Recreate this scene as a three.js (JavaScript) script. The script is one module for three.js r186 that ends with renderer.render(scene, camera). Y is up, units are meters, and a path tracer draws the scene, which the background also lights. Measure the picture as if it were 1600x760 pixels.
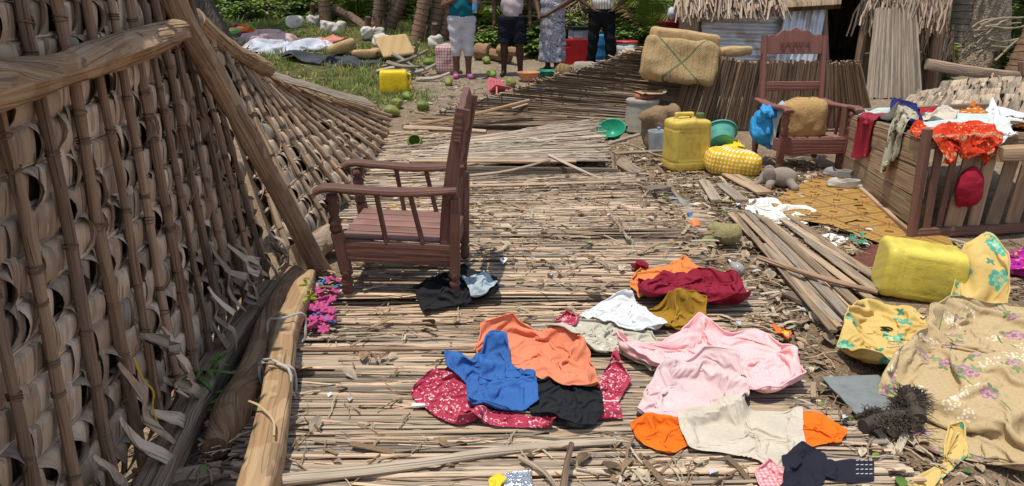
import * as THREE from 'three';
import { mergeGeometries } from 'three/addons/utils/BufferGeometryUtils.js';

// ---------------------------------------------------------------- camera, sky, sun, exposure
const scene = new THREE.Scene();
const PITCH = 17.9 * Math.PI / 180, FPX = 1209, EYE = 1.4;
const camera = new THREE.PerspectiveCamera(34.9, 1024 / 486, 0.05, 400);
camera.position.set(0, EYE, 0);
camera.rotation.set(-PITCH, 0, 0);
const renderer = new THREE.WebGLRenderer({ antialias: true });
renderer.toneMapping = THREE.LinearToneMapping;
renderer.toneMappingExposure = 0.97;
renderer.shadowMap.enabled = true;
const SUN = new THREE.Vector3(-0.17, 0.97, 0.12).normalize();
const SKY_LIGHT = 0.58;   // sky radiance overhead; the texture itself is computed once the noise functions exist
const sun = new THREE.DirectionalLight(new THREE.Color(1, 0.93, 0.81), 4.2);
sun.position.copy(SUN).multiplyScalar(40).add(new THREE.Vector3(0, 0, -8)); sun.target.position.set(0, 0, -8);
sun.castShadow = true; sun.shadow.mapSize.set(4096, 4096);
Object.assign(sun.shadow.camera, { left: -14, right: 14, top: 14, bottom: -14, near: 1, far: 90 });
scene.add(sun, sun.target);

// ---------------------------------------------------------------- numbers
function rng(seed) { let s = seed >>> 0; return () => { s = (s + 0x6d2b79f5) | 0; let t = Math.imul(s ^ (s >>> 15), 1 | s); t = (t + Math.imul(t ^ (t >>> 7), 61 | t)) ^ t; return ((t ^ (t >>> 14)) >>> 0) / 4294967296; }; }
const R = rng(7);
const rr = (a, b) => a + (b - a) * R();
const pick = (a) => a[Math.floor(R() * a.length)];
const clamp = (x, a, b) => Math.max(a, Math.min(b, x));
const lerp = (a, b, t) => a + (b - a) * t;
const sstep = (a, b, x) => { const t = clamp((x - a) / (b - a), 0, 1); return t * t * (3 - 2 * t); };
const hash = (x, y, s) => { let h = Math.imul(x | 0, 374761393) ^ Math.imul(y | 0, 668265263) ^ Math.imul(s | 0, 1442695041); h = Math.imul(h ^ (h >>> 13), 1274126177); h ^= h >>> 16; return (h >>> 0) / 4294967296; };
function vn(x, y, s = 0, px = 0, py = 0) {   // value noise 0..1, with period px, py when given
  const xi = Math.floor(x), yi = Math.floor(y); let fx = x - xi, fy = y - yi; fx = fx * fx * (3 - 2 * fx); fy = fy * fy * (3 - 2 * fy);
  const m = (v, p) => p ? ((v % p) + p) % p : v;
  const a = hash(m(xi, px), m(yi, py), s), b = hash(m(xi + 1, px), m(yi, py), s), c = hash(m(xi, px), m(yi + 1, py), s), d = hash(m(xi + 1, px), m(yi + 1, py), s);
  return lerp(lerp(a, b, fx), lerp(c, d, fx), fy);
}
const fbm = (x, y, s = 0, n = 4) => { let v = 0, a = 0.5, f = 1; for (let i = 0; i < n; i++) { v += a * vn(x * f, y * f, s + i); f *= 2.03; a *= 0.5; } return v / (1 - Math.pow(0.5, n)); };
const V = (x, y, z) => new THREE.Vector3(x, y, z);

{ // hazy tropical noon sky with scattered cumulus
  const w = 512, h = 256, d = new Float32Array(w * h * 4);
  for (let j = 0; j < h; j++) for (let i = 0; i < w; i++) {
    const el = ((j + 0.5) / h - 0.5) * Math.PI, az = (i + 0.5) / w * Math.PI * 2, y = Math.sin(el), e = Math.max(y, 0), r = 1 / (0.25 + e), x = Math.cos(el) * Math.cos(az) * r * 2.2, z = Math.cos(el) * Math.sin(az) * r * 2.2;
    const haze = Math.pow(1 - e, 3), c = sstep(0.52, 0.72, fbm(x + 9, z + 4, 91, 5)) * sstep(0.02, 0.2, e), k = (i + j * w) * 4;
    const base = [lerp(0.62, 1.25, haze), lerp(0.86, 1.28, haze), lerp(1.3, 1.34, haze)], cl = [1.75, 1.72, 1.68];
    for (let q = 0; q < 3; q++) d[k + q] = SKY_LIGHT * lerp(base[q], cl[q], 0.85 * c); d[k + 3] = 1;
  }
  const t = new THREE.DataTexture(d, w, h, THREE.RGBAFormat, THREE.FloatType); t.mapping = THREE.EquirectangularReflectionMapping; t.magFilter = THREE.LinearFilter; t.needsUpdate = true; scene.background = t; scene.environment = t;
}
// ---------------------------------------------------------------- from photo pixels to places (a direction; the distance comes from what is touched)
function terr(x, z) {
  const d = -z; if (d < 7) return 0; let h = 0;
  if (d > 7.5) { const t = d - 7.5; h = t < 1.2 ? 0.031 * t * t : 0.0446 + 0.075 * (t - 1.2); if (d > 11) h += 0.06 * sstep(11, 13, d) * (Math.min(d, 15.5) - 11); if (d > 15.5) h = 0.0446 + 0.075 * 6.8 + 0.06 * 4.5 + 0.012 * (d - 15.5); }
  h += (fbm(x * 0.7, z * 0.7, 3, 3) - 0.5) * 0.05 * sstep(7, 11, d);
  return h;
}
const CP = Math.cos(PITCH), SP = Math.sin(PITCH);
function ray(px, py) { const a = (px - 800) / FPX, b = (380 - py) / FPX; return V(a, b * CP - SP, -b * SP - CP); }
function G(px, py, h = 0) {   // the point on the ground (plus h) that this pixel shows
  const r = ray(px, py); let t = 0.5;
  for (; t < 80; t += 0.05) if (EYE + r.y * t < terr(r.x * t, r.z * t) + h) break;
  for (let k = 0, st = 0.05; k < 12; k++) { st /= 2; t += EYE + r.y * t < terr(r.x * t, r.z * t) + h ? -st : st; }
  return V(r.x * t, EYE + r.y * t, r.z * t);
}
function Z(px, py, d) { const r = ray(px, py), t = -d / r.z; return V(r.x * t, EYE + r.y * t, -d); }   // the point of this pixel at distance d

// ---------------------------------------------------------------- scene graph
const taken = {};
function numbered(n) { const k = taken[n] = (taken[n] ?? -1) + 1; return k ? n + '_' + String(k).padStart(3, '0') : n; }
function shadow(o) { o.castShadow = true; o.receiveShadow = true; return o; }
function thing(name, label, category, group, kind) {
  const o = new THREE.Group(); o.name = numbered(name); o.userData = kind ? { label, kind } : { label, category }; if (group) o.userData.group = group; scene.add(o); return o;
}
function solo(name, label, category, geo, m, group, kind) {
  const o = shadow(new THREE.Mesh(geo, m)); o.name = numbered(name); o.userData = { label }; if (category) o.userData.category = category; if (group) o.userData.group = group; if (kind) o.userData.kind = kind; scene.add(o); return o;
}
function part(parent, name, geo, m, label) { const o = shadow(new THREE.Mesh(geo, m)); o.name = name; if (label) o.userData.label = label; parent.add(o); return o; }
function place(o, p, ry = 0, rx = 0, rz = 0) { o.position.copy(p); o.rotation.set(rx, ry, rz, 'YXZ'); return o; }

// ---------------------------------------------------------------- textures
const lin2s = (c) => 255 * (c <= 0.0031308 ? c * 12.92 : 1.055 * Math.pow(c, 1 / 2.4) - 0.055);
function dtex(w, h, f, srgb = true) {   // f(x, y) gives a linear [r, g, b] or a number
  const d = new Uint8Array(w * h * 4);
  for (let y = 0; y < h; y++) for (let x = 0; x < w; x++) {
    const c = f(x / w, y / h), i = (y * w + x) * 4;
    for (let k = 0; k < 3; k++) { const v = typeof c === 'number' ? c : c[k]; d[i + k] = clamp(srgb ? lin2s(clamp(v, 0, 1)) : v * 255, 0, 255); }
    d[i + 3] = 255;
  }
  const t = new THREE.DataTexture(d, w, h); t.wrapS = t.wrapT = THREE.RepeatWrapping; t.magFilter = THREE.LinearFilter; t.minFilter = THREE.LinearMipmapLinearFilter; t.generateMipmaps = true;
  if (srgb) t.colorSpace = THREE.SRGBColorSpace; t.needsUpdate = true; return t;
}
function ctex(w, h, draw) {
  const c = document.createElement('canvas'); c.width = w; c.height = h; const g = c.getContext('2d'); draw(g, w, h);
  const t = new THREE.CanvasTexture(c); t.wrapS = t.wrapT = THREE.RepeatWrapping; t.colorSpace = THREE.SRGBColorSpace; return t;
}
const rep = (t, u, v) => { const c = t.clone(); c.repeat.set(u, v); c.needsUpdate = true; return c; };   // uv are metres: u, v = tiles per metre
const mix3 = (a, b, t) => [lerp(a[0], b[0], t), lerp(a[1], b[1], t), lerp(a[2], b[2], t)];
// streaks along v: split fibres, cracks, stains. Values round 1 so that material colours carry the tone.
const streak = dtex(256, 512, (u, v) => {
  const a = vn(u * 60, v * 4, 1, 60, 4), b = vn(u * 128, v * 8, 2, 128, 8), c = vn(u * 10, v * 3, 3, 10, 3), e = vn(u * 24, v * 16, 5, 24, 16);
  const crack = vn(u * 40, v * 3, 4, 40, 3) > 0.83 ? 0.55 : 1, st = 0.72 + 0.28 * sstep(0.2, 0.62, e * 0.5 + c * 0.5);
  const k = (0.55 + 0.3 * a + 0.25 * b + 0.25 * c) * crack * st; return [k, k * (0.97 + 0.05 * c), k * (0.92 + 0.1 * b)];
});
const streakB = dtex(256, 512, (u, v) => 0.5 * vn(u * 60, v * 4, 1, 60, 4) + 0.3 * vn(u * 128, v * 8, 2, 128, 8) + (vn(u * 40, v * 3, 4, 40, 3) > 0.83 ? -0.3 : 0.15), false);
// sawn wood: long wandering grain and knots
const woodF = (u, v) => { const w = 0.35 * vn(u * 4, v * 3, 11, 4, 3) + 0.1 * vn(u * 10, v * 6, 12, 10, 6); const g = Math.abs(((u + w * 0.5) * 14) % 1 - 0.5) * 2; return 0.6 * g + 0.4 * vn(u * 90, v * 6, 13, 90, 6); };
const wood = dtex(256, 512, (u, v) => { const g = woodF(u, v), k = 0.74 + 0.34 * g * (0.6 + 0.4 * vn(u * 6, v * 5, 14, 6, 5)) - 0.2 * sstep(0.66, 0.9, vn(u * 7, v * 12, 15, 7, 12)), s = vn(u * 5, v * 7, 16, 5, 7); return [k * (0.94 + 0.1 * s), k * 0.96, k * (0.88 + 0.12 * s)]; });
const woodB = dtex(256, 512, woodF, false);
// mottled stain, isotropic
const mott = dtex(256, 256, (u, v) => { const a = 0.5 * vn(u * 6, v * 6, 21, 6, 6) + 0.3 * vn(u * 17, v * 17, 22, 17, 17) + 0.2 * vn(u * 60, v * 60, 23, 60, 60); const k = 0.66 + 0.62 * a; return [k, k * 0.99, k * 0.96]; });
const mottB = dtex(256, 256, (u, v) => 0.4 * vn(u * 6, v * 6, 21, 6, 6) + 0.3 * vn(u * 17, v * 17, 22, 17, 17) + 0.3 * vn(u * 70, v * 70, 23, 70, 70), false);
// woven cloth: threads and faint soiling; crumpled fine creases in the bump
const weave = dtex(256, 256, (u, v) => { const t = 0.5 + 0.25 * Math.sin(u * 402) + 0.25 * Math.sin(v * 402), k = 0.86 + 0.1 * t + 0.16 * (vn(u * 5, v * 5, 31, 5, 5) - 0.5) + 0.1 * (vn(u * 40, v * 40, 32, 40, 40) - 0.5); return [k, k, k * 0.99]; });
const weaveB = dtex(512, 512, (u, v) => {
  let r = 0; for (let i = 0; i < 3; i++) { const f = [5, 11, 23][i]; r += (1 - Math.abs(vn(u * f + 0.6 * vn(u * f, v * f, 44, f, f), v * f, 41 + i, f, f) * 2 - 1) ** 0.8) * [0.5, 0.3, 0.16][i]; }
  return clamp(r * 0.95 + 0.05 * Math.sin(u * 900) * Math.sin(v * 900), 0, 1);
}, false);
const palmRing = (u, v) => { const n = 12, y = v * n + 0.25 * vn(u * 4, v * 12, 51, 4, 12), f = y - Math.floor(y); return sstep(0, 0.16, f) * (1 - 0.35 * f) * (0.75 + 0.25 * vn(u * 30, v * 60, 52, 30, 60)); };
const palmT = dtex(128, 512, (u, v) => { const k = 0.42 + 0.6 * palmRing(u, v) * (0.6 + 0.5 * vn(u * 5, v * 9, 53, 5, 9)); return [k, k * 0.97, k * 0.93]; });
const palmB = dtex(128, 512, palmRing, false);

function mat(o) {   // o.c: linear base colour
  const m = new THREE.MeshPhysicalMaterial({ roughness: o.r ?? 0.85, metalness: o.m ?? 0, side: THREE.DoubleSide });
  m.color.setRGB(...(o.c ?? [0.8, 0.8, 0.8])); m.specularIntensity = o.spec ?? 0.5;
  if (o.map) m.map = o.rep ? rep(o.map, ...o.rep) : o.map;
  if (o.bump) { m.bumpMap = o.rep ? rep(o.bump, ...(o.brep ?? o.rep)) : o.bump; m.bumpScale = o.bs ?? 0.003; }
  if (o.vc) m.vertexColors = true;
  if (o.sheen) { m.sheen = o.sheen; m.sheenRoughness = 0.6; m.sheenColor.setRGB(...o.c); }
  if (o.tr) { m.transmission = o.tr; m.thickness = o.th ?? 0; if (o.ior) m.ior = o.ior; }
  if (o.coat) { m.clearcoat = o.coat; m.clearcoatRoughness = o.coatR ?? 0.2; }
  return m;
}
const tones = (n, c, spread, hue, base) => Array.from({ length: n }, (_, i) => { const k = 1 + spread * ((i / Math.max(1, n - 1)) * 2 - 1), w = (hash(i, n, 77) - 0.5) * hue; return mat({ ...base, c: [c[0] * k * (1 + w), c[1] * k, c[2] * k * (1 - w)] }); });

// ---------------------------------------------------------------- geometry builders (uv in metres, v along the length)
function geoFrom(pos, uv, idx, col) {
  const g = new THREE.BufferGeometry(); g.setAttribute('position', new THREE.Float32BufferAttribute(pos, 3)); g.setAttribute('uv', new THREE.Float32BufferAttribute(uv, 2));
  if (col) g.setAttribute('color', new THREE.Float32BufferAttribute(col, 3)); g.setIndex(idx); g.computeVertexNormals(); return g;
}
const spline = (pts, n) => new THREE.CatmullRomCurve3(pts, false, 'centripetal').getPoints(n);
// sweep of a closed profile prof(t, k) -> [a, b] (metres, in the local frame) along points
function sweep(pts, nk, prof, { up = V(0, 1, 0), uoff = 0, voff = 0, cap = true, seam = true } = {}) {
  const n = pts.length, pos = [], uv = [], idx = []; let len = voff;
  for (let i = 0; i < n; i++) {
    const d = pts[Math.min(n - 1, i + 1)].clone().sub(pts[Math.max(0, i - 1)]).normalize();
    let s = d.clone().cross(up); if (s.lengthSq() < 1e-4) s = d.clone().cross(V(0.3, 0.2, 1)); s.normalize(); const w = s.clone().cross(d).normalize();
    if (i) len += pts[i].distanceTo(pts[i - 1]);
    let per = uoff, last = null;
    for (let k = 0; k <= nk; k++) {
      const [a, b] = prof(i / (n - 1), k % nk); if (last) per += Math.hypot(a - last[0], b - last[1]); last = [a, b];
      pos.push(pts[i].x + s.x * a + w.x * b, pts[i].y + s.y * a + w.y * b, pts[i].z + s.z * a + w.z * b); uv.push(per, len);
    }
  }
  const q = nk + 1;
  for (let i = 0; i < n - 1; i++) for (let k = 0; k < nk; k++) { const a = i * q + k; idx.push(a, a + 1, a + q, a + 1, a + q + 1, a + q); }
  if (cap) for (const e of [0, n - 1]) {
    const b = pos.length / 3; let cx = 0, cy = 0, cz = 0; for (let k = 0; k < nk; k++) { cx += pos[(e * q + k) * 3]; cy += pos[(e * q + k) * 3 + 1]; cz += pos[(e * q + k) * 3 + 2]; }
    pos.push(cx / nk, cy / nk, cz / nk); uv.push(0.01 + uoff, len * (e ? 1 : 0));
    for (let k = 0; k < nk; k++) { const p = (e * q + k) * 3; pos.push(pos[p], pos[p + 1], pos[p + 2]); const an = k / nk * 6.283; uv.push(0.01 + uoff + 0.02 * Math.cos(an), 0.02 * Math.sin(an) + len * (e ? 1 : 0)); }
    for (let k = 0; k < nk; k++) e ? idx.push(b, b + 1 + k, b + 1 + (k + 1) % nk) : idx.push(b, b + 1 + (k + 1) % nk, b + 1 + k);
  }
  return geoFrom(pos, uv, idx);
}
// round stick: rad(t) radius, lump = surface unevenness
function stick(pts, rad, sides = 8, { lump = 0.08, flat = 1, seed = 0, segs = 0 } = {}) {
  const P = segs ? spline(pts, segs) : pts, dir = P[P.length - 1].clone().sub(P[0]).normalize(), up = Math.abs(dir.y) > 0.75 ? V(1, 0, 0.3) : V(0, 1, 0); const rf = typeof rad === 'function' ? rad : () => rad;
  return sweep(P, sides, (t, k) => { const a = -k / sides * Math.PI * 2, q = rf(t) * (1 + lump * (2 * vn(t * 9 + seed * 3.1, k * 0.9, seed) - 1)); return [Math.cos(a) * q, Math.sin(a) * q * flat]; }, { up, uoff: seed * 0.137 % 1, voff: seed * 0.37 % 1 });
}
// board along the points: width w (sideways), thickness h, edges chamfered and worn
function board(pts, w, h, { ch = 0.004, worn = 0.003, seed = 0, up, segs = 0, taper = 0 } = {}) {
  const P = segs ? spline(pts, segs) : (pts.length === 2 ? spline([pts[0], pts[0].clone().lerp(pts[1], 0.5), pts[1]], 8) : pts);
  const a = w / 2, b = h / 2, c = Math.min(ch, a * 0.6, b * 0.6);
  const pr = [[-a, -b + c], [-a, b - c], [-a + c, b], [a - c, b], [a, b - c], [a, -b + c], [a - c, -b], [-a + c, -b]];
  return sweep(P, 8, (t, k) => { const e = worn * (2 * vn(t * 14 + seed * 5.3, k * 1.7, seed + 9) - 1), f = 1 - taper * t; return [pr[k][0] * f + e, pr[k][1] * f + e * 0.6]; }, { up, uoff: seed * 0.173 % 1, voff: seed * 0.41 % 1 });
}
const box = (w, h, d, seed = 0, ch = 0.004) => board([V(-d / 2, 0, 0), V(0, 0, 0), V(d / 2, 0, 0)], w, h, { ch, worn: 0.0015, seed });   // length d along x, width w along z, height h
function lathe(prof, n = 28) { const g = new THREE.LatheGeometry(prof.map(([r, y]) => new THREE.Vector2(Math.max(r, 1e-4), y)), n); const u = g.attributes.uv, p = g.attributes.position; for (let i = 0; i < u.count; i++) u.setXY(i, u.getX(i) * 0.8, p.getY(i)); return g; }
const merge = (gs) => mergeGeometries(gs.map((g) => { const c = g.index ? g.toNonIndexed() : g; for (const k of Object.keys(c.attributes)) if (!['position', 'normal', 'uv'].includes(k)) c.deleteAttribute(k); return c; }));
function xf(g, p, ry = 0, rx = 0, rz = 0, s = 1) { const m = new THREE.Matrix4().compose(p, new THREE.Quaternion().setFromEuler(new THREE.Euler(rx, ry, rz, 'YXZ')), typeof s === 'number' ? V(s, s, s) : s); g.applyMatrix4(m); return g; }

// smooth bodies: mesh of a distance field by surface nets
const smin = (a, b, k) => { const h = Math.max(k - Math.abs(a - b), 0) / k; return Math.min(a, b) - h * h * k * 0.25; };
function capsule(p, a, b, ra, rb) { const bax = b[0] - a[0], bay = b[1] - a[1], baz = b[2] - a[2], pax = p[0] - a[0], pay = p[1] - a[1], paz = p[2] - a[2]; const h = clamp((pax * bax + pay * bay + paz * baz) / (bax * bax + bay * bay + baz * baz + 1e-9), 0, 1); return Math.hypot(pax - bax * h, pay - bay * h, paz - baz * h) - lerp(ra, rb, h); }
function ellip(p, c, r) { const x = (p[0] - c[0]) / r[0], y = (p[1] - c[1]) / r[1], z = (p[2] - c[2]) / r[2], k0 = Math.hypot(x, y, z), k1 = Math.hypot(x / r[0], y / r[1], z / r[2]); return k0 < 1e-6 ? -Math.min(...r) : k0 * (k0 - 1) / k1; }
function nets(f, lo, hi, cell) {
  const n = [0, 1, 2].map((k) => Math.ceil((hi[k] - lo[k]) / cell) + 2), N = n[0] * n[1] * n[2], F = new Float32Array(N), id = new Int32Array(N).fill(-1), pos = [], uv = [], idx = [];
  const at = (i, j, k) => i + n[0] * (j + n[1] * k); const p = [0, 0, 0];
  const far = cell * 4 * 0.87 * 1.7 + 0.012;   // blocks well away from the surface are not sampled point by point
  for (let K = 0; K < n[2]; K += 4) for (let Jb = 0; Jb < n[1]; Jb += 4) for (let I = 0; I < n[0]; I += 4) {
    p[0] = lo[0] + (I + 1) * cell; p[1] = lo[1] + (Jb + 1) * cell; p[2] = lo[2] + (K + 1) * cell; const c = f(p), skip = Math.abs(c) > far;
    for (let k = K; k < Math.min(n[2], K + 4); k++) for (let j = Jb; j < Math.min(n[1], Jb + 4); j++) for (let i = I; i < Math.min(n[0], I + 4); i++) { if (skip) { F[at(i, j, k)] = c; continue; } p[0] = lo[0] + (i - 0.5) * cell; p[1] = lo[1] + (j - 0.5) * cell; p[2] = lo[2] + (k - 0.5) * cell; F[at(i, j, k)] = f(p); }
  }
  for (let k = 0; k < n[2] - 1; k++) for (let j = 0; j < n[1] - 1; j++) for (let i = 0; i < n[0] - 1; i++) {
    let c = 0, x = 0, y = 0, z = 0, m = 0; const v = []; for (let q = 0; q < 8; q++) { v[q] = F[at(i + (q & 1), j + (q >> 1 & 1), k + (q >> 2))]; if (v[q] < 0) m |= 1 << q; }
    if (m === 0 || m === 255) continue;
    for (const [a, b] of [[0, 1], [2, 3], [4, 5], [6, 7], [0, 2], [1, 3], [4, 6], [5, 7], [0, 4], [1, 5], [2, 6], [3, 7]]) if ((v[a] < 0) !== (v[b] < 0)) { const t = v[a] / (v[a] - v[b]); x += (a & 1) + t * ((b & 1) - (a & 1)); y += (a >> 1 & 1) + t * ((b >> 1 & 1) - (a >> 1 & 1)); z += (a >> 2) + t * ((b >> 2) - (a >> 2)); c++; }
    id[at(i, j, k)] = pos.length / 3; const X = lo[0] + (i - 0.5 + x / c) * cell, Y = lo[1] + (j - 0.5 + y / c) * cell, W = lo[2] + (k - 0.5 + z / c) * cell; pos.push(X, Y, W); uv.push(X + 0.5 * W, Y);
  }
  for (let k = 1; k < n[2] - 1; k++) for (let j = 1; j < n[1] - 1; j++) for (let i = 1; i < n[0] - 1; i++) {
    const s = F[at(i, j, k)] < 0;
    const quad = (a, b, c, d, fl) => { if (a < 0 || b < 0 || c < 0 || d < 0) return; fl ? idx.push(a, b, c, a, c, d) : idx.push(a, c, b, a, d, c); };
    if (s !== F[at(i + 1, j, k)] < 0) quad(id[at(i, j - 1, k - 1)], id[at(i, j, k - 1)], id[at(i, j, k)], id[at(i, j - 1, k)], s);
    if (s !== F[at(i, j + 1, k)] < 0) quad(id[at(i - 1, j, k - 1)], id[at(i - 1, j, k)], id[at(i, j, k)], id[at(i, j, k - 1)], s);
    if (s !== F[at(i, j, k + 1)] < 0) quad(id[at(i - 1, j - 1, k)], id[at(i, j - 1, k)], id[at(i, j, k)], id[at(i - 1, j, k)], s);
  }
  return geoFrom(pos, uv, idx);
}
// ---------------------------------------------------------------- cloth: a small simulation lets fabric fall, buckle and drape over what lies under it
const HM = { x0: -2.2, z0: -9.5, n: 520, m: 540, s: 0.015 };
HM.d = new Float32Array(HM.n * HM.m);
const hmAt = (x, z) => { const i = Math.round((x - HM.x0) / HM.s), j = Math.round((z - HM.z0) / HM.s); return i < 0 || j < 0 || i >= HM.n || j >= HM.m ? terr(x, z) : Math.max(HM.d[j * HM.n + i], terr(x, z)); };
function hmFill(poly, h) {   // h: number or function(x, z); raises the height map inside a polygon of [x, z]
  let a = 1e9, b = -1e9, c = 1e9, d = -1e9; for (const [x, z] of poly) { a = Math.min(a, x); b = Math.max(b, x); c = Math.min(c, z); d = Math.max(d, z); }
  for (let z = c; z <= d; z += HM.s) for (let x = a; x <= b; x += HM.s) if (inside(poly, x, z)) { const i = Math.round((x - HM.x0) / HM.s), j = Math.round((z - HM.z0) / HM.s); if (i >= 0 && j >= 0 && i < HM.n && j < HM.m) { const k = j * HM.n + i; HM.d[k] = Math.max(HM.d[k], typeof h === 'number' ? h : h(x, z)); } }
}
function inside(poly, x, z) { let c = false; for (let i = 0, j = poly.length - 1; i < poly.length; j = i++) { const [a, b] = poly[i], [d, e] = poly[j]; if (b > z !== e > z && x < (d - a) * (z - b) / (e - b) + a) c = !c; } return c; }
function hmSplat(P, n, m) { for (let j = 0; j < m - 1; j++) for (let i = 0; i < n - 1; i++) for (let q = 0; q < 9; q++) { const u = (q % 3) / 3, v = Math.floor(q / 3) / 3, a = (j * n + i) * 3, b = a + 3, c = a + n * 3, d = c + 3; const g = (k) => lerp(lerp(P[a + k], P[b + k], u), lerp(P[c + k], P[d + k], u), v); const x = Math.round((g(0) - HM.x0) / HM.s), z = Math.round((g(2) - HM.z0) / HM.s); if (x >= 0 && z >= 0 && x < HM.n && z < HM.m) { const k = z * HM.n + x; HM.d[k] = Math.max(HM.d[k], g(1)); } } }
// colliders change p in place and return true on contact
const onGround = (p) => { const h = hmAt(p[0], p[2]) + 0.01; if (p[1] < h) { p[1] = Math.min(h, p[1] + 0.03); return true; } return false; };
function onBox(inv, fwd, sx, sy, sz) {   // a box of half sizes, in the frame of a matrix
  const q = V(0, 0, 0);
  return (p) => { q.set(p[0], p[1], p[2]).applyMatrix4(inv); const dx = sx - Math.abs(q.x), dy = sy - Math.abs(q.y), dz = sz - Math.abs(q.z); if (dx < 0 || dy < 0 || dz < 0) return false; if (dy <= dx * 1.2 && dy <= dz * 1.2 && q.y > 0) q.y = sy; else if (dx < dz) q.x = Math.sign(q.x) * sx; else q.z = Math.sign(q.z) * sz; q.applyMatrix4(fwd); p[0] = q.x; p[1] = q.y; p[2] = q.z; return true; };
}
function boxCol(obj, cx, cy, cz, w, h, d, pad = 0.006) { obj.updateMatrixWorld(true); const f = obj.matrixWorld.clone().multiply(new THREE.Matrix4().makeTranslation(cx, cy, cz)); return onBox(f.clone().invert(), f, w / 2 + pad, h / 2 + pad, d / 2 + pad); }
function clothSim({ n, m, p0, rest, steps = 110, cols = [onGround], pin, pull = 0, iters = 7, bend = 0.25, grav = 0.0022, fric = 0.8, up = 2, splat = true, grow }) {
  const N = n * m, P = new Float64Array(N * 3), Q = new Float64Array(N * 3), O = new Float64Array(N * 3), U = new Float64Array(N * 2), W = new Float32Array(N).fill(1);
  for (let j = 0; j < m; j++) for (let i = 0; i < n; i++) { const k = j * n + i; P.set(p0(i / (n - 1), j / (m - 1)), k * 3); U.set(rest(i / (n - 1), j / (m - 1)), k * 2); if (pin && pin(i / (n - 1), j / (m - 1))) W[k] = 0; }
  Q.set(P); O.set(P); const GR = new Float32Array(N).fill(1); if (grow) for (let k = 0; k < N; k++) GR[k] = grow((k % n) / (n - 1), Math.floor(k / n) / (m - 1));
  const C = [], L = [], S = [];
  const add = (a, b, s) => { C.push(a, b); L.push(Math.hypot(U[a * 2] - U[b * 2], U[a * 2 + 1] - U[b * 2 + 1]) * (GR[a] + GR[b]) / 2); S.push(s); };
  for (let j = 0; j < m; j++) for (let i = 0; i < n; i++) { const k = j * n + i; if (i + 1 < n) add(k, k + 1, 1); if (j + 1 < m) add(k, k + n, 1); if (i + 1 < n && j + 1 < m) { add(k, k + n + 1, 0.6); add(k + 1, k + n, 0.6); } if (i + 2 < n) add(k, k + 2, bend); if (j + 2 < m) add(k, k + 2 * n, bend); }
  const p = [0, 0, 0];
  for (let s = 0; s < steps; s++) {
    for (let k = 0; k < N; k++) if (W[k]) for (let c = 0; c < 3; c++) { const e = k * 3 + c, v = clamp((P[e] - Q[e]) * 0.965, -0.03, 0.03); Q[e] = P[e]; P[e] += v - (c === 1 ? grav : 0); }
    for (let it = 0; it < iters; it++) {
      for (let q = 0; q < L.length; q++) {
        const a = C[q * 2] * 3, b = C[q * 2 + 1] * 3, wa = W[C[q * 2]], wb = W[C[q * 2 + 1]]; if (wa + wb === 0) continue;
        const dx = P[b] - P[a], dy = P[b + 1] - P[a + 1], dz = P[b + 2] - P[a + 2], d = Math.sqrt(dx * dx + dy * dy + dz * dz) + 1e-9, f = S[q] * (d - L[q]) / d / (wa + wb);
        P[a] += dx * f * wa; P[a + 1] += dy * f * wa; P[a + 2] += dz * f * wa; P[b] -= dx * f * wb; P[b + 1] -= dy * f * wb; P[b + 2] -= dz * f * wb;
      }
      if (it % 2 === 0 || it === iters - 1) for (let k = 0; k < N; k++) if (W[k]) { const e = k * 3; p[0] = P[e]; p[1] = P[e + 1]; p[2] = P[e + 2]; let hit = false; for (const c of cols) hit = c(p) || hit; if (hit) { P[e] = p[0]; P[e + 1] = p[1]; P[e + 2] = p[2]; for (let c = 0; c < 3; c++) Q[e + c] = lerp(Q[e + c], P[e + c], fric); } }
    }
    if (pull) for (let k = 0; k < N; k++) { const i = k % n, j = (k - i) / n; if (i && j && i < n - 1 && j < m - 1) continue; const e = k * 3; P[e] += (O[e] - P[e]) * pull; P[e + 2] += (O[e + 2] - P[e + 2]) * pull; }
  }
  if (splat) hmSplat(P, n, m);
  // finer mesh through cubic interpolation
  const nn = (n - 1) * up + 1, mm = (m - 1) * up + 1, pos = [], uv = [], idx = [];
  const cr = (a, b, c, d, t) => b + 0.5 * t * (c - a + t * (2 * a - 5 * b + 4 * c - d + t * (3 * (b - c) + d - a)));
  const at = (i, j, c) => P[(clamp(j, 0, m - 1) * n + clamp(i, 0, n - 1)) * 3 + c];
  for (let j = 0; j < mm; j++) for (let i = 0; i < nn; i++) {
    const fi = i / up, fj = j / up, i0 = Math.min(Math.floor(fi), n - 2), j0 = Math.min(Math.floor(fj), m - 2), a = fi - i0, b = fj - j0;
    for (let c = 0; c < 3; c++) { const r = []; for (let q = -1; q < 3; q++) r.push(cr(at(i0 - 1, j0 + q, c), at(i0, j0 + q, c), at(i0 + 1, j0 + q, c), at(i0 + 2, j0 + q, c), a)); pos.push(cr(r[0], r[1], r[2], r[3], b)); }
    const k = j0 * n + i0; for (let c = 0; c < 2; c++) uv.push(lerp(lerp(U[k * 2 + c], U[(k + 1) * 2 + c], a), lerp(U[(k + n) * 2 + c], U[(k + n + 1) * 2 + c], a), b));
  }
  for (let j = 0; j < mm - 1; j++) for (let i = 0; i < nn - 1; i++) { const a = j * nn + i; idx.push(a, a + nn, a + 1, a + 1, a + nn, a + nn + 1); }
  const geo = geoFrom(pos, uv, idx); geo.userData.n = nn; return geo;
}
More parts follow.
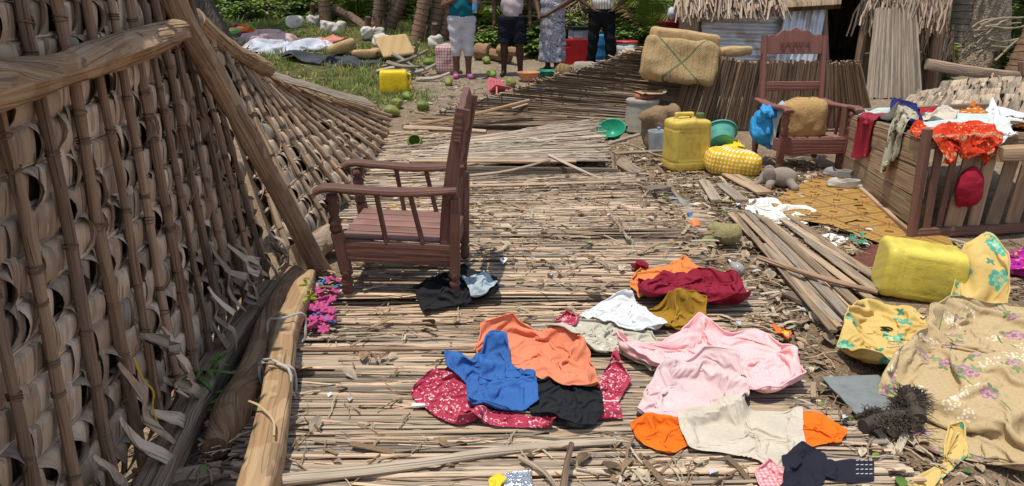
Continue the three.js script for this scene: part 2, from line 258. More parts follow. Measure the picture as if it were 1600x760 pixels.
const foldH = (x, z, f, s) => {   // long drawn folds in one main direction that wander and are crossed by lesser ones
  const an = s * 2.4 + 1.2 * (vn(x * 2.2, z * 2.2, s + 60) - 0.5), c = Math.cos(an), d = Math.sin(an), wx = x + 0.1 * (fbm(x * 4, z * 4, s + 50, 2) - 0.5), wz = z + 0.1 * (fbm(x * 4 + 9, z * 4, s + 51, 2) - 0.5), p = wx * c + wz * d, r = -wx * d + wz * c;
  const ridge = (v) => 1 - Math.abs(2 * v - 1), A = ridge(vn(p * f * 1.5 + s * 7.7, r * f * 0.45, s)), B = ridge(vn((p * 0.5 + r) * f * 1.3, (r * 0.4 - p) * f * 0.5 + 4, s + 3)), C = vn(x * f * 0.6 + 3, z * f * 0.6, s + 9);
  return 0.55 * Math.pow(A, 1.6) + 0.4 * Math.pow(B, 1.8) * (0.4 + C) + 0.35 * C + 0.13 * Math.pow(ridge(vn((r - p * 0.3) * f * 3.1, p * f * 1.3 + 7, s + 12)), 1.5);
};
// fabric lying crumpled inside an outline on the ground; more = how much more cloth there is than the outline has room for
function crumple(outline, { h = 0.07, more = 1.3, amp = 0.05, n = 40, seed = 1, freq = 7, bend = 0.35, steps = 26, cols, lift = 0, pull = 0.25, splat = true, aniso = [1, 1], puff = 0, base = hmAt, grav = 0.0005 } = {}) {
  const pts = outline.map((o) => { const p = o.isVector3 ? o : G(o[0], o[1], h); return [p.x, p.z]; });
  let cx = 0, cz = 0, A = 0; pts.forEach(([x, z], i) => { const [x2, z2] = pts[(i + 1) % pts.length], c = x * z2 - x2 * z; A += c; cx += (x + x2) * c; cz += (z + z2) * c; }); cx /= 3 * A; cz /= 3 * A;
  const rad = (th) => { const dx = Math.cos(th), dz = Math.sin(th); let best = 0; pts.forEach(([x1, z1], i) => { const [x2, z2] = pts[(i + 1) % pts.length], ex = x2 - x1, ez = z2 - z1, den = dx * ez - dz * ex; if (Math.abs(den) < 1e-9) return; const t = ((x1 - cx) * ez - (z1 - cz) * ex) / den, s = ((x1 - cx) * dz - (z1 - cz) * dx) / den; if (s >= -1e-6 && s <= 1 + 1e-6 && t > best) best = t; }); return best; };
  const tab = Array.from({ length: 256 }, (_, i) => rad(i / 256 * Math.PI * 2)); const rt = (th) => { const f = ((th / (Math.PI * 2)) % 1 + 1) % 1 * 256, i = Math.floor(f); return lerp(tab[i % 256], tab[(i + 1) % 256], f - i); };
  const flat = (u, v) => { const a = u * 2 - 1, b = v * 2 - 1; let r, th; if (a === 0 && b === 0) return [cx, cz]; if (Math.abs(a) > Math.abs(b)) { r = a; th = Math.PI / 4 * (b / a); } else { r = b; th = Math.PI / 2 - Math.PI / 4 * (a / b); } if (r < 0) { r = -r; th += Math.PI; } const q = rt(th) * r; return [cx + Math.cos(th) * q, cz + Math.sin(th) * q]; };
  return clothSim({ n, m: n, steps, bend, pull, grav, iters: 9, cols: cols ?? [onGround], splat,
    p0: (u, v) => { const [x, z] = flat(u, v), e = Math.min(1, 5 * Math.min(u, v, 1 - u, 1 - v)); return [x + 0.01 * (vn(x * 30, z * 30, seed + 5) - 0.5), base(x, z) + 0.012 + lift + e * (puff + foldH(x * aniso[0], z * aniso[1], freq, seed) * amp * 1.95), z]; },
    rest: (u, v) => flat(u, v), grow: (u, v) => lerp(1.06, more, Math.min(1, 4.5 * Math.min(u, v, 1 - u, 1 - v))) });
}
// fabric laid at a place as a flat sheet w x d (turned by ry) and let fall over what is there
function drape(c, w, d, ry, { y = 0.05, n = 36, m = 36, cols = [onGround], seed = 1, amp = 0.02, steps = 140, shrink = 0.92, bend = 0.2, pin, freq = 6, fric = 0.85, pull = 0, shape } = {}) {
  const cs = Math.cos(ry), sn = Math.sin(ry);
  return clothSim({ n, m, steps, cols, bend, pin, fric, pull,
    p0: (u, v) => { const s = shape ? shape(u, v) : [1, 1], a = (u - 0.5) * w * shrink * s[0], b = (v - 0.5) * d * shrink * s[1]; return [c.x + a * cs + b * sn, c.y + y + amp * fbm(a * freq + seed * 3.3, b * freq, seed, 2), c.z - a * sn + b * cs]; },
    rest: (u, v) => { const s = shape ? shape(u, v) : [1, 1]; return [(u - 0.5) * w * s[0], (v - 0.5) * d * s[1]]; } });
}
const fabric = (c, o = {}) => mat({ c, r: 0.92, map: o.map ?? weave, bump: weaveB, rep: o.rep ?? [4, 4], brep: [2.2, 2.2], bs: o.bs ?? 0.002, spec: 0.25, tr: o.tr, sheen: o.sheen });
// ---------------------------------------------------------------- ground
const soilT = dtex(512, 512, (u, v) => {
  const a = 0.5 * vn(u * 5, v * 5, 61, 5, 5) + 0.5 * vn(u * 13, v * 13, 62, 13, 13), b = vn(u * 60, v * 60, 63, 60, 60), c = vn(u * 150, v * 150, 64, 150, 150), k = 0.5 + 0.45 * a + 0.3 * (b - 0.5) + 0.35 * (c - 0.5);
  const chip = vn(u * 90, v * 34, 65, 90, 34) > 0.86 ? 1.45 : 1; return [k * chip, k * chip * 0.97, k * chip * 0.92];
});
const soilB = dtex(512, 512, (u, v) => 0.35 * vn(u * 13, v * 13, 62, 13, 13) + 0.35 * vn(u * 60, v * 60, 63, 60, 60) + 0.3 * vn(u * 150, v * 150, 64, 150, 150), false);
const grassy = (x, z) => { const d = -z; return sstep(8.6, 10.2, d + 0.5 * (fbm(x * 0.9, z * 0.9, 5, 3) - 0.5)) * sstep(-0.9, -1.9, x + (fbm(x, z, 6, 3) - 0.5) * 1.2) + sstep(12.5, 14, d + (fbm(x, z, 8, 3) - 0.5) * 2) * sstep(-1, 0, x); };
{
  const xs = [], zs = []; for (let x = -60; x <= 60;) { xs.push(x); x += Math.abs(x + (x < 0 ? 0.01 : 0)) < 6 ? 0.06 : Math.abs(x) < 14 ? 0.4 : 4; }
  for (let z = 14; z >= -90;) { zs.push(z); const d = -z; z -= d < 1 ? 1 : d < 9 ? 0.05 : d < 20 ? 0.2 : 4; }
  const pos = [], uv = [], col = [], idx = [];
  for (const z of zs) for (const x of xs) {
    const near = sstep(9, 7, -z) * sstep(1, 1.6, -z);
    const h = terr(x, z) + near * ((fbm(x * 5, z * 5, 31, 3) - 0.5) * 0.05 + (fbm(x * 17, z * 17, 32, 2) - 0.5) * 0.018 - 0.012) + (1 - near) * (fbm(x * 3, z * 3, 33, 2) - 0.5) * 0.02;
    pos.push(x, h, z); uv.push(x, z);
    const g = clamp(grassy(x, z), 0, 1), s = fbm(x * 1.3, z * 1.3, 34, 3);
    const soil = mix3([0.27, 0.185, 0.12], [0.36, 0.28, 0.2], s), yard = mix3([0.4, 0.33, 0.255], [0.3, 0.23, 0.17], fbm(x * 2, z * 2, 35, 3)); const c = mix3(mix3(soil, yard, sstep(8.8, 9.6, -z)), mix3([0.09, 0.12, 0.03], [0.2, 0.16, 0.08], s * 0.8), g); col.push(...c);
  }
  const w = xs.length; for (let j = 0; j < zs.length - 1; j++) for (let i = 0; i < w - 1; i++) { const a = j * w + i; idx.push(a, a + 1, a + w, a + 1, a + w + 1, a + w); }
  const gm = mat({ c: [1, 1, 1], map: soilT, bump: soilB, rep: [1.3, 1.3], bs: 0.02, vc: true, r: 0.95, spec: 0.2 });
  solo('ground', 'bare brown earth strewn with litter, turning to grass further back', null, geoFrom(pos, uv, idx, col), gm, null, 'structure');
}
// peeled log: pale wood, patches of bark left on, knots and drying cracks
const barkT = dtex(256, 512, (u, v) => { const patch = sstep(0.5, 0.58, 0.6 * vn(u * 7, v * 14, 101, 7, 14) + 0.4 * vn(u * 22, v * 40, 102, 22, 40)), fib = 0.75 + 0.35 * vn(u * 70, v * 8, 103, 70, 8), crack = vn(u * 30, v * 3, 104, 30, 3) > 0.85 ? 0.55 : 1, kx = ((u * 2) % 1) - 0.5, ky = ((v * 3) % 1) - 0.5, kn = 1 - 0.5 * sstep(0.09, 0.04, Math.hypot(kx, ky * 1.6)); const k = fib * crack * kn; return mix3([k, k * 0.96, k * 0.9], [0.8 * fib, 0.72 * fib, 0.64 * fib], patch); });
// ---------------------------------------------------------------- shared natural materials
const reedM = tones(11, [0.45, 0.34, 0.245], 0.52, 0.18, { map: streak, bump: streakB, rep: [5, 0.9], bs: 0.003, r: 0.8 });
const greyReedM = tones(6, [0.42, 0.345, 0.27], 0.3, 0.12, { map: streak, bump: streakB, rep: [5, 0.9], bs: 0.003, r: 0.85 });
const leafM = tones(7, [0.5, 0.375, 0.275], 0.36, 0.12, { map: streak, bump: streakB, rep: [3, 2.2], bs: 0.003, r: 0.72 });
const shadedLeafM = mat({ c: [0.24, 0.18, 0.13], map: streak, rep: [3, 2], r: 0.9 });  // darkened leaf tone: the shade of the hollows is put into the colour
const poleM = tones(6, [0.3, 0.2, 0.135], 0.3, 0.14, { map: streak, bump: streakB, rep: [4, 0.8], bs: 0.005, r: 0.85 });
const litPoleM = tones(5, [0.52, 0.37, 0.245], 0.22, 0.12, { map: streak, bump: streakB, rep: [4, 0.8], bs: 0.005, r: 0.85 });  // same poles in a lighter tone, sunlight put into the colour
const tieM = mat({ c: [0.2, 0.125, 0.08], map: streak, rep: [8, 8], r: 0.9 });
const timberM = tones(5, [0.4, 0.27, 0.16], 0.22, 0.1, { map: streak, bump: streakB, rep: [4, 0.7], bs: 0.006, r: 0.82 });
const logM = mat({ c: [0.4, 0.275, 0.17], map: barkT, bump: streakB, rep: [2.4, 0.8], bs: 0.016, r: 0.85 });
const oldTimberM = tones(4, [0.3, 0.22, 0.155], 0.25, 0.12, { map: streak, bump: streakB, rep: [4, 0.7], bs: 0.008, r: 0.9 });

// ---------------------------------------------------------------- fallen roof slopes of folded palm leaves on poles
const curveAt = (pts) => { const c = new THREE.CatmullRomCurve3(pts, false, 'centripetal'); return (u) => c.getPoint(clamp(u, 0, 1)); };
function frame(B, T, u, v) {
  const b = B(u), t = T(u), p = b.clone().lerp(t, v), e = 0.004, al = B(u + e).lerp(T(u + e), v).sub(B(u - e).lerp(T(u - e), v)).normalize(), upv = t.sub(b).normalize(); let n = al.clone().cross(upv).normalize(); if (n.x * 0.6 + n.y * 0.35 + n.z * 0.75 < 0) n.negate(); return { p, al, up: upv, n };
}
const seen = (p) => { const x = p.x, y = p.y - EYE, z = p.z, d = -z * CP - y * SP, a = 800 + FPX * x / d, b = 380 - FPX * (y * CP - z * SP) / d; return d > 0.1 && a > -30 && a < 1630 && b > -30 && b < 790 ? d : 1e3 + Math.abs(d); };
function leafGeo(B, T, u0, du, v, hh, o, q) {   // one leaf folded over its lath and tied back: a bulging curl with one open edge
  const nu = o.nu ?? 6, nv = 7, pos = [], uv = [], idx = [], flip = q() < 0.8, open = q() < 0.5, bul = o.bul * (0.5 + q()), lift = open ? o.lift * (0.5 + 0.8 * q()) : 0.004, cut = open ? 0.16 + 0.3 * q() : 0, skew = (q() - 0.4) * 0.16, len = hh * (1 + 0.12 * q()), ru = q() * 3, rv = q() * 3, crease = q() * 6, tip = (q() - 0.5) * 0.012;
  for (let j = 0; j <= nv; j++) for (let i = 0; i <= nu; i++) {
    const s = i / nu, t = Math.pow(j / nv, 1.25), sa = flip ? 1 - s : s, cres = cut * Math.sin(Math.PI * Math.pow(t, 0.9)) * sa * sa;
    const uu = u0 + du * ((flip ? s + cres : s - cres) + skew * t), fr = frame(B, T, uu, v - t * len / o.height(uu));
    const n = o.n0 + o.lip * sstep(0, 0.1, t) * (1 - 0.9 * t) + bul * Math.sin(Math.PI * t) + lift * sa * sa * sa * Math.sin(Math.PI * t) + tip * (s - 0.5) + 0.0025 * Math.sin(s * 9 + crease) * Math.sin(Math.PI * t);
    const p = fr.p.addScaledVector(fr.n, n); pos.push(p.x, p.y, p.z); uv.push(ru + s * 0.1, rv + t * len);
  }
  const w = nu + 1; for (let j = 0; j < nv; j++) for (let i = 0; i < nu; i++) { const a = j * w + i; idx.push(a, a + 1, a + w, a + 1, a + w + 1, a + w); }
  return geoFrom(pos, uv, idx);
}
function roofSlope(name, label, B, T, o) {
  const root = thing(name, label, 'thatched roof', 'fallen palm leaf roof slopes'), q = rng(o.seed), all = [];
  const segLen = B(0).distanceTo(B(1)) || 1; o.height = (u) => B(u).distanceTo(T(u));
  let row = 0;
  for (let h = o.step; h < 2.3; h += o.step * (0.9 + 0.2 * q()), row++) {
    let u = q() * 0.01;
    while (u < 1) {
      const H = o.height(u), v = h / H; const a = B(u).lerp(T(u), v), b = B(Math.min(1, u + 0.01)).lerp(T(Math.min(1, u + 0.01)), v), per = Math.max(0.02, a.distanceTo(b) / 0.01);
      const w = o.w * (0.7 + 0.7 * q()), du = w / per; if (v < 1.02) { all.push({ u, du: du * 1.24, v: Math.min(v, 1), d: seen(a) }); if (q() < 0.4 && o.extra) all.push({ u: u + du * 0.5, du: du * 0.45, v: Math.min(v + 0.01, 1), d: seen(a) + 0.4, thin: 1 }); } u += du * 0.92;
    }
    // the lath the row is folded over
    const pts = []; for (let k = 0; k <= 24; k++) { const uu = k / 24, v = h / o.height(uu); if (v < 1) { const f = frame(B, T, uu, v); pts.push(f.p.addScaledVector(f.n, o.n0 + 0.008)); } }
    if (pts.length > 3) part(root, 'lath', stick(pts, 0.006, 5, { seed: row, flat: 1.4 }), leafM[row % 7]);
  }
  all.sort((a, b) => a.d - b.d); const rest = [];
  all.forEach((l, i) => { const g = leafGeo(B, T, l.u, l.du, l.v, o.step * 1.2, { ...o, bul: o.bul * (l.thin ? 1.5 : 1), nu: l.thin ? 3 : 6 }, q); if (i < 290) part(root, 'palm_leaf', g, o.leaf[Math.floor(q() * o.leaf.length)]); else rest.push(g); });
  if (rest.length) { const m = part(root, 'palm_leaves', merge(rest), o.leaf[2]); m.userData.kind = 'stuff'; }
  // the leaf layer behind, coloured dark so the gaps between leaves look shaded
  { const pos = [], uv = [], idx = [], nu = 60, nv = 12; for (let j = 0; j <= nv; j++) for (let i = 0; i <= nu; i++) { const f = frame(B, T, i / nu, j / nv); f.p.addScaledVector(f.n, -0.014 + 0.01 * (vn(i * 1.7, j * 2.3, 5) - 0.5)); pos.push(f.p.x, f.p.y, f.p.z); uv.push(i * 0.1, j * 0.1); } for (let j = 0; j < nv; j++) for (let i = 0; i < nu; i++) { const a = j * (nu + 1) + i; idx.push(a, a + 1, a + nu + 1, a + 1, a + nu + 2, a + nu + 1); } part(root, 'shaded_thatch', geoFrom(pos, uv, idx), shadedLeafM); }
  // poles with vine ties
  o.poles.forEach((u, i) => {
    const pts = [], n = 9, wob = q() * 9; for (let k = 0; k <= n; k++) { const f = frame(B, T, u + 0.006 * (vn(k * 0.7, wob, 3) - 0.5), lerp(-0.03, 1.02, k / n)); pts.push(f.p.addScaledVector(f.n, o.pn + 0.012 * (vn(k * 0.8, wob, 4) - 0.5))); }
    const rad = o.pr * (0.85 + 0.35 * q()); const P = spline(pts, 26);
    const pole = part(root, 'pole', stick(P, (t) => rad * (1.08 - 0.2 * t) * (1 + 0.1 * Math.pow(Math.abs(Math.sin(t * 17 + wob)), 8)), 9, { lump: 0.2, seed: i * 7 + o.seed }), o.pole[Math.floor(q() * o.pole.length)]);
    const ties = []; for (let t = 0.08; t < 0.98; t += o.step * 1.05 / Math.max(0.4, o.height(u)) * (q() < 0.6 ? 2 : 1)) { const c = P[Math.round(t * 26)], f = frame(B, T, u, t), ring = []; for (let m = 0; m < 2 + (q() < 0.4); m++) { const tilt = (q() - 0.5) * 0.8; for (let k = 0; k <= 10; k++) { const a = k / 10 * Math.PI * 2; ring.push(c.clone().addScaledVector(f.al, Math.cos(a) * rad * 1.12).addScaledVector(f.n, Math.sin(a) * rad * 1.12).addScaledVector(f.up, m * 0.007 + tilt * rad * Math.cos(a))); } } ties.push(stick(ring, 0.0024, 4, { lump: 0 })); }
    if (ties.length) part(pole, 'vine_tie', merge(ties), tieM);
  });
  return root;
}
{
  const B1 = curveAt([V(-1.1, 0.07, -0.9), V(-1.14, 0.07, -1.7), V(-1.18, 0.07, -2.4), V(-1.22, 0.07, -3.0), V(-1.25, 0.07, -3.7)]);
  const T1 = curveAt([V(-1.08, 2.0, -0.9), V(-1.15, 2.0, -1.7), V(-1.24, 1.98, -2.4), V(-1.36, 1.9, -2.95), V(-1.52, 1.62, -3.65)]);
  const zs = []; for (let z = -1.15; z > -3.62; z -= 0.172) { let lo = 0, hi = 1; for (let k = 0; k < 20; k++) { const m = (lo + hi) / 2; B1(m).z > z ? lo = m : hi = m; } zs.push(lo); }
  const root = roofSlope('palm_leaf_roof', 'tall upright slope of grey brown folded palm leaves on dark poles, standing in its own shade', B1, T1, { seed: 11, step: 0.095, w: 0.1, n0: 0.004, lip: 0.024, bul: 0.005, lift: 0.026, pn: 0.044, pr: 0.0135, poles: zs, leaf: leafM, pole: poleM, extra: true });
  // torn strips hanging out at the foot
  const q = rng(5); for (let i = 0; i < 24; i++) { const f = frame(B1, T1, 0.25 + 0.75 * q(), 0.06 + 0.16 * q()), L = 0.2 + 0.2 * q(), a = (q() - 0.3) * 1.4, pts = []; for (let k = 0; k <= 5; k++) { const t = k / 5; pts.push(f.p.clone().addScaledVector(f.n, 0.07 + 0.1 * Math.sin(t * 2.2) * q()).addScaledVector(f.up, -t * L * Math.cos(a)).addScaledVector(f.al, t * L * Math.sin(a) * 0.8)); } pts.forEach((p) => { p.y = Math.max(p.y, 0.02); });
    part(root, 'palm_leaf', sweep(spline(pts, 8), 4, (t, k) => { const w = 0.022 * Math.sin(0.35 + t * 2.6), z = [[-w, 0.003], [0, -0.004], [w, 0.003], [0, -0.001]]; return z[k]; }, { up: f.n, uoff: i * 0.3, voff: i * 0.21 }), leafM[Math.floor(q() * 7)]); }
  const B2 = curveAt([V(-1.2, 0.05, -3.8), V(-1.2, 0.05, -4.7), V(-1.16, 0.05, -5.4), V(-1.18, 0.06, -6.2), V(-1.24, 0.07, -7.1), V(-1.32, 0.06, -8.0), V(-1.42, 0.06, -8.9)]);
  const T2 = curveAt([V(-1.66, 1.22, -4.25), V(-1.72, 1.06, -4.75), V(-1.76, 0.94, -5.15), V(-1.82, 0.86, -5.55), V(-1.86, 0.74, -6.1), V(-1.85, 0.55, -6.9), V(-1.78, 0.32, -8.0)]);
  roofSlope('palm_leaf_roof', 'sunlit slope of pale folded palm leaves under fanned poles, sunk to the ground', B2, T2, { seed: 23, step: 0.1, w: 0.09, n0: 0.004, lip: 0.017, bul: 0.008, lift: 0.026, pn: 0.042, pr: 0.0155, poles: Array.from({ length: 16 }, (_, i) => 0.01 + i * 0.0645 + 0.012 * Math.sin(i * 7)), leaf: tones(7, [0.47, 0.36, 0.265], 0.3, 0.1, { map: streak, bump: streakB, rep: [3, 2.2], bs: 0.003, r: 0.72 }), pole: litPoleM });
}
// logs and beams of the fallen frame
{
  const P = (a) => spline(a, 16);
  solo('round_log', 'thick peeled round log lying level across the upright leaf roof', 'log', stick(P([Z(-260, 190, 1.2), Z(0, 132, 1.62), Z(140, 96, 2.04), Z(278, 48, 2.76)]), (t) => 0.054 + 0.005 * Math.sin(t * 9) - 0.014 * t, 14, { lump: 0.16, seed: 2 }), logM, 'logs of the fallen roof frame');
  solo('round_log', 'bent round log running down the top edge of the sunlit roof slope', 'log', stick(P([Z(300, 30, 4.1), Z(335, 62, 4.4), Z(375, 85, 4.8), Z(418, 108, 5.3)]), (t) => 0.062 - 0.014 * t + 0.006 * Math.sin(t * 8), 12, { lump: 0.1, seed: 3 }), logM, 'logs of the fallen roof frame');
  solo('leaning_post', 'squared weathered post leaning steeply against the leaf roof', 'post', board(P([Z(238, -60, 2.85), Z(300, 55, 3.05), Z(400, 235, 3.35), Z(512, 442, 3.66)]), 0.085, 0.075, { ch: 0.018, worn: 0.008, seed: 4, up: V(0.2, 0, 1) }), mat({ c: [0.38, 0.27, 0.18], map: barkT, bump: streakB, rep: [2.4, 0.7], bs: 0.008, r: 0.85 }));
  const plank = thing('sawn_beam', 'pale sawn beam with white rope knotted round it, lying on the reed mat', 'beam');
  const pa = G(398, 772, 0.1), pb = G(447, 520, 0.12), pc = G(478, 432, 0.12);
  part(plank, 'beam', board(spline([pa.clone().add(V(-0.02, -0.02, 0.5)), pa, pb, pc], 22), 0.108, 0.085, { ch: 0.016, worn: 0.011, seed: 6, taper: 0.2 }), mat({ c: [0.46, 0.32, 0.19], map: barkT, bump: streakB, rep: [1.7, 0.6], bs: 0.008, r: 0.88 }));
  const ropeM = mat({ c: [0.5, 0.46, 0.4], map: weave, rep: [60, 60], r: 0.95 });
  const loop = (t, sl, k) => { const c = pa.clone().lerp(pb, t), pts = []; for (let i = 0; i <= 22; i++) { const a = i / 22 * Math.PI * 2, x = Math.cos(a), y = Math.sin(a), s = 1 / Math.max(Math.abs(x) / 0.066, Math.abs(y) / 0.06); pts.push(c.clone().add(V(x * s, y * s, sl * x + 0.014 * Math.sin(a * 3 + k)))); } return stick(pts, 0.0048, 6, { lump: 0.4, seed: k }); };
  part(plank, 'rope', loop(0.62, 0.05, 1), ropeM); part(plank, 'rope', loop(0.64, 0.02, 5), ropeM); part(plank, 'rope', loop(1.02, -0.04, 3), ropeM);
  part(plank, 'rope', stick(spline([pa.clone().lerp(pb, 0.38).add(V(-0.06, 0.06, 0)), pa.clone().lerp(pb, 0.34).add(V(-0.02, 0.066, 0)), pa.clone().lerp(pb, 0.26).add(V(0.03, 0.065, 0)), pa.clone().lerp(pb, 0.18).add(V(0.04, 0.063, 0))], 14), 0.004, 5), mat({ c: [0.5, 0.36, 0.2], r: 0.9 }));
  solo('round_log', 'dark knotted log beside the pale beam, half under the leaf roof', 'log', stick(P([G(335, 700, 0.06), G(385, 600, 0.07), G(425, 500, 0.09), G(462, 432, 0.1)]), (t) => 0.058 + 0.006 * Math.sin(t * 10) + (t < 0.15 ? -0.02 * (0.15 - t) / 0.15 : 0), 12, { lump: 0.14, seed: 8 }), mat({ c: [0.3, 0.19, 0.11], map: barkT, bump: streakB, rep: [2, 0.6], bs: 0.01, r: 0.88 }), 'logs of the fallen roof frame');
  solo('sill_beam', 'grey brown squared sill beam at the foot of the leaf roof', 'beam', board(P([G(228, 790, 0.05), G(290, 660, 0.05), G(345, 560, 0.05), G(425, 452, 0.05)]), 0.1, 0.09, { ch: 0.012, worn: 0.01, seed: 9 }), oldTimberM[1]);
  solo('short_plank', 'short grey plank end lying across the gap by the leaf roof', 'plank', board([G(250, 755, 0.04), G(345, 738, 0.05)], 0.085, 0.03, { seed: 12, worn: 0.006 }), oldTimberM[2]);
  solo('wood_stump', 'rounded log end under the leaning post', 'log', stick(P([G(470, 400, 0.07), G(492, 385, 0.08), G(520, 366, 0.09)]), 0.075, 12, { lump: 0.12, seed: 14 }), oldTimberM[3]);
  // dry and green blades in the gap
  const q = rng(77), gm = mat({ c: [0.1, 0.2, 0.03], r: 0.6, map: streak, rep: [4, 3] });
  const gap = [[370, 640, 0.02], [405, 630, 0.02], [318, 590, 0.06], [395, 655, 0.02], [300, 600, 0.05]];
  gap.forEach(([x, y, h], i) => { const c = G(x, y, h), bl = []; for (let k = 0; k < 5; k++) { const a = q() * 6.28, L = 0.09 + q() * 0.1; bl.push(sweep(spline([c.clone(), c.clone().add(V(Math.cos(a) * L * 0.5, 0.05, Math.sin(a) * L * 0.5)), c.clone().add(V(Math.cos(a) * L, 0.04, Math.sin(a) * L))], 6), 4, (t, kk) => { const w = 0.012 * Math.sin(0.2 + 2.8 * t); return [[-w, 0.002], [0, -0.003], [w, 0.002], [0, -0.001]][kk]; })); } solo('leaf_sprig', 'sprig of fresh green blades between the pale beam and the leaf roof', 'leaf', merge(bl), gm, 'green sprigs by the beam'); });
}
// ---------------------------------------------------------------- wall panels of split palm ribs, fallen flat
function reedGeo(a, b, r, q, { bow = 0.02, sides = 5, segs = 9, flat = 0.6, sag = 0 } = {}) {
  const pts = [], s1 = q() * 20, d = b.clone().sub(a), sd = V(-d.z, 0, d.x).normalize();
  for (let k = 0; k <= segs; k++) { const t = k / segs; const p = a.clone().lerp(b, t); p.addScaledVector(sd, bow * (vn(t * 3 + s1, 0.5, 1) - 0.5) * 2); p.y += (vn(t * 4 + s1, 3.5, 2) - 0.5) * bow * 0.5 - sag * Math.sin(Math.PI * t); pts.push(p); }
  const fl = flat * (0.6 + 0.6 * q()), tw = q() * 3;
  return sweep(pts, sides, (t, k) => { const an = -(k / sides) * Math.PI * 2 + tw * 0.2, w = r * (1.1 - 0.35 * t) * (1 + 0.18 * (vn(t * 5 + s1, k, 3) - 0.5)); return [Math.cos(an) * w, Math.sin(an) * w * fl]; }, { uoff: q() * 3, voff: q() * 3 });
}
const matReeds = [...reedM, ...greyReedM, ...greyReedM.slice(2)];
// L(t), Rr(t): left and right ends of the reed at t in 0..1 across the panel
function reedPanel(name, label, n, L, Rr, { seed, r = 0.012, jit = 0.034, over = 0.06, layers = 2, mats = matReeds, bow = 0.026, under = 0.018, group = 'fallen wall panels of split palm ribs', cat = 'wall panel', broken = 0.12, segs = 9, flat = 0.46, fine = 0 }) {
  const root = thing(name, label, cat, group), q = rng(seed);
  for (let l = 0; l < layers; l++) for (let i = 0; i < n; i++) {
    const t = clamp((i + 0.5 + (q() - 0.5) * 0.9) / n, 0, 1), a = L(t), b = Rr(t), dir = b.clone().sub(a).normalize(); const y = -l * under * 0.6 + (q() - 0.4) * 0.012;
    a.addScaledVector(dir, (q() - 0.5) * 2 * over); b.addScaledVector(dir, (q() - 0.6) * 2 * over); a.y += y; b.y += y; const px = V(-dir.z, 0, dir.x); a.addScaledVector(px, (q() - 0.5) * jit); b.addScaledVector(px, (q() - 0.5) * jit);
    if (q() < broken) { const c = 0.25 + 0.6 * q(); if (q() < 0.5) b.lerp(a, 1 - c); else a.lerp(b, 1 - c); }
    if (q() < 0.5) { const c = a.clone(); a.copy(b); b.copy(c); }
    part(root, 'reed', reedGeo(a, b, r * (0.45 + 1.05 * q() * (0.5 + 0.5 * q()) + 0.15), q, { bow, segs, flat }), mats[Math.floor(q() * mats.length)]);
  }
  // the finer splinters between and on top, too thin to pick apart
  for (let g = 0; g < (fine ? 4 : 0); g++) { const gs = []; for (let i = 0; i < fine / 4; i++) { const t = q(), a = L(t), b = Rr(t), c0 = q() * 0.85, c1 = Math.min(1, c0 + 0.12 + 0.6 * q() * q()), A = a.clone().lerp(b, c0), Bq = a.clone().lerp(b, c1), y = 0.012 * (q() - 0.35); A.y += y; Bq.y += y + 0.008 * (q() - 0.5); const d = b.clone().sub(a).normalize(), px = V(-d.z, 0, d.x); A.addScaledVector(px, (q() - 0.5) * 0.05); Bq.addScaledVector(px, (q() - 0.5) * 0.05); gs.push(reedGeo(A, Bq, r * (0.25 + 0.35 * q()), q, { bow, segs: 4, sides: 4, flat: 0.7 })); } part(root, 'splinters', merge(gs), mats[(g * 3 + 1) % mats.length]).userData.kind = 'stuff'; }
  return root;
}
const seg = (a, b) => (t) => a.clone().lerp(b, t);
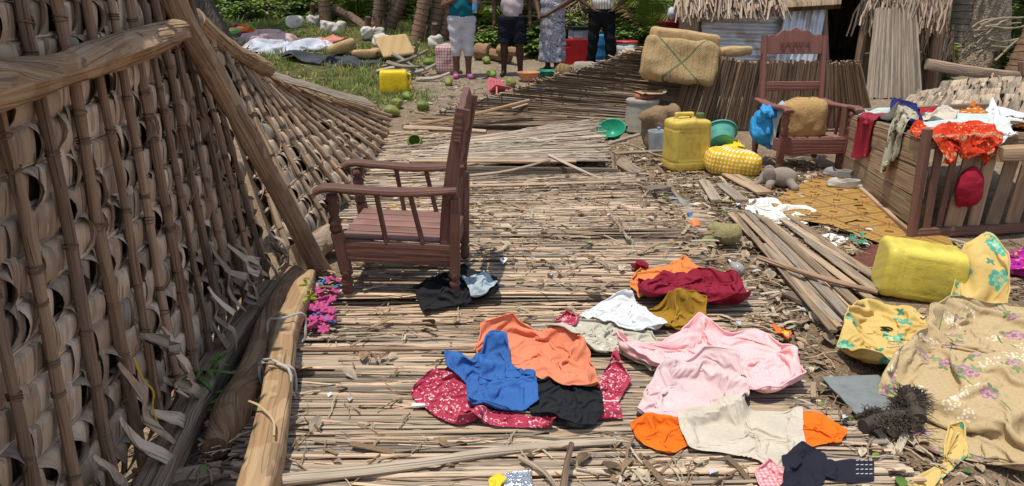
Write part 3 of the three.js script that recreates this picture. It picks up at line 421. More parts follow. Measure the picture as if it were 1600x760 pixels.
{
  const y0 = 0.035;
  reedPanel('reed_panel', 'large flat panel of split palm ribs carrying the heaps of clothes', 100, (t) => V(lerp(-0.84, -1.0, t) + (t < 0.5 ? 0 : 0.18 * (t - 0.5)), y0 + 0.012 * Math.sin(t * 5), lerp(-1.62, -3.5, t)), (t) => V(lerp(1.12, 1.1, t) + 0.05 * Math.sin(t * 9), y0 + 0.01 * Math.sin(t * 7 + 1), lerp(-1.66, -3.52, t)), { seed: 41, r: 0.0112, over: 0.07, layers: 3, fine: 900 });
  reedPanel('reed_panel', 'flat panel of split palm ribs under the slatted armchair', 46, (t) => V(lerp(-0.82, -0.75, t), y0 + 0.035, lerp(-3.32, -4.3, t)), (t) => V(lerp(1.08, 1.02, t), y0 + 0.03, lerp(-3.36, -4.36, t)), { seed: 42, r: 0.0112, over: 0.06, layers: 3, fine: 500 });
  reedPanel('reed_panel', 'flat panel of split palm ribs with frayed fanned ends behind the slatted armchair', 58, (t) => V(lerp(-0.95, -1.05, t), y0 + 0.045 + 0.02 * Math.sin(t * 8), lerp(-4.2, -5.5, t)), (t) => V(lerp(1.16, 0.95, t) + 0.1 * Math.sin(t * 6.5), y0 + 0.06, lerp(-4.18, -5.72, t) - 0.12 * Math.sin(t * 9)), { seed: 43, r: 0.0115, over: 0.1, bow: 0.035, layers: 3, fine: 600 });
  const poly = [[-0.95, -1.5], [1.15, -1.5], [1.12, -3.5], [1.05, -4.3], [1.05, -5.7], [-1, -5.5], [-1, -3.4]]; hmFill(poly, (x, z) => z > -3.3 ? y0 + 0.016 : z > -4.2 ? y0 + 0.054 : y0 + 0.072);
  reedPanel('reed_panel', 'small broken panel of palm ribs bridging the gap to the sunlit leaf roof', 60, (t) => V(lerp(-1.15, -1.3, t), 0.03 + 0.03 * Math.sin(t * 7), lerp(-5.55, -7.9, t)), (t) => V(lerp(-0.1, -0.75, t) + 0.15 * Math.sin(t * 11), 0.05, lerp(-5.75, -8.0, t)), { seed: 45, r: 0.014, over: 0.12, layers: 2, bow: 0.04, jit: 0.12, fine: 300, broken: 0.3 });
  // fan of paler stalks spread out beyond
  const fa = G(648, 258, 0.1);
  const fan = reedPanel('palm_fan', 'sunlit fan of pale palm stalks spread over the debris', 64, (t) => V(lerp(-0.78, -0.5, t), 0.07 + 0.05 * t, lerp(-6.35, -7.05, t)), (t) => { const p = Z(lerp(948, 930, t), lerp(252, 186, t), lerp(6.35, 7.5, t)); return p; }, { seed: 44, r: 0.013, over: 0.1, mats: greyReedM, bow: 0.03, layers: 2, fine: 400, group: undefined, cat: 'palm leaf', flat: 0.5 });
}
// ---------------------------------------------------------------- the wall panel that is still half standing: it twists from lying (left) to upright (right)
{
  const Lc = curveAt([Z(628, 196, 8.3), Z(700, 172, 8.45), Z(770, 150, 8.5), Z(840, 128, 8.45), Z(920, 104, 8.4), Z(1005, 72, 8.4)]);
  const Rc = curveAt([Z(985, 196, 8.1), Z(1020, 188, 8.25), Z(1050, 172, 8.3), Z(1075, 150, 8.35), Z(1090, 120, 8.45), Z(1100, 84, 8.5)]);
  const darkReed = tones(6, [0.3, 0.21, 0.14], 0.34, 0.14, { map: streak, bump: streakB, rep: [5, 0.9], bs: 0.004, r: 0.88 });
  const root = reedPanel('reed_wall', 'long buckled wall of brown palm ribs rising from the ground towards the burlap sack', 120, Lc, Rc, { seed: 51, r: 0.016, over: 0.03, layers: 2, mats: [...darkReed, greyReedM[1], reedM[2]], bow: 0.025, under: 0.02, broken: 0.04, fine: 700, group: 'half standing rib walls' });
  // frayed cut ends along its top rim
  const q = rng(52); for (let i = 0; i < 90; i++) { const t = 0.16 + 0.84 * q(), a = Lc(t); const b = a.clone().add(V(rr(-0.07, 0.03), rr(-0.02, 0.05), rr(-0.05, 0.09))); part(root, 'reed_end', reedGeo(a, b, 0.011, q, { bow: 0.004, segs: 2 }), pick(reedM)); }
  part(root, 'top_batten', board([Z(640, 196, 8.15), Z(725, 182, 8.2), Z(828, 157, 8.25)], 0.05, 0.03, { seed: 21, segs: 10 }), timberM[3]);
  // upright part, behind the carved armchair and the bed
  const Bc = curveAt([G(1045, 205, 0), G(1150, 207, 0), G(1260, 207, 0), G(1375, 204, 0)].map((p) => p.add(V(0, 0.02, -0.1)))), Tc = curveAt([Z(1085, 84, 8.35), Z(1170, 94, 8.15), Z(1270, 96, 8.05), Z(1345, 97, 8.0)]);
  const r2 = thing('reed_wall', 'dark upright wall of close palm ribs behind the carved armchair', 'wall panel', 'half standing rib walls');
  for (let l = 0; l < 2; l++) for (let i = 0; i < 130; i++) { const t = (i + q() * 0.9) / 130, a = Bc(t).add(V(0, 0, -l * 0.02)), b = Tc(clamp(t + 0.02 * (q() - 0.5), 0, 1)).add(V(0, rr(-0.035, 0.02), -l * 0.02)); part(r2, 'reed', reedGeo(a, b, 0.015 * (0.7 + 0.6 * q()), q, { bow: 0.008, segs: 5 }), pick(darkReed)); }
  part(r2, 'top_rail', stick([Tc(0), Tc(0.3), Tc(0.7), Tc(1)].map((p) => p.clone().add(V(0, -0.03, -0.05))), 0.02, 7, { segs: 12 }), timberM[2]);
}
// ---------------------------------------------------------------- painted wooden armchairs
const paintT = dtex(256, 512, (u, v) => { const chip = sstep(0.66, 0.72, 0.55 * vn(u * 24, v * 30, 111, 24, 30) + 0.45 * vn(u * 60, v * 24, 112, 60, 24)), k = 0.82 + 0.3 * vn(u * 8, v * 6, 113, 8, 6) + 0.12 * (vn(u * 90, v * 10, 114, 90, 10) - 0.5), dust = 0.22 * sstep(0.45, 0.8, vn(u * 5, v * 9, 115, 5, 9)); return mix3(mix3([k * 0.8, k * 0.8, k * 0.8], [1, 1, 1], dust * 0.5), [1, 0.95, 0.85], chip * 0.6); });
const chairM = mat({ c: [0.19, 0.092, 0.068], map: paintT, bump: woodB, rep: [3, 0.8], bs: 0.0025, r: 0.55, spec: 0.5 });
const chairM2 = mat({ c: [0.27, 0.115, 0.09], map: paintT, bump: woodB, rep: [3, 0.8], bs: 0.0025, r: 0.55, spec: 0.5 });
const slatM = tones(3, [0.3, 0.165, 0.135], 0.12, 0.05, { map: wood, bump: woodB, rep: [4, 0.8], bs: 0.002, r: 0.5 });
const beam = (a, b, w, h, seed, up, o = {}) => board([a, a.clone().lerp(b, 0.5), b], w, h, { seed, up, ch: 0.006, worn: 0.0012, segs: 5, ...o });
function turned(y0, y1, r, seed) { const pr = [[0, y0], [r * 0.75, y0], [r, y0 + 0.02], [r * 0.8, y0 + 0.035], [r * 1.05, y0 + 0.05], [r * 0.62, y0 + 0.075], [r * 0.78, lerp(y0, y1, 0.5)], [r, y1 - 0.06], [r * 0.65, y1 - 0.04], [r * 1.05, y1 - 0.025], [r * 0.8, y1], [0, y1]]; return lathe(pr, 14); }
function armchair(label, m, backH, slatN) {
  const t = thing('wooden_armchair', label, 'chair', 'painted wooden armchairs'), w = 0.255, zf = 0.25, zb = -0.25, arm = 0.47, seat = 0.24;
  for (const s of [-1, 1]) {
    const leg = part(t, 'front_leg', merge([beam(V(s * w, 0.11, zf - 0.012), V(s * w, seat + 0.05, zf + 0.018), 0.05, 0.05, 3), xf(turned(0, 0.12, 0.029), V(s * w, 0, zf - 0.014)), xf(turned(0, arm - seat - 0.05, 0.03), V(s * w, seat + 0.05, zf + 0.02), 0, 0.05)]), m);
    part(t, 'rear_leg', merge([beam(V(s * w, 0.1, zb - 0.012), V(s * w, arm - 0.02, zb - 0.02), 0.045, 0.045, 5), xf(turned(0, 0.11, 0.026), V(s * w, 0, zb - 0.012))]), m);
    // arm: broad, bowed, rounded front end
    part(t, 'armrest', board([V(s * w, arm + 0.02, zb - 0.03), V(s * w, arm + 0.008, zb + 0.2), V(s * (w + 0.008), arm + 0.022, zf - 0.06), V(s * (w + 0.012), arm + 0.028, zf + 0.055), V(s * (w + 0.012), arm + 0.012, zf + 0.1)], 0.07, 0.032, { segs: 16, ch: 0.011, worn: 0.001, seed: 7 }), m);
    part(t, 'side_rail', beam(V(s * w, seat - 0.035, zf), V(s * w, seat - 0.055, zb), 0.026, 0.1, 8), m);
    for (const [a, b] of [[0.08, 0.045], [-0.07, -0.12]]) part(t, 'arm_spindle', beam(V(s * w, seat, b), V(s * w, arm + 0.005, a), 0.026, 0.02, 9), m);
    part(t, 'back_post', board([V(s * (w - 0.012), seat - 0.1, zb + 0.03), V(s * (w - 0.012), seat + 0.1, zb + 0.018), V(s * (w - 0.012), arm + 0.06, zb - 0.004), V(s * (w - 0.012), backH, zb - 0.062)], 0.036, 0.06, { segs: 12, ch: 0.007, worn: 0.001, seed: 11, up: V(0, 0, 1) }), m);
  }
  part(t, 'front_rail', beam(V(-w, seat - 0.04, zf), V(w, seat - 0.04, zf), 0.026, 0.12, 12), m);
  part(t, 'rear_rail', beam(V(-w, seat - 0.045, zb), V(w, seat - 0.045, zb), 0.024, 0.08, 13), m);
  for (let i = 0; i < slatN; i++) { const x = lerp(-w + 0.06, w - 0.06, i / (slatN - 1)); part(t, 'seat_slat', beam(V(x, seat + 0.022, zf - 0.0), V(x, seat - 0.0, zb + 0.02), 0.078, 0.016, 20 + i), slatM[i % 3]); }
  const zAt = (y) => lerp(zb - 0.004, zb - 0.062, (y - arm - 0.06) / (backH - arm - 0.06));
  part(t, 'back_rail', beam(V(-w, arm + 0.13, zAt(arm + 0.13)), V(w, arm + 0.13, zAt(arm + 0.13)), 0.02, 0.075, 15), m);
  // crest board with a wavy carved top
  const sh = new THREE.Shape(), y0 = backH - 0.14; sh.moveTo(-w - 0.012, y0); sh.lineTo(w + 0.012, y0); sh.lineTo(w + 0.012, backH - 0.01);
  for (let i = 0; i <= 24; i++) { const x = lerp(w + 0.012, -w - 0.012, i / 24), u = Math.abs(x) / w; sh.lineTo(x, backH + 0.052 * Math.pow(Math.cos(u * 1.5), 2) + 0.011 * Math.cos(u * 16) - 0.014 * u); }
  const cg = new THREE.ExtrudeGeometry(sh, { depth: 0.022, bevelEnabled: true, bevelSize: 0.004, bevelThickness: 0.004, bevelSegments: 2, curveSegments: 6 }); cg.translate(0, -y0, -0.011); xf(cg, V(0, y0, zAt(y0 + 0.07) + 0.012), 0, -0.1);
  const crest = part(t, 'crest_board', cg, m);
  for (const [x, a] of [[-0.1, 0.6], [-0.06, -0.5], [0, 0], [0.06, 0.5], [0.1, -0.6], [-0.03, 1.2], [0.03, -1.2]]) part(crest, 'carving', xf(new THREE.TorusGeometry(0.02, 0.0035, 5, 14, 4.2), V(x, y0 + 0.075, zAt(y0 + 0.075) + 0.027), 0, -0.1, a * 2), m);
  return t;
}
{
  const a = armchair('brown painted slatted armchair standing empty, side on, on the fallen reed panels', chairM, 0.845, 5), p = G(626, 430, 0.085);
  place(a, V((G(540, 458, 0.085).x + G(710, 460, 0.085).x) / 2, 0.083, -3.585), -Math.PI / 2 - 0.03);
  const b = armchair('brown painted armchair with carved crest, a basket and blue cloth on its seat', chairM2, 1.0, 5);
  const f0 = G(1203, 268), f1 = G(1310, 262); place(b, V((f0.x + f1.x) / 2, 0.005, f0.z - 0.24), 0.06); b.scale.set(1.07, 1.05, 1.12);
}
// ---------------------------------------------------------------- collapsed bed frame spread with clothes
const bedM = tones(4, [0.4, 0.27, 0.17], 0.2, 0.1, { map: streak, bump: streakB, rep: [1.6, 0.5], bs: 0.004, r: 0.75 });
const bedRedM = mat({ c: [0.24, 0.12, 0.085], map: paintT, bump: woodB, rep: [3, 0.7], bs: 0.003, r: 0.6 });
const bed = { nl: G(1428, 372), fl: G(1318, 268) }; bed.nr = bed.nl.clone().add(V(1.15, 0, -0.22)); bed.fr = bed.fl.clone().add(V(1.25, 0, -0.25));
bed.hN = 0.615; bed.hF = 0.475;
const bedAt = (u, v, y) => { const p = bed.nl.clone().lerp(bed.nr, u).lerp(bed.fl.clone().lerp(bed.fr, u), v); p.y = y ?? lerp(bed.hN, bed.hF, v); return p; };
const bq = { ax: bed.nl.x, az: bed.nl.z, bx: bed.nr.x - bed.nl.x, bz: bed.nr.z - bed.nl.z, cx: bed.fl.x - bed.nl.x, cz: bed.fl.z - bed.nl.z }; bq.dx = bed.fr.x - bed.nl.x - bq.bx - bq.cx; bq.dz = bed.fr.z - bed.nl.z - bq.bz - bq.cz;
const bedUV = (x, z) => { let u = 0.5, v = 0.5; for (let k = 0; k < 3; k++) { const ex = x - (bq.ax + bq.bx * u + bq.cx * v + bq.dx * u * v), ez = z - (bq.az + bq.bz * u + bq.cz * v + bq.dz * u * v), ax = bq.bx + bq.dx * v, az = bq.bz + bq.dz * v, bx = bq.cx + bq.dx * u, bz = bq.cz + bq.dz * u, det = ax * bz - az * bx; u += (ex * bz - ez * bx) / det; v += (ax * ez - az * ex) / det; } return [u, v]; };
{
  const t = thing('bed_frame', 'collapsed brown plank bed frame with slatted end, spread with laundry', 'bed');
  for (let i = 0; i < 8; i++) { const u = (i + 0.5) / 8; part(t, 'deck_plank', board([bedAt(u, -0.005), bedAt(u, 0.5), bedAt(u, 1.005)], 0.15, 0.022, { seed: 30 + i, segs: 8 }).translate(0, -0.014 - 0.002 * (i % 2), 0), bedM[i % 4]); }
  // side of wide boards, resting slanted on the ground
  const side = (v0, v1, a, b, m, seed, dx = 0) => part(t, 'side_board', board([bedAt(0, v0, lerp(a[0], a[1], 0.5)).add(V(dx, 0, 0)), bedAt(0, v1, lerp(b[0], b[1], 0.5)).add(V(dx, 0, 0))], 0.028, Math.abs(a[1] - a[0]) - 0.006, { seed, segs: 8 }), m);
  side(0.0, 0.985, [0.42, 0.585], [0.3, 0.445], bedM[1], 41); side(0.0, 0.985, [0.24, 0.415], [0.13, 0.295], bedM[2], 42, 0.002); side(0.0, 0.985, [0.06, 0.235], [0.01, 0.126], bedM[0], 43, -0.002); side(0.0, 1, [0.0, 0.055], [-0.03, 0.02], bedM[3], 44, -0.03);
  part(t, 'corner_post', beam(bedAt(0, 0, 0).add(V(-0.03, 0, 0.03)), bedAt(0, 0, 0.66).add(V(-0.035, 0, 0.02)), 0.05, 0.045, 45), bedRedM);
  part(t, 'corner_post', beam(bedAt(0, 1, 0).add(V(-0.02, 0, -0.03)), bedAt(0, 1, 0.53).add(V(-0.02, 0, -0.03)), 0.07, 0.06, 46), bedRedM);
  part(t, 'corner_post', beam(bedAt(1, 1, 0).add(V(0.03, 0, -0.03)), bedAt(1, 1, 0.5).add(V(0.03, 0, -0.03)), 0.07, 0.06, 47), bedRedM);
  part(t, 'corner_post', beam(bedAt(1, 0, 0).add(V(0.03, 0, 0.03)), bedAt(1, 0, 0.62).add(V(0.03, 0, 0.03)), 0.07, 0.06, 48), bedRedM);
  // slatted end facing the yard
  const E = (u, y, dz = 0) => bedAt(u, 0, y).add(V(0, 0, dz));
  part(t, 'end_rail', beam(E(-0.02, 0.035, 0.02), E(1.02, 0.03, 0.02), 0.04, 0.06, 51), bedRedM);
  part(t, 'end_rail', beam(E(0, 0.565, -0.012), E(1.0, 0.555, -0.012), 0.03, 0.055, 52), bedM[1]);
  const sl = [[0.055, 0.05, 0], [0.125, 0.04, 0.05], [0.21, 0.11, 0.1], [0.33, 0.075, 0.06], [0.44, 0.085, 0.12], [0.56, 0.09, 0.09], [0.67, 0.06, 0.05], [0.79, 0.09, 0.06], [0.9, 0.08, 0.02]];
  sl.forEach(([u, w, lean], i) => part(t, 'end_slat', beam(E(u, 0.06, 0.012), E(u + lean * 0.5, 0.55, 0.012), w, 0.02, 60 + i, V(0, 0, 1)), i < 2 ? bedRedM : bedM[i % 4]));
  part(t, 'top_beam', board([E(0.345, 0.515, 0.085), E(1.1, 0.51, 0.07)], 0.09, 0.085, { seed: 71, worn: 0.006, ch: 0.01 }), timberM[4]);
  part(t, 'back_rail', beam(bedAt(0, 1.0).add(V(0, 0.01, -0.0)), bedAt(1, 1.0).add(V(0, 0.03, 0)), 0.05, 0.05, 74), bedM[0]);
}
const bedPoly = [bedAt(-0.02, -0.02), bedAt(1.02, -0.02), bedAt(1.02, 1.02), bedAt(-0.02, 1.02)].map((p) => [p.x, p.z]);
const onBed = (p) => {   // over the deck: its top carries; deeper down: out to the nearest edge
  if (!inside(bedPoly, p[0], p[2])) return false; const [u, v] = bedUV(p[0], p[2]), top = Math.max(lerp(bed.hN, bed.hF, v) + 0.006, bedHM(p[0], p[2]));
  if (p[1] >= top) return false; if (top - p[1] < 0.09) { p[1] = top; return true; }
  if ((u + 0.02) * 1.15 < (v + 0.02) * 2.1) { p[0] -= 0.6 * (u + 0.025) * 1.15 } else p[2] += 0.6 * (v + 0.02) * 2.1; return true;
};
const bedH = new Map(), bkey = (x, z) => Math.round(x / 0.02) * 10007 + Math.round(z / 0.02);
const bedHM = (x, z) => bedH.get(bkey(x, z)) ?? 0;
function bedSplat(g) { const p = g.attributes.position; for (let i = 0; i < p.count; i++) { if (p.getY(i) < 0.45) continue; const k = bkey(p.getX(i), p.getZ(i)); bedH.set(k, Math.max(bedH.get(k) ?? 0, p.getY(i) + 0.004)); } return g; }
// ---------------------------------------------------------------- jerricans, buckets, basins
const jerryF = (W, H, D) => (p) => {   // body with pressed panels and rounded edges, a bridge handle with its finger hole
  const [x, y, z] = p, e = 5, g = 0.0035 * Math.exp(-Math.pow((Math.abs(y - H * 0.45) - H * 0.29) / 0.007, 2)), inX = sstep(W * 0.36, W * 0.33, Math.abs(x)) * sstep(H * 0.27, H * 0.25, Math.abs(y - H * 0.45)), w = W / 2 - g, d = D / 2 - g - 0.004 * inX;
  const q = (Math.pow(Math.pow(Math.abs(x / w), e) + Math.pow(Math.abs(z / d), e), 1 / e) - 1) * Math.min(w, d), r = 0.028, sh = H * (0.91 - 0.05 * Math.abs(x) / W) * 0.5, a = q + r, b = Math.abs(y - sh) - sh + r; const body = Math.min(Math.max(a, b), 0) + Math.hypot(Math.max(a, 0), Math.max(b, 0)) - r;
  const hx = x + W * 0.1, hand = Math.hypot(Math.max(Math.abs(hx) - W * 0.2, 0), Math.max(Math.abs(y - H * 0.94) - 0.022, 0), Math.max(Math.abs(z) - 0.008, 0)) - 0.013, hole = Math.hypot(Math.max(Math.abs(hx) - W * 0.13, 0), y - H * 0.925) - 0.014;
  return smin(body, Math.max(hand, -hole), 0.012);
};
function jerrican(label, m, W, H, D, capM, cell = 0.0075) {
  const t = thing('jerrican', label, 'jerrican', 'yellow plastic jerricans');
  part(t, 'can_body', nets(jerryF(W, H, D), [-W / 2 - 0.02, -0.02, -D / 2 - 0.02], [W / 2 + 0.02, H + 0.02, D / 2 + 0.02], cell), m);
  const cap = part(t, 'cap', xf(lathe([[0, 0], [0.034, 0], [0.036, 0.006], [0.036, 0.03], [0.03, 0.036], [0, 0.036]], 18), V(W * 0.3, H * 0.915, 0)), capM);
  return t;
}
const canT = dtex(256, 256, (u, v) => { const k = 0.9 + 0.2 * vn(u * 5, v * 5, 71, 5, 5) - 0.14 * sstep(0.55, 0.85, vn(u * 22, v * 9, 72, 22, 9)) - 0.15 * sstep(0.5, 0.9, vn(u * 7, v * 4, 74, 7, 4)) - 0.08 * sstep(0.7, 0.9, vn(u * 50, v * 30, 73, 50, 30)); return [k, k * 0.97, k * 0.85]; });
const canM = mat({ c: [0.7, 0.53, 0.12], map: canT, bump: mottB, rep: [2.5, 2.5], bs: 0.002, r: 0.42, tr: 0.12 }), canM2 = mat({ c: [0.78, 0.66, 0.13], map: canT, bump: mottB, rep: [2.5, 2.5], bs: 0.002, r: 0.34, tr: 0.12 }), canM3 = mat({ c: [0.8, 0.55, 0.02], map: canT, rep: [2.5, 2.5], r: 0.38 });
const greenCap = mat({ c: [0.1, 0.14, 0.05], r: 0.5 });
{
  const a = jerrican('dull yellow jerrican standing upright with a dark green cap, beside the yellow woven bag', canM, 0.345, 0.46, 0.26, greenCap); place(a, G(1070, 263, 0.015), 0.22);
  const b = jerrican('bright yellow jerrican lying on its side with cloth over one end', canM2, 0.26, 0.4, 0.25, greenCap); const c = G(1376, 458, 0.02); place(b, V(c.x, 0.15, c.z - 0.05), -0.22, 0, -Math.PI / 2 - 0.1);
  const d = jerrican('far off yellow jerrican lying flat in the yard near the green coconuts', canM3, 0.3, 0.4, 0.24, canM3, 0.012), e = G(592, 146, 0.01); place(d, V(e.x, e.y + 0.14, e.z - 0.1), 0.15, 0, -Math.PI / 2);
}
const plastic = (c, r = 0.4, o = {}) => mat({ c, r, map: mott, rep: [3, 3], ...o });
function basin(name, label, r, h, m, group) { return solo(name, label, name.includes('bucket') ? 'bucket' : 'basin', lathe([[0, 0.004], [r * 0.62, 0.004], [r * 0.66, 0.012], [r * 0.93, h - 0.012], [r * 1.0, h - 0.008], [r * 1.03, h - 0.02], [r * 1.04, h - 0.004], [r * 1.0, h], [r * 0.92, h - 0.004], [r * 0.64, 0.016], [0, 0.012]], 32), m, group); }
{
  const g = plastic([0.02, 0.28, 0.16], 0.35); place(basin('plastic_basin', 'green plastic basin tilted against the broken planks', 0.135, 0.11, g), G(957, 212, 0.03), 0, 0.55, 0.15);
  place(basin('plastic_basin', 'teal plastic basin behind the upright yellow jerrican', 0.17, 0.15, plastic([0.12, 0.42, 0.34], 0.35)), G(1128, 224, 0.02), 0, -0.95, 0);
  place(basin('plastic_basin', 'orange plastic basin on the ground before the man in shorts', 0.16, 0.13, plastic([0.62, 0.27, 0.14], 0.4)), G(826, 127, 0.0), 0);
  place(basin('plastic_basin', 'dark green plastic basin beside the orange basin', 0.15, 0.11, plastic([0.02, 0.24, 0.15], 0.4)), G(855, 122, 0.0), 0);
  // grey bucket upside down under brown sacking
  const b = thing('plastic_bucket', 'grey ribbed plastic bucket with a faded red lid under brown sacking', 'bucket'); place(b, G(1002, 205, 0), 0.3);
  part(b, 'bucket_body', lathe([[0, 0.01], [0.185, 0.0], [0.19, 0.02], [0.178, 0.04], [0.17, 0.27], [0.165, 0.29], [0.178, 0.3], [0.178, 0.335], [0.165, 0.34], [0, 0.34]], 10), plastic([0.36, 0.34, 0.29], 0.6));
  part(b, 'lid', xf(lathe([[0, 0.34], [0.1, 0.34], [0.105, 0.36], [0.1, 0.385], [0.06, 0.395], [0, 0.395]], 24), V(0.02, 0, 0)), plastic([0.42, 0.12, 0.09], 0.5));
}
// ---------------------------------------------------------------- printed fabrics (flat print only)
function print(seed, bg, draw, w = 512, grime = 0.3) {
  return ctex(w, w, (g) => { g.fillStyle = bg; g.fillRect(0, 0, w, w); const q = rng(seed); draw(g, w, q); for (let i = 0; i < 1400; i++) { g.fillStyle = `rgba(${q() < 0.5 ? '60,45,30' : '255,250,240'},${grime * 0.25 * q()})`; const r = 1 + q() * 9; g.fillRect(q() * w, q() * w, r, r * (0.3 + q())); } });
}
const blot = (g, x, y, r, n, col, q) => { g.fillStyle = col; for (let i = 0; i < n; i++) { const a = i / n * 6.283 + q() * 0.4; g.beginPath(); g.ellipse(x + Math.cos(a) * r * 0.55, y + Math.sin(a) * r * 0.55, r * 0.5, r * 0.32, a, 0, 6.283); g.fill(); } };
const paisleyT = print(3, '#a83a50', (g, w, q) => { for (let i = 0; i < 170; i++) { const x = q() * w, y = q() * w, r = 5 + q() * 12; g.strokeStyle = q() < 0.7 ? '#d9aab0' : '#6d1024'; g.lineWidth = 1.5 + q() * 2; g.beginPath(); g.arc(x, y, r, q() * 6, q() * 6 + 3.5); g.stroke(); g.fillStyle = '#e3c2c4'; for (let k = 0; k < 7; k++) { g.beginPath(); g.arc(x + (q() - 0.5) * 60, y + (q() - 0.5) * 60, 1.5 + q() * 2, 0, 7); g.fill(); } } g.strokeStyle = '#efdcd8'; g.lineWidth = 5; for (let k = 0; k < 2; k++) { g.beginPath(); g.moveTo(0, 120 + k * 250); g.lineTo(w, 120 + k * 250); g.stroke(); } });
const leafPrintT = print(4, '#b9b3a2', (g, w, q) => { for (let i = 0; i < 150; i++) { const x = q() * w, y = q() * w; g.fillStyle = q() < 0.5 ? '#8d897a' : '#d9d5c8'; g.beginPath(); g.ellipse(x, y, 4 + q() * 14, 2 + q() * 4, q() * 6, 0, 7); g.fill(); } g.fillStyle = '#3c3a34'; for (let i = 0; i < 40; i++) g.fillRect(q() * w, q() * w, 6, 6); });
const quiltT = print(6, '#b8a27c', (g, w, q) => {
  g.strokeStyle = 'rgba(120,80,40,0.35)'; g.lineWidth = 2; for (let i = 0; i < 40; i++) for (let k = 0; k < 40; k++) { g.beginPath(); const x = k * w / 40, y = i * w / 40; g.moveTo(x, y); g.lineTo(x + 12, y + (k % 2 ? 10 : -10)); g.stroke(); }
  for (let i = 0; i < 34; i++) { const x = q() * w, y = q() * w, r = 22 + q() * 20; for (let k = 0; k < 3; k++) blot(g, x + (q() - 0.5) * 80, y + (q() - 0.5) * 70, r * 0.8, 4, ['#7a8a5a', '#8a9268', '#6a7c54'][k], q); blot(g, x, y, r, 7, '#a07a80', q); blot(g, x + 3, y - 3, r * 0.7, 6, '#b8939a', q); blot(g, x, y, r * 0.35, 5, '#946474', q); }
  for (let i = 0; i < 22; i++) { const x = q() * w, y = q() * w; for (let k = 0; k < 34; k++) blot(g, x + (q() - 0.5) * 90, y + (q() - 0.5) * 50, 5, 5, q() < 0.8 ? '#ddd0bb' : '#c3a98c', q); }
  g.strokeStyle = '#4f7a3a'; g.lineWidth = 5; for (let i = 0; i < 9; i++) { const x = q() * w, y = q() * w; g.beginPath(); g.moveTo(x, y); g.quadraticCurveTo(x + 50 * (q() - 0.5), y + 60, x + 120 * (q() - 0.5), y + 130); g.stroke(); }
}, 1024);
const yellowT = print(7, '#cdb06c', (g, w, q) => { for (let i = 0; i < 13; i++) { const x = q() * w, y = q() * w; blot(g, x, y, 34, 8, '#5aa08a', q); blot(g, x, y, 22, 7, '#8dc0a0', q); blot(g, x + 40 * (q() - 0.5), y + 60, 14, 4, '#4c8a70', q); blot(g, x, y, 8, 5, '#e8d49a', q); } }, 512);
const skirtT = print(8, '#c23a20', (g, w, q) => { for (let i = 0; i < 500; i++) { g.fillStyle = ['#8e1f14', '#d9603a', '#a5261a', '#e08a5a'][i % 4]; g.beginPath(); g.arc(q() * w, q() * w, 2 + q() * 7, 0, 7); g.fill(); } for (let k = 0; k < 3; k++) { for (let x = 0; x < w; x += 3) { const y = (k + 0.5) * w / 3 + 16 * Math.sin(x / w * 6.283 * 3); for (let m = 0; m < 6; m++) { g.fillStyle = ['#d9c3a0', '#b59a78', '#8f6a52'][m % 3]; g.fillRect(x + q() * 3, y + (q() - 0.5) * 30, 4, 4); } } } });
const gingT = print(9, '#e6bcbc', (g, w) => { g.fillStyle = 'rgba(190,90,100,0.45)'; for (let i = 0; i < 16; i++) { g.fillRect(i * 32, 0, 14, w); g.fillRect(0, i * 32, w, 14); } }, 512);
const pinkT = print(10, '#efbcbc', (g, w, q) => { g.strokeStyle = 'rgba(215,140,148,0.22)'; g.lineWidth = 3; for (let i = 0; i < 43; i++) { g.beginPath(); g.moveTo(i * 12, 0); g.lineTo(i * 12, w); g.stroke(); } });
const camoT = print(11, '#a9a28c', (g, w, q) => { for (let i = 0; i < 90; i++) blot(g, q() * w, q() * w, 14 + q() * 22, 5, ['#6f6a58', '#8b8672', '#4f4a40', '#c2bba6'][i % 4], q); });
const batikT = print(12, '#b5692c', (g, w, q) => { for (let i = 0; i < 160; i++) blot(g, q() * w, q() * w, 8 + q() * 14, 5, ['#7d2c16', '#d9a85a', '#e3c88e', '#8f4a1e'][i % 4], q); });
const shirtPrintT = print(13, '#e9e6df', (g, w, q) => { g.fillStyle = '#4a4a55'; for (let i = 0; i < 9; i++) blot(g, q() * w, q() * w, 26, 6, i % 2 ? '#3c3c48' : '#8c8ca0', q); });
const flowerPinkT = print(14, '#a52a86', (g, w, q) => { for (let i = 0; i < 60; i++) blot(g, q() * w, q() * w, 10 + q() * 14, 6, ['#d9489c', '#e9b23c', '#5a1a6a', '#e06ab0'][i % 4], q); });
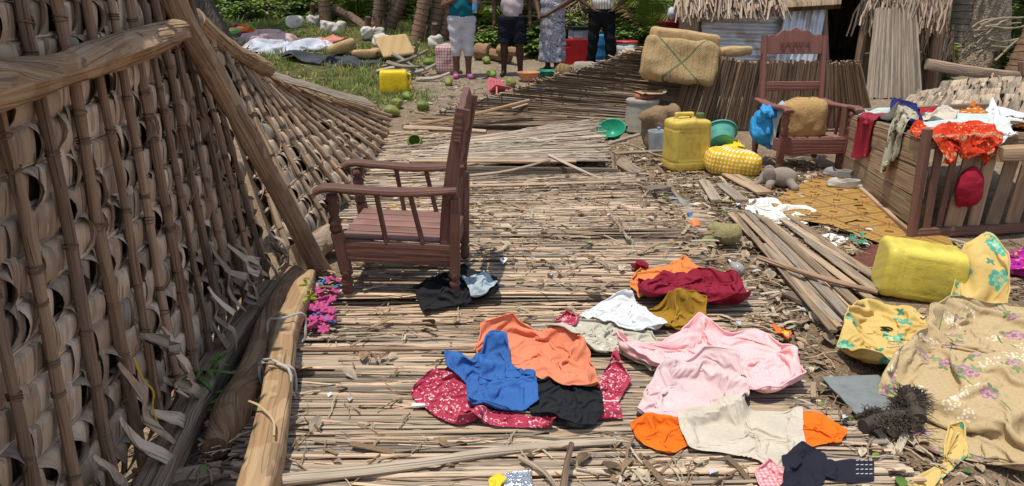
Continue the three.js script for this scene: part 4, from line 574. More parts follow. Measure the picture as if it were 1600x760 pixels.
const F = { coral: fabric([0.74, 0.25, 0.14]), blue: fabric([0.045, 0.14, 0.4]), black: fabric([0.022, 0.023, 0.026]), paisley: fabric([1, 1, 1], { map: paisleyT, rep: [2.2, 2.2] }), orange: fabric([0.72, 0.24, 0.07]), maroon: fabric([0.26, 0.018, 0.04]), mustard: fabric([0.34, 0.19, 0.025]), white: fabric([0.7, 0.71, 0.73]), leafy: fabric([1, 1, 1], { map: leafPrintT, rep: [2.5, 2.5] }), pink: fabric([1, 1, 1], { map: pinkT, rep: [2.4, 2.4] }), palePink: fabric([0.72, 0.53, 0.53]), cream: fabric([0.6, 0.53, 0.43]), brightOrange: fabric([0.8, 0.17, 0.015]), navyBlack: fabric([0.022, 0.022, 0.035], { bs: 0.003 }), ging: fabric([1, 1, 1], { map: gingT, rep: [5, 5] }), quilt: fabric([1, 1, 1], { map: quiltT, rep: [1.35, 1.35], bs: 0.006 }), yellow: fabric([1, 1, 1], { map: yellowT, rep: [1.7, 1.7] }), mint: fabric([0.55, 0.64, 0.62]), navy: fabric([0.03, 0.035, 0.14]), camo: fabric([1, 1, 1], { map: camoT, rep: [3, 3] }), skirt: fabric([1, 1, 1], { map: skirtT, rep: [2.4, 2.4] }), batik: fabric([1, 1, 1], { map: batikT, rep: [3, 3] }), shirtPrint: fabric([1, 1, 1], { map: shirtPrintT, rep: [3, 3] }), red: fabric([0.45, 0.02, 0.03]), satin: mat({ c: [0.3, 0.015, 0.035], map: weave, bump: weaveB, rep: [4, 4], brep: [2, 2], bs: 0.006, r: 0.5 }), brown: fabric([0.11, 0.06, 0.045]), blueGrey: fabric([0.4, 0.47, 0.52]), plasticBlue: mat({ c: [0.03, 0.28, 0.62], r: 0.45, bump: weaveB, rep: [3, 3], bs: 0.01 }), flowerPink: fabric([1, 1, 1], { map: flowerPinkT, rep: [4, 4] }), tan: fabric([0.42, 0.3, 0.17]), khaki: fabric([0.24, 0.2, 0.12]) };
// turned and stitched edge of a garment: the rim of its mesh, a little thicker
function hem(o, r = 0.0028) { const g = o.geometry, n = g.userData.n, p = g.attributes.position, pts = [], at = (i, j) => V(0, 0, 0).fromBufferAttribute(p, j * n + i), m = p.count / n; for (let i = 0; i < n; i += 2) pts.push(at(i, 0)); for (let j = 0; j < m; j += 2) pts.push(at(n - 1, j)); for (let i = n - 1; i >= 0; i -= 2) pts.push(at(i, m - 1)); for (let j = m - 1; j >= 0; j -= 2) pts.push(at(0, j)); const c = pts.filter((v, i) => !i || v.distanceTo(pts[i - 1]) > 1e-4); if (c.length > 8) part(o, 'hem', stick(c, r, 5, { lump: 0 }), o.material); return o; }
const lay = (name, label, cat, outline, m, o, group) => hem(solo(name, label, cat, crumple(outline, o), m, group));
const heap = 'clothes heaped on the reed panel';
// heap by the blue shirt
{
  const t = thing('printed_dress', 'crimson dress with white paisley print showing round the blue shirt', 'dress', heap);
  part(t, 'dress_skirt', crumple([[645, 607], [668, 590], [700, 580], [752, 590], [760, 630], [745, 655], [720, 663], [690, 650], [652, 630]], { n: 52, more: 1.42, seed: 3, amp: 0.085, freq: 9, puff: 0.03 }), F.paisley);
  part(t, 'dress_bodice', crumple([[905, 600], [935, 592], [960, 563], [986, 590], [968, 622], [972, 648], [935, 652], [910, 630]], { n: 44, more: 1.42, seed: 33, amp: 0.08, freq: 9, puff: 0.02 }), F.paisley);
  part(t, 'flounce', crumple([[715, 645], [780, 640], [850, 650], [868, 668], [800, 664], [740, 660]], { n: 36, more: 1.35, seed: 34, amp: 0.05, freq: 9 }), F.paisley);
}
lay('black_skirt', 'crumpled black skirt lying between the coral and blue clothes', 'skirt', [[815, 600], [870, 595], [935, 612], [944, 652], [915, 668], [870, 664], [832, 640]], F.black, { n: 44, more: 1.35, seed: 4, amp: 0.07 }, heap);
lay('coral_dress', 'coral orange dress heaped above the blue shirt', 'dress', [[752, 520], [800, 512], [885, 535], [918, 558], [938, 604], [930, 620], [870, 602], [830, 580], [795, 575], [750, 578], [744, 548]], F.coral, { n: 60, more: 1.34, seed: 5, amp: 0.09, freq: 4.5, puff: 0.05 }, heap);
lay('blue_shirt', 'royal blue shirt crumpled on top of the crimson dress', 'shirt', [[690, 568], [728, 566], [752, 562], [760, 546], [792, 546], [797, 572], [836, 590], [842, 628], [792, 645], [735, 637], [728, 600], [700, 585]], F.blue, { n: 56, more: 1.34, seed: 16, amp: 0.085, freq: 5.5, puff: 0.05 }, heap);
// heap by the pink dress
lay('orange_shirt', 'orange shirt lying behind the maroon skirt', 'shirt', [[984, 456], [1000, 432], [1040, 424], [1070, 414], [1096, 428], [1097, 450], [1040, 455], [1000, 468]], F.orange, { n: 44, more: 1.35, seed: 7, amp: 0.07 }, heap);
lay('red_rag', 'small dark red rag beside the orange shirt', 'rag', [[986, 424], [998, 417], [1012, 420], [1010, 431], [994, 432]], F.maroon, { n: 18, more: 1.4, seed: 8 }, heap);
lay('maroon_skirt', 'maroon skirt laid across the orange shirt', 'skirt', [[995, 462], [1035, 446], [1090, 440], [1150, 452], [1173, 478], [1150, 490], [1100, 480], [1060, 484], [1008, 478]], F.maroon, { n: 56, more: 1.34, seed: 9, amp: 0.1, freq: 5, aniso: [0.6, 1.6], puff: 0.05 }, heap);
lay('grey_shirt', 'grey leaf print shirt spread below the white blouse', 'shirt', [[855, 517], [905, 500], [960, 503], [1010, 512], [1028, 535], [1040, 575], [1010, 574], [985, 545], [940, 548], [895, 548], [862, 532]], F.leafy, { n: 56, more: 1.3, seed: 10, amp: 0.06, freq: 8 }, heap);
lay('mustard_cloth', 'mustard yellow cloth tucked in front of the maroon skirt', 'cloth', [[992, 482], [1050, 482], [1085, 472], [1103, 480], [1101, 500], [1065, 512], [1030, 504], [998, 497]], F.mustard, { n: 44, more: 1.36, seed: 11, amp: 0.07 }, heap);
lay('white_blouse', 'white blouse crumpled beside the mustard cloth', 'blouse', [[910, 490], [940, 470], [985, 463], [1004, 482], [1034, 502], [1042, 514], [990, 517], [930, 500]], F.white, { n: 50, more: 1.3, seed: 12, amp: 0.08, puff: 0.02 }, heap);
lay('pink_rag', 'small crimson print rag near the white blouse', 'rag', [[867, 500], [885, 490], [906, 495], [900, 508], [875, 509]], F.paisley, { n: 20, more: 1.4, seed: 13 }, heap);
lay('pink_dress', 'light pink striped dress spread wide beside the grey shirt', 'dress', [[960, 545], [990, 535], [1030, 548], [1055, 534], [1090, 520], [1130, 528], [1192, 524], [1242, 560], [1259, 600], [1200, 620], [1160, 612], [1110, 590], [1060, 588], [1000, 572]], F.pink, { n: 72, more: 1.34, seed: 14, amp: 0.11, freq: 4.5, puff: 0.05 }, heap);
lay('pale_blouse', 'pale pink blouse bunched against the striped pink dress', 'blouse', [[995, 642], [1012, 608], [1042, 580], [1100, 570], [1150, 582], [1169, 626], [1150, 648], [1080, 657], [1010, 657]], F.palePink, { n: 60, more: 1.36, seed: 15, amp: 0.11, freq: 5, puff: 0.05 }, heap);
{
  const t = thing('raglan_shirt', 'cream shirt with bright orange sleeves lying flat at the panel edge', 'shirt', heap);
  part(t, 'sleeve', crumple([[984, 660], [1030, 655], [1070, 660], [1082, 690], [1045, 706], [1000, 688]], { n: 40, more: 1.28, seed: 17, amp: 0.06 }), F.brightOrange);
  part(t, 'sleeve', crumple([[1240, 640], [1285, 643], [1323, 670], [1316, 686], [1285, 690], [1238, 702]], { n: 40, more: 1.28, seed: 18, amp: 0.07 }), F.brightOrange);
  part(t, 'shirt_body', crumple([[1058, 655], [1130, 640], [1252, 640], [1257, 695], [1225, 738], [1180, 712], [1120, 702], [1075, 698]], { n: 64, more: 1.2, seed: 19, amp: 0.07, freq: 4, aniso: [1.4, 0.7] }), F.cream);
}
lay('gingham_rag', 'pink checked scrap under the black bra', 'rag', [[1180, 735], [1200, 724], [1232, 740], [1230, 770], [1195, 765]], F.ging, { n: 24, more: 1.2, seed: 20 }, heap);
{
  const t = thing('bra', 'black bra lying with its hook band stretched out', 'bra', heap);
  part(t, 'cup', crumple([[1220, 715], [1252, 698], [1290, 706], [1300, 735], [1280, 758], [1225, 762]], { n: 32, more: 1.12, seed: 21, amp: 0.03, puff: 0.07, freq: 3, bend: 0.7 }), F.navyBlack);
  part(t, 'cup', crumple([[1212, 768], [1240, 752], [1275, 760], [1270, 800], [1215, 800]], { n: 24, more: 1.15, seed: 22, puff: 0.06, bend: 0.7 }), F.navyBlack);
  part(t, 'band', crumple([[1290, 720], [1330, 714], [1366, 716], [1366, 746], [1330, 750], [1292, 745]], { n: 24, more: 1.08, seed: 23, amp: 0.015, bend: 0.6 }), F.navyBlack);
  const q = rng(3), st = []; for (let r = 0; r < 4; r++) for (let k = 0; k < 4; k++) { const p = G(1338 + k * 7, 720 + r * 7, 0.095); st.push(stick([p.clone(), p.clone().add(V(0.008, 0.001, 0))], 0.0014, 4)); } part(t, 'hook_rows', merge(st), mat({ c: [0.5, 0.5, 0.52], r: 0.4 }));
}
// under the slatted armchair
lay('black_shirt', 'black shirt bunched round the rear leg of the slatted armchair', 'shirt', [[648, 448], [690, 428], [725, 418], [775, 434], [779, 456], [740, 462], [700, 466], [662, 474]], F.black, { n: 50, more: 1.34, seed: 24, amp: 0.06, h: 0.1 }, heap);
lay('grey_rag', 'light grey rag on the black shirt by the chair leg', 'rag', [[722, 438], [755, 428], [777, 444], [760, 456], [738, 460]], F.blueGrey, { n: 30, more: 1.35, seed: 25, amp: 0.04, h: 0.11 }, heap);
// by the lying jerrican
{ const c = G(1372, 455, 0.02), pts = [[1375, 470], [1500, 470], [1500, 400], [1380, 395]].map(([x, y]) => { const p = G(x, y, 0.1); return [p.x, p.z]; }); hmFill([[c.x + 0.02, c.z + 0.13], [c.x + 0.5, c.z + 0.05], [c.x + 0.46, c.z - 0.2], [c.x - 0.02, c.z - 0.13]], 0.275); }
lay('yellow_cloth', 'yellow cloth with teal flowers thrown over the end of the lying jerrican', 'cloth', [[1465, 470], [1492, 425], [1500, 400], [1540, 388], [1576, 402], [1583, 430], [1575, 455], [1520, 480]], F.yellow, { n: 56, more: 1.35, seed: 26, amp: 0.1, freq: 8, h: 0.22, lift: 0.02 }, 'yellow flowered cloths');
lay('yellow_cloth', 'yellow cloth with teal flowers gathered in folds on the ground below the lying jerrican', 'cloth', [[1312, 525], [1328, 482], [1370, 462], [1430, 466], [1468, 500], [1455, 525], [1425, 562], [1372, 572], [1328, 560]], F.yellow, { n: 70, more: 1.4, seed: 27, amp: 0.12, h: 0.06, freq: 9, aniso: [1.3, 0.8], puff: 0.04 }, 'yellow flowered cloths');
{ const b = [[1420, 590], [1480, 520], [1530, 480], [1640, 470], [1700, 600], [1560, 650]].map(([x, y]) => { const p = G(x, y, 0.1); return [p.x, p.z]; }); hmFill(b, (x, z) => 0.03 + 0.06 * fbm(x * 4, z * 4, 9, 2)); }
lay('floral_quilt', 'thick tan quilt printed with purple flowers, bunched over the debris', 'quilt', [[1380, 604], [1390, 565], [1445, 532], [1450, 502], [1500, 478], [1600, 470], [1720, 490], [1760, 600], [1720, 700], [1600, 706], [1560, 686], [1480, 672], [1400, 644]], F.quilt, { n: 96, more: 1.34, seed: 28, amp: 0.15, h: 0.1, freq: 6, bend: 0.4, puff: 0.03, steps: 30 });
lay('pink_bag', 'magenta flower print bag beside the quilt', 'bag', [[1556, 398], [1580, 372], [1620, 368], [1640, 400], [1600, 410]], F.flowerPink, { n: 34, more: 1.25, seed: 29, amp: 0.06, puff: 0.1, h: 0.1 });
// ---------------------------------------------------------------- laundry on the bed
const bedCloth = 'laundry spread over the bed frame';
function onDeck(name, label, cat, outline, m, o = {}) {   // outline in bed coordinates u (across), v (away)
  const pts = outline.map(([u, v]) => bedAt(u, v)); const g = crumple(pts, { n: o.n ?? 34, more: o.more ?? 1.14, seed: o.seed, amp: o.amp ?? 0.022, base: (x, z) => Math.max(lerp(bed.hN, bed.hF, bedUV(x, z)[1]), bedHM(x, z)), cols: [onBed, onGround], pull: o.pull ?? 0.2, lift: 0.0, splat: false, steps: 80, top: true, ...o });
  return solo(name, label, cat, bedSplat(g), m, bedCloth);
}
const pxBed = (px, py) => { const r = ray(px, py); let t = 3; for (; t < 12; t += 0.004) { const p = V(r.x * t, EYE + r.y * t, r.z * t), [u, v] = bedUV(p.x, p.z); if (p.y < lerp(bed.hN, bed.hF, v) + 0.02) return [u, v]; } return [0.5, 0.5]; };
{
  const B = (px) => px.map(([x, y]) => { const [u, v] = pxBed(x, y); return [clamp(u, 0.015, 1), clamp(v, 0.03, 0.97)]; });
  const q = [
    ['mint_shirt', 'pale mint shirt lying at the far corner of the bed', 'shirt', [[1322, 172], [1360, 160], [1440, 162], [1455, 178], [1400, 192], [1340, 188]], F.mint, { seed: 31 }],
    ['red_shirt', 'bright red shirt crumpled on the bed beside the mint shirt', 'shirt', [[1405, 164], [1425, 157], [1452, 164], [1462, 174], [1440, 180], [1415, 176]], F.red, { seed: 32 }],
    ['brown_vest', 'dark brown vest lying towards the back of the bed', 'vest', [[1465, 172], [1495, 158], [1550, 162], [1545, 176], [1490, 182]], F.brown, { seed: 33 }],
    ['batik_cloth', 'orange batik print cloth on the bed next to the brown vest', 'cloth', [[1480, 178], [1520, 172], [1552, 176], [1545, 188], [1495, 190]], F.batik, { seed: 34 }],
    ['white_shirt', 'clean white shirt spread on the bed behind the teal cloth', 'shirt', [[1520, 188], [1560, 172], [1600, 184], [1590, 202], [1535, 202]], F.white, { seed: 35 }],
    ['batik_cloth', 'orange batik print cloth at the far right edge of the bed', 'cloth', [[1572, 196], [1610, 184], [1660, 190], [1650, 208], [1590, 210]], F.batik, { seed: 36 }],
    ['teal_cloth', 'light teal cloth across the middle of the bed', 'cloth', [[1425, 196], [1470, 180], [1545, 188], [1555, 206], [1490, 212], [1430, 210]], F.mint, { seed: 37 }],
    ['beige_shirt', 'beige shirt lying between the red shirt and the teal cloth on the bed', 'shirt', [[1440, 182], [1470, 170], [1500, 176], [1495, 190], [1455, 192]], F.cream, { seed: 51 }],
    ['white_towel', 'white towel at the back rail of the bed', 'towel', [[1540, 172], [1580, 164], [1625, 170], [1615, 180], [1560, 182]], F.white, { seed: 52 }],
    ['leaf_print_cloth', 'grey leaf print cloth along the near right edge of the bed', 'cloth', [[1560, 208], [1600, 198], [1650, 204], [1650, 222], [1580, 222]], F.leafy, { seed: 53 }],
    ['navy_shorts', 'navy shorts folded over the edge planks of the bed', 'shorts', [[1380, 190], [1390, 176], [1432, 178], [1440, 192], [1425, 202], [1390, 200]], F.navy, { seed: 38 }],
    ['cream_cloth', 'cream cloth along the near edge of the bed top', 'cloth', [[1500, 210], [1560, 200], [1640, 208], [1640, 222], [1570, 222], [1510, 222]], F.cream, { seed: 39 }]];
  for (const [n, l, c, px, m, o] of q) onDeck(n, l, c, B(px), m, o);
  const bx = [onBed, onGround];
  const hang = (name, label, cat, u, v, w, d, ry, m, o = {}) => { const p = bedAt(u, v); p.y = lerp(bed.hN, bed.hF, clamp(v, 0, 1)); solo(name, label, cat, bedSplat(drape(p, w, d, ry, { y: 0.05, cols: bx, n: o.n ?? 34, m: o.m ?? 34, steps: o.steps ?? 120, seed: o.seed, amp: 0.05, bend: 0.15, freq: 9, fric: 0.97, shrink: 0.86, ...o })), m, bedCloth); };
  hang('satin_dress', 'dark red satin dress hanging over the far left corner of the bed', 'dress', 0.03, 0.7, 0.52, 0.46, 0.0, F.satin, { seed: 41 });
  hang('camouflage_trousers', 'faded grey camouflage trousers hanging over the side of the bed', 'trousers', 0.0, 0.3, 0.46, 0.36, 0.0, F.camo, { seed: 42 });
  hang('print_shirt', 'white shirt with dark motif hanging over the slatted end of the bed', 'shirt', 0.34, 0.03, 0.3, 0.34, 0.1, F.shirtPrint, { seed: 43 });
  hang('printed_skirt', 'red skirt with pale wavy bands hanging over the corner of the bed', 'skirt', 0.17, 0.03, 0.5, 0.6, 0.12, F.skirt, { seed: 44, n: 44, m: 44 });
  { const p = bedAt(0.24, 0, 0.2).add(V(0, 0, 0.06)); solo('red_hat', 'red knitted hat hanging below the printed skirt on the bed end', 'hat', nets((a) => { const n = 0.012 * (fbm(a[0] * 16, a[1] * 16, 4, 2) - 0.5); return Math.max(ellip(a, [0, 0.1, 0], [0.08, 0.14, 0.045]) + n, -ellip(a, [0, -0.02, 0.01], [0.055, 0.08, 0.03])); }, [-0.1, -0.06, -0.07], [0.1, 0.26, 0.07], 0.008).translate(p.x, p.y, p.z), fabric([0.36, 0.02, 0.04], { bs: 0.006 }), bedCloth); }
}
// ---------------------------------------------------------------- planks, sticks and the vinyl sheet on the open ground
const plankG = 'loose planks strewn on the bare earth';
{
  const pl = (label, a, b, w, h, m, seed, lift = 0.02, lift2) => solo('loose_plank', label, 'plank', board([G(a[0], a[1], lift), G(b[0], b[1], lift2 ?? lift)], w, h, { seed, worn: 0.004 }), m, plankG);
  const warm = tones(5, [0.38, 0.28, 0.19], 0.28, 0.12, { map: streak, bump: streakB, rep: [3, 0.7], bs: 0.006, r: 0.85 });
  pl('broad tan plank running from the upright jerrican to the stuffed elephant', [1105, 254], [1196, 302], 0.13, 0.02, warm[3], 1, 0.03);
  pl('narrow split lath at the frayed end of the reed panels', [1032, 288], [1106, 394], 0.035, 0.018, warm[2], 2, 0.06, 0.05); pl('second narrow split lath beside the first, at the frayed end of the reed panels', [1044, 286], [1118, 388], 0.035, 0.018, warm[1], 3, 0.06, 0.05);
  pl('short grey board beside the clear plastic bottle', [1100, 283], [1120, 314], 0.08, 0.018, greyReedM[2], 4, 0.03); pl('short weathered board next to the short grey board', [1128, 288], [1160, 314], 0.09, 0.018, greyReedM[1], 5, 0.03);
  pl('dark charred board lying low in the earth under the split planks', [1235, 458], [1305, 492], 0.1, 0.02, oldTimberM[0], 6, 0.02);
  pl('short board under the end of the thin pole', [1165, 330], [1210, 376], 0.06, 0.02, warm[0], 7, 0.02);
  for (let k = 0; k < 15; k++) { const t = k / 14, j = (n) => hash(k, n, 5) - 0.5, a = [lerp(1142, 1236, t) + 22 * j(1), lerp(334, 344, t) + 14 * j(2)], b = [lerp(1300, 1396, t) + 16 * j(3), lerp(514, 438, t) + 12 * j(4)]; if (k % 4 === 2) { a[0] += 0.3 * (b[0] - a[0]); a[1] += 0.3 * (b[1] - a[1]); } pl('long fibrous split slat in the row lying beside the vinyl flooring', a, b, lerp(0.03, 0.055, hash(k, 1, 1)), 0.014, [...warm, greyReedM[0], greyReedM[1]][k * 3 % 7], 10 + k, 0.03 + 0.02 * hash(k, 6, 2), 0.03 + 0.03 * hash(k, 7, 2)); }
  const st = (label, pts, r, m, lift) => solo('wooden_pole', label, 'pole', stick(pts.map(([x, y, h]) => G(x, y, h ?? lift)), (t) => r * (1 - 0.25 * t), 8, { segs: 14, seed: Math.floor(pts[0][0]) }), m, 'poles and sticks among the debris');
  st('thin pole lying over the split planks towards the lying jerrican', [[1186, 403, 0.05], [1275, 432, 0.085], [1372, 457, 0.075]], 0.016, poleM[5]); st('curved pole on the ground in front of the carved armchair', [[1110, 240, 0.03], [1160, 256, 0.03], [1222, 284, 0.03]], 0.02, greyReedM[3]);
  st('thin stick leaning before the upright jerrican', [[985, 226, 0.12], [1040, 246, 0.1], [1090, 252, 0.09]], 0.008, reedM[3]); st('half round palm stalk lying along the near edge of the reed panel', [[432, 752, 0.07], [640, 728, 0.065], [800, 703, 0.06], [962, 690, 0.06]], 0.019, greyReedM[4]);
  st('thin dark stick lying across the middle of the reed panel', [[470, 546, 0.065], [620, 546, 0.062], [745, 544, 0.06]], 0.009, poleM[4]); st('grey forked stick lying on the frayed reed panel', [[948, 330, 0.11], [965, 350, 0.11], [984, 376, 0.1]], 0.01, greyReedM[1]);
  st('long bowed stalk along the top edge of the frayed reed panel', [[708, 292, 0.12], [850, 288, 0.12], [1000, 283, 0.12]], 0.014, reedM[7]); st('bowed grey stick over the dark board behind the reed panels', [[700, 278, 0.14], [790, 268, 0.15], [860, 250, 0.2]], 0.013, greyReedM[2]); st('thin stick laid against the dark board behind the reed panels', [[858, 243, 0.2], [905, 265, 0.14], [948, 284, 0.08]], 0.014, greyReedM[4]);
  st('short pale stick on the near reed panel', [[812, 716, 0.07], [850, 738, 0.075], [872, 765, 0.08]], 0.008, greyReedM[2]); st('dark upright splinter in the near reed panel', [[880, 765, 0.09], [885, 730, 0.1], [893, 694, 0.11]], 0.011, poleM[1]);
  st('bundle stalk lying behind the fan of pale stalks', [[632, 200, 0.06], [690, 202, 0.07], [760, 206, 0.07]], 0.03, reedM[7]); st('leaning bare stick in front of the buckled rib wall', [[800, 170, 0.2], [900, 140, 0.35], [978, 122, 0.5]], 0.012, greyReedM[3]);
  // board that closes the flat panels at the back
  pl('long dark board standing on edge behind the reed panels', [700, 272], [965, 276], 0.03, 0.13, oldTimberM[0], 31, 0.06); pl('thin plank laid on the dark board behind the reed panels', [640, 252], [900, 252], 0.09, 0.02, warm[3], 32, 0.13);
  pl('pale broken board lying before the green basin', [960, 240], [1040, 236], 0.06, 0.02, warm[1], 33, 0.1); pl('grey slat propped on the rubble by the green basin', [950, 225], [1000, 210], 0.06, 0.02, greyReedM[1], 34, 0.12, 0.2);
  solo('wood_block', 'short round log piece on the rubble by the upright jerrican', 'log', stick([G(972, 256, 0.05), G(1004, 276, 0.05)], 0.05, 10, { segs: 5, seed: 3 }), oldTimberM[3]); solo('wood_block', 'dark squared timber stub at the corner of the frayed reed panel', 'timber', board([G(1008, 310, 0.06), G(1040, 305, 0.06)], 0.12, 0.14, { seed: 9, worn: 0.008 }), oldTimberM[0]);
  pl('upright stake among the rubble by the green basin', [960, 268], [957, 240], 0.03, 0.015, warm[4], 41, 0.02, 0.16); pl('short plank stub at the foot of the carved crest chair', [1190, 372], [1225, 388], 0.05, 0.02, oldTimberM[2], 42, 0.02);
  // vinyl sheet
  const vt = ctex(512, 512, (g, w) => { g.fillStyle = '#b8924f'; g.fillRect(0, 0, w, w); const q = rng(4); for (let i = 0; i < 900; i++) { g.fillStyle = `rgba(${q() < 0.6 ? '150,96,40' : '216,170,92'},${0.25 * q()})`; g.fillRect(q() * w, q() * w, 4 + q() * 30, 2 + q() * 5); } g.strokeStyle = '#6b4028'; g.lineWidth = 18; g.strokeRect(20, 20, w - 40, w - 40); g.lineWidth = 10; g.strokeStyle = '#7d4420'; g.strokeRect(112, 112, w - 224, w - 224); g.beginPath(); g.moveTo(0, 0); g.lineTo(112, 112); g.moveTo(w, 0); g.lineTo(w - 112, 112); g.moveTo(0, w); g.lineTo(112, w - 112); g.moveTo(w, w); g.lineTo(w - 112, w - 112); g.stroke(); g.fillStyle = '#8d5426'; g.beginPath(); g.moveTo(w / 2, 180); g.lineTo(332, w / 2); g.lineTo(w / 2, 332); g.lineTo(180, w / 2); g.fill(); });
  const out = [[1205, 318], [1240, 292], [1300, 268], [1345, 268], [1470, 350], [1500, 398], [1440, 400], [1370, 378], [1300, 352], [1240, 342]].map(([x, y]) => G(x, y, 0.02)); const sh = new THREE.Shape(out.map((p) => new THREE.Vector2(p.x, -p.z))); const vg = new THREE.ShapeGeometry(sh); vg.rotateX(-Math.PI / 2); vg.translate(0, 0.02, 0); const uvs = vg.attributes.uv, pp = vg.attributes.position; for (let i = 0; i < uvs.count; i++) { const x = pp.getX(i), z = pp.getZ(i); uvs.setXY(i, x * 0.94 - z * 0.34, x * 0.34 + z * 0.94); }
  solo('vinyl_flooring', 'worn yellow vinyl floor sheet printed with brown squares before the bed', 'flooring', vg, mat({ c: [0.82, 0.8, 0.78], map: vt, rep: [4.2, 4.2], r: 0.6, bump: mottB, bs: 0.002 }));
}
// ---------------------------------------------------------------- bags and bundles
const sackT = ctex(512, 512, (g, w) => { const q = rng(9); g.fillStyle = '#b89d74'; g.fillRect(0, 0, w, w); for (let i = 0; i < 64; i++) for (let k = 0; k < 64; k++) { g.fillStyle = `rgba(${(i + k) % 2 ? '112,82,46' : '214,184,132'},${0.25 + 0.35 * q()})`; g.fillRect(i * 8, k * 8, 7, 7); } g.strokeStyle = 'rgba(40,92,70,0.5)'; g.lineWidth = 13; g.beginPath(); g.moveTo(60, 40); g.lineTo(460, 470); g.moveTo(450, 30); g.lineTo(150, 480); g.stroke(); for (let i = 0; i < 12; i++) { g.fillStyle = 'rgba(60,100,80,0.2)'; g.fillRect(i * 44, 0, 7, w); } });
const basketT = ctex(256, 256, (g, w) => { const q = rng(10); g.fillStyle = '#6b4d27'; g.fillRect(0, 0, w, w); for (let i = 0; i < 32; i++) for (let k = 0; k < 32; k++) { g.fillStyle = (i + k) % 2 ? `rgb(${196 + q() * 36 | 0},${160 + q() * 34 | 0},${108 + q() * 24 | 0})` : `rgb(${164 + q() * 30 | 0},${130 + q() * 24 | 0},${84 + q() * 18 | 0})`; g.fillRect(i * 8 + 0.6, k * 8 + 0.6, 6.8, 6.8); } });
const yellowBagT = ctex(256, 256, (g, w) => { g.fillStyle = '#e0b010'; g.fillRect(0, 0, w, w); g.fillStyle = '#efe6c4'; for (let i = 0; i < 8; i++) for (let k = 0; k < 8; k++) { g.beginPath(); g.moveTo(i * 32 + 16, k * 32 + 4); g.lineTo(i * 32 + 27, k * 32 + 16); g.lineTo(i * 32 + 16, k * 32 + 28); g.lineTo(i * 32 + 5, k * 32 + 16); g.fill(); } });
const sackM = mat({ c: [1, 0.98, 0.95], map: sackT, rep: [1.25, 1.6], bump: mottB, brep: [12, 12], bs: 0.008, r: 0.95 }), basketM = mat({ c: [0.95, 0.95, 0.95], map: basketT, bump: mottB, rep: [5, 5], bs: 0.006, r: 0.85 }), yBagM = mat({ c: [0.95, 0.95, 0.9], map: yellowBagT, rep: [4, 4], bump: mottB, bs: 0.004, r: 0.5 });
sackM.map.offset.set(0.5, 0.5); const foamM = mat({ c: [0.47, 0.32, 0.16], map: mott, bump: mottB, rep: [3, 3], bs: 0.006, r: 0.95 });
const rbox = (p, c, h, r) => { const a = Math.abs(p[0] - c[0]) - h[0] + r, b = Math.abs(p[1] - c[1]) - h[1] + r, d = Math.abs(p[2] - c[2]) - h[2] + r; return Math.min(Math.max(a, b, d), 0) + Math.hypot(Math.max(a, 0), Math.max(b, 0), Math.max(d, 0)) - r; };
function lump(name, label, cat, c, h, r, m, { ry = 0, rx = 0, rz = 0, amp = 0.03, f = 7, cell = 0.02, seed = 1, group, shape } = {}) {
  const g = nets((p) => (shape ? shape(p) : rbox(p, [0, 0, 0], h, r)) + amp * (fbm(p[0] * f + seed * 3, p[1] * f + p[2] * f * 0.7, seed, 3) - 0.5) * 2, h.map((v) => -v - 0.06), h.map((v) => v + 0.06), cell); const o = solo(name, label, cat, g, m, group); place(o, c, ry, rx, rz); return o;
}
lump('burlap_sack', 'woven burlap sack with a faded green cross, slumped over the buckled wall', 'sack', Z(1062, 96, 8.2), [0.4, 0.23, 0.09], 0.08, sackM, { rz: -0.18, rx: -0.4, amp: 0.075, f: 3.4, seed: 3 });
lump('foam_cushion', 'long tan foam cushion lying on top of the burlap sack', 'cushion', Z(1070, 60, 8.5), [0.36, 0.085, 0.16], 0.05, foamM, { rz: -0.13, amp: 0.015, f: 4 });
lump('foam_offcut', 'ragged tan foam strip along the top of the dark rib wall', 'foam', Z(1145, 80, 8.45), [0.2, 0.05, 0.1], 0.03, foamM, { rz: 0.06, amp: 0.025, f: 8 });
lump('brown_sacking', 'brown sacking hanging beside the grey ribbed bucket', 'sack', G(1035, 205, 0.2).add(V(0.02, 0.0, -0.18)), [0.2, 0.2, 0.1], 0.08, mat({ c: [0.26, 0.175, 0.1], map: weave, bump: weaveB, rep: [6, 6], bs: 0.01, r: 0.95 }), { amp: 0.07, f: 6, rz: 0.2 });
solo('sacking_flap', 'tan sacking flap draped over the lid of the grey bucket', 'sack', drape(G(1012, 205, 0.0).add(V(0.06, 0.4, 0)), 0.42, 0.3, 0.2, { y: 0.06, n: 24, m: 20, cols: [(p) => { const c = G(1012, 205, 0); const dx = p[0] - c.x - 0.02, dz = p[2] - c.z, r = Math.hypot(dx, dz); if (p[1] > 0.0 && p[1] < 0.42 && r < 0.19) { if (p[1] > 0.34) p[1] = 0.42; else { const k = 0.19 / Math.max(r, 0.01); p[0] = c.x + 0.02 + dx * k; p[2] = c.z + dz * k; } return true; } return false; }, onGround], seed: 4, amp: 0.06 }), F.tan);
lump('woven_bag', 'yellow and white woven plastic bag lying beside the upright jerrican', 'bag', G(1150, 258, 0.1).add(V(0, 0, -0.1)), [0.23, 0.11, 0.15], 0.09, yBagM, { rz: -0.12, amp: 0.03, f: 5, ry: -0.1 });
lump('woven_basket', 'soft woven palm basket standing on the seat of the carved armchair', 'basket', Z(1252, 186, 6.4), [0.205, 0.165, 0.14], 0.1, basketM, { rz: 0.12, amp: 0.035, f: 5, cell: 0.014 });
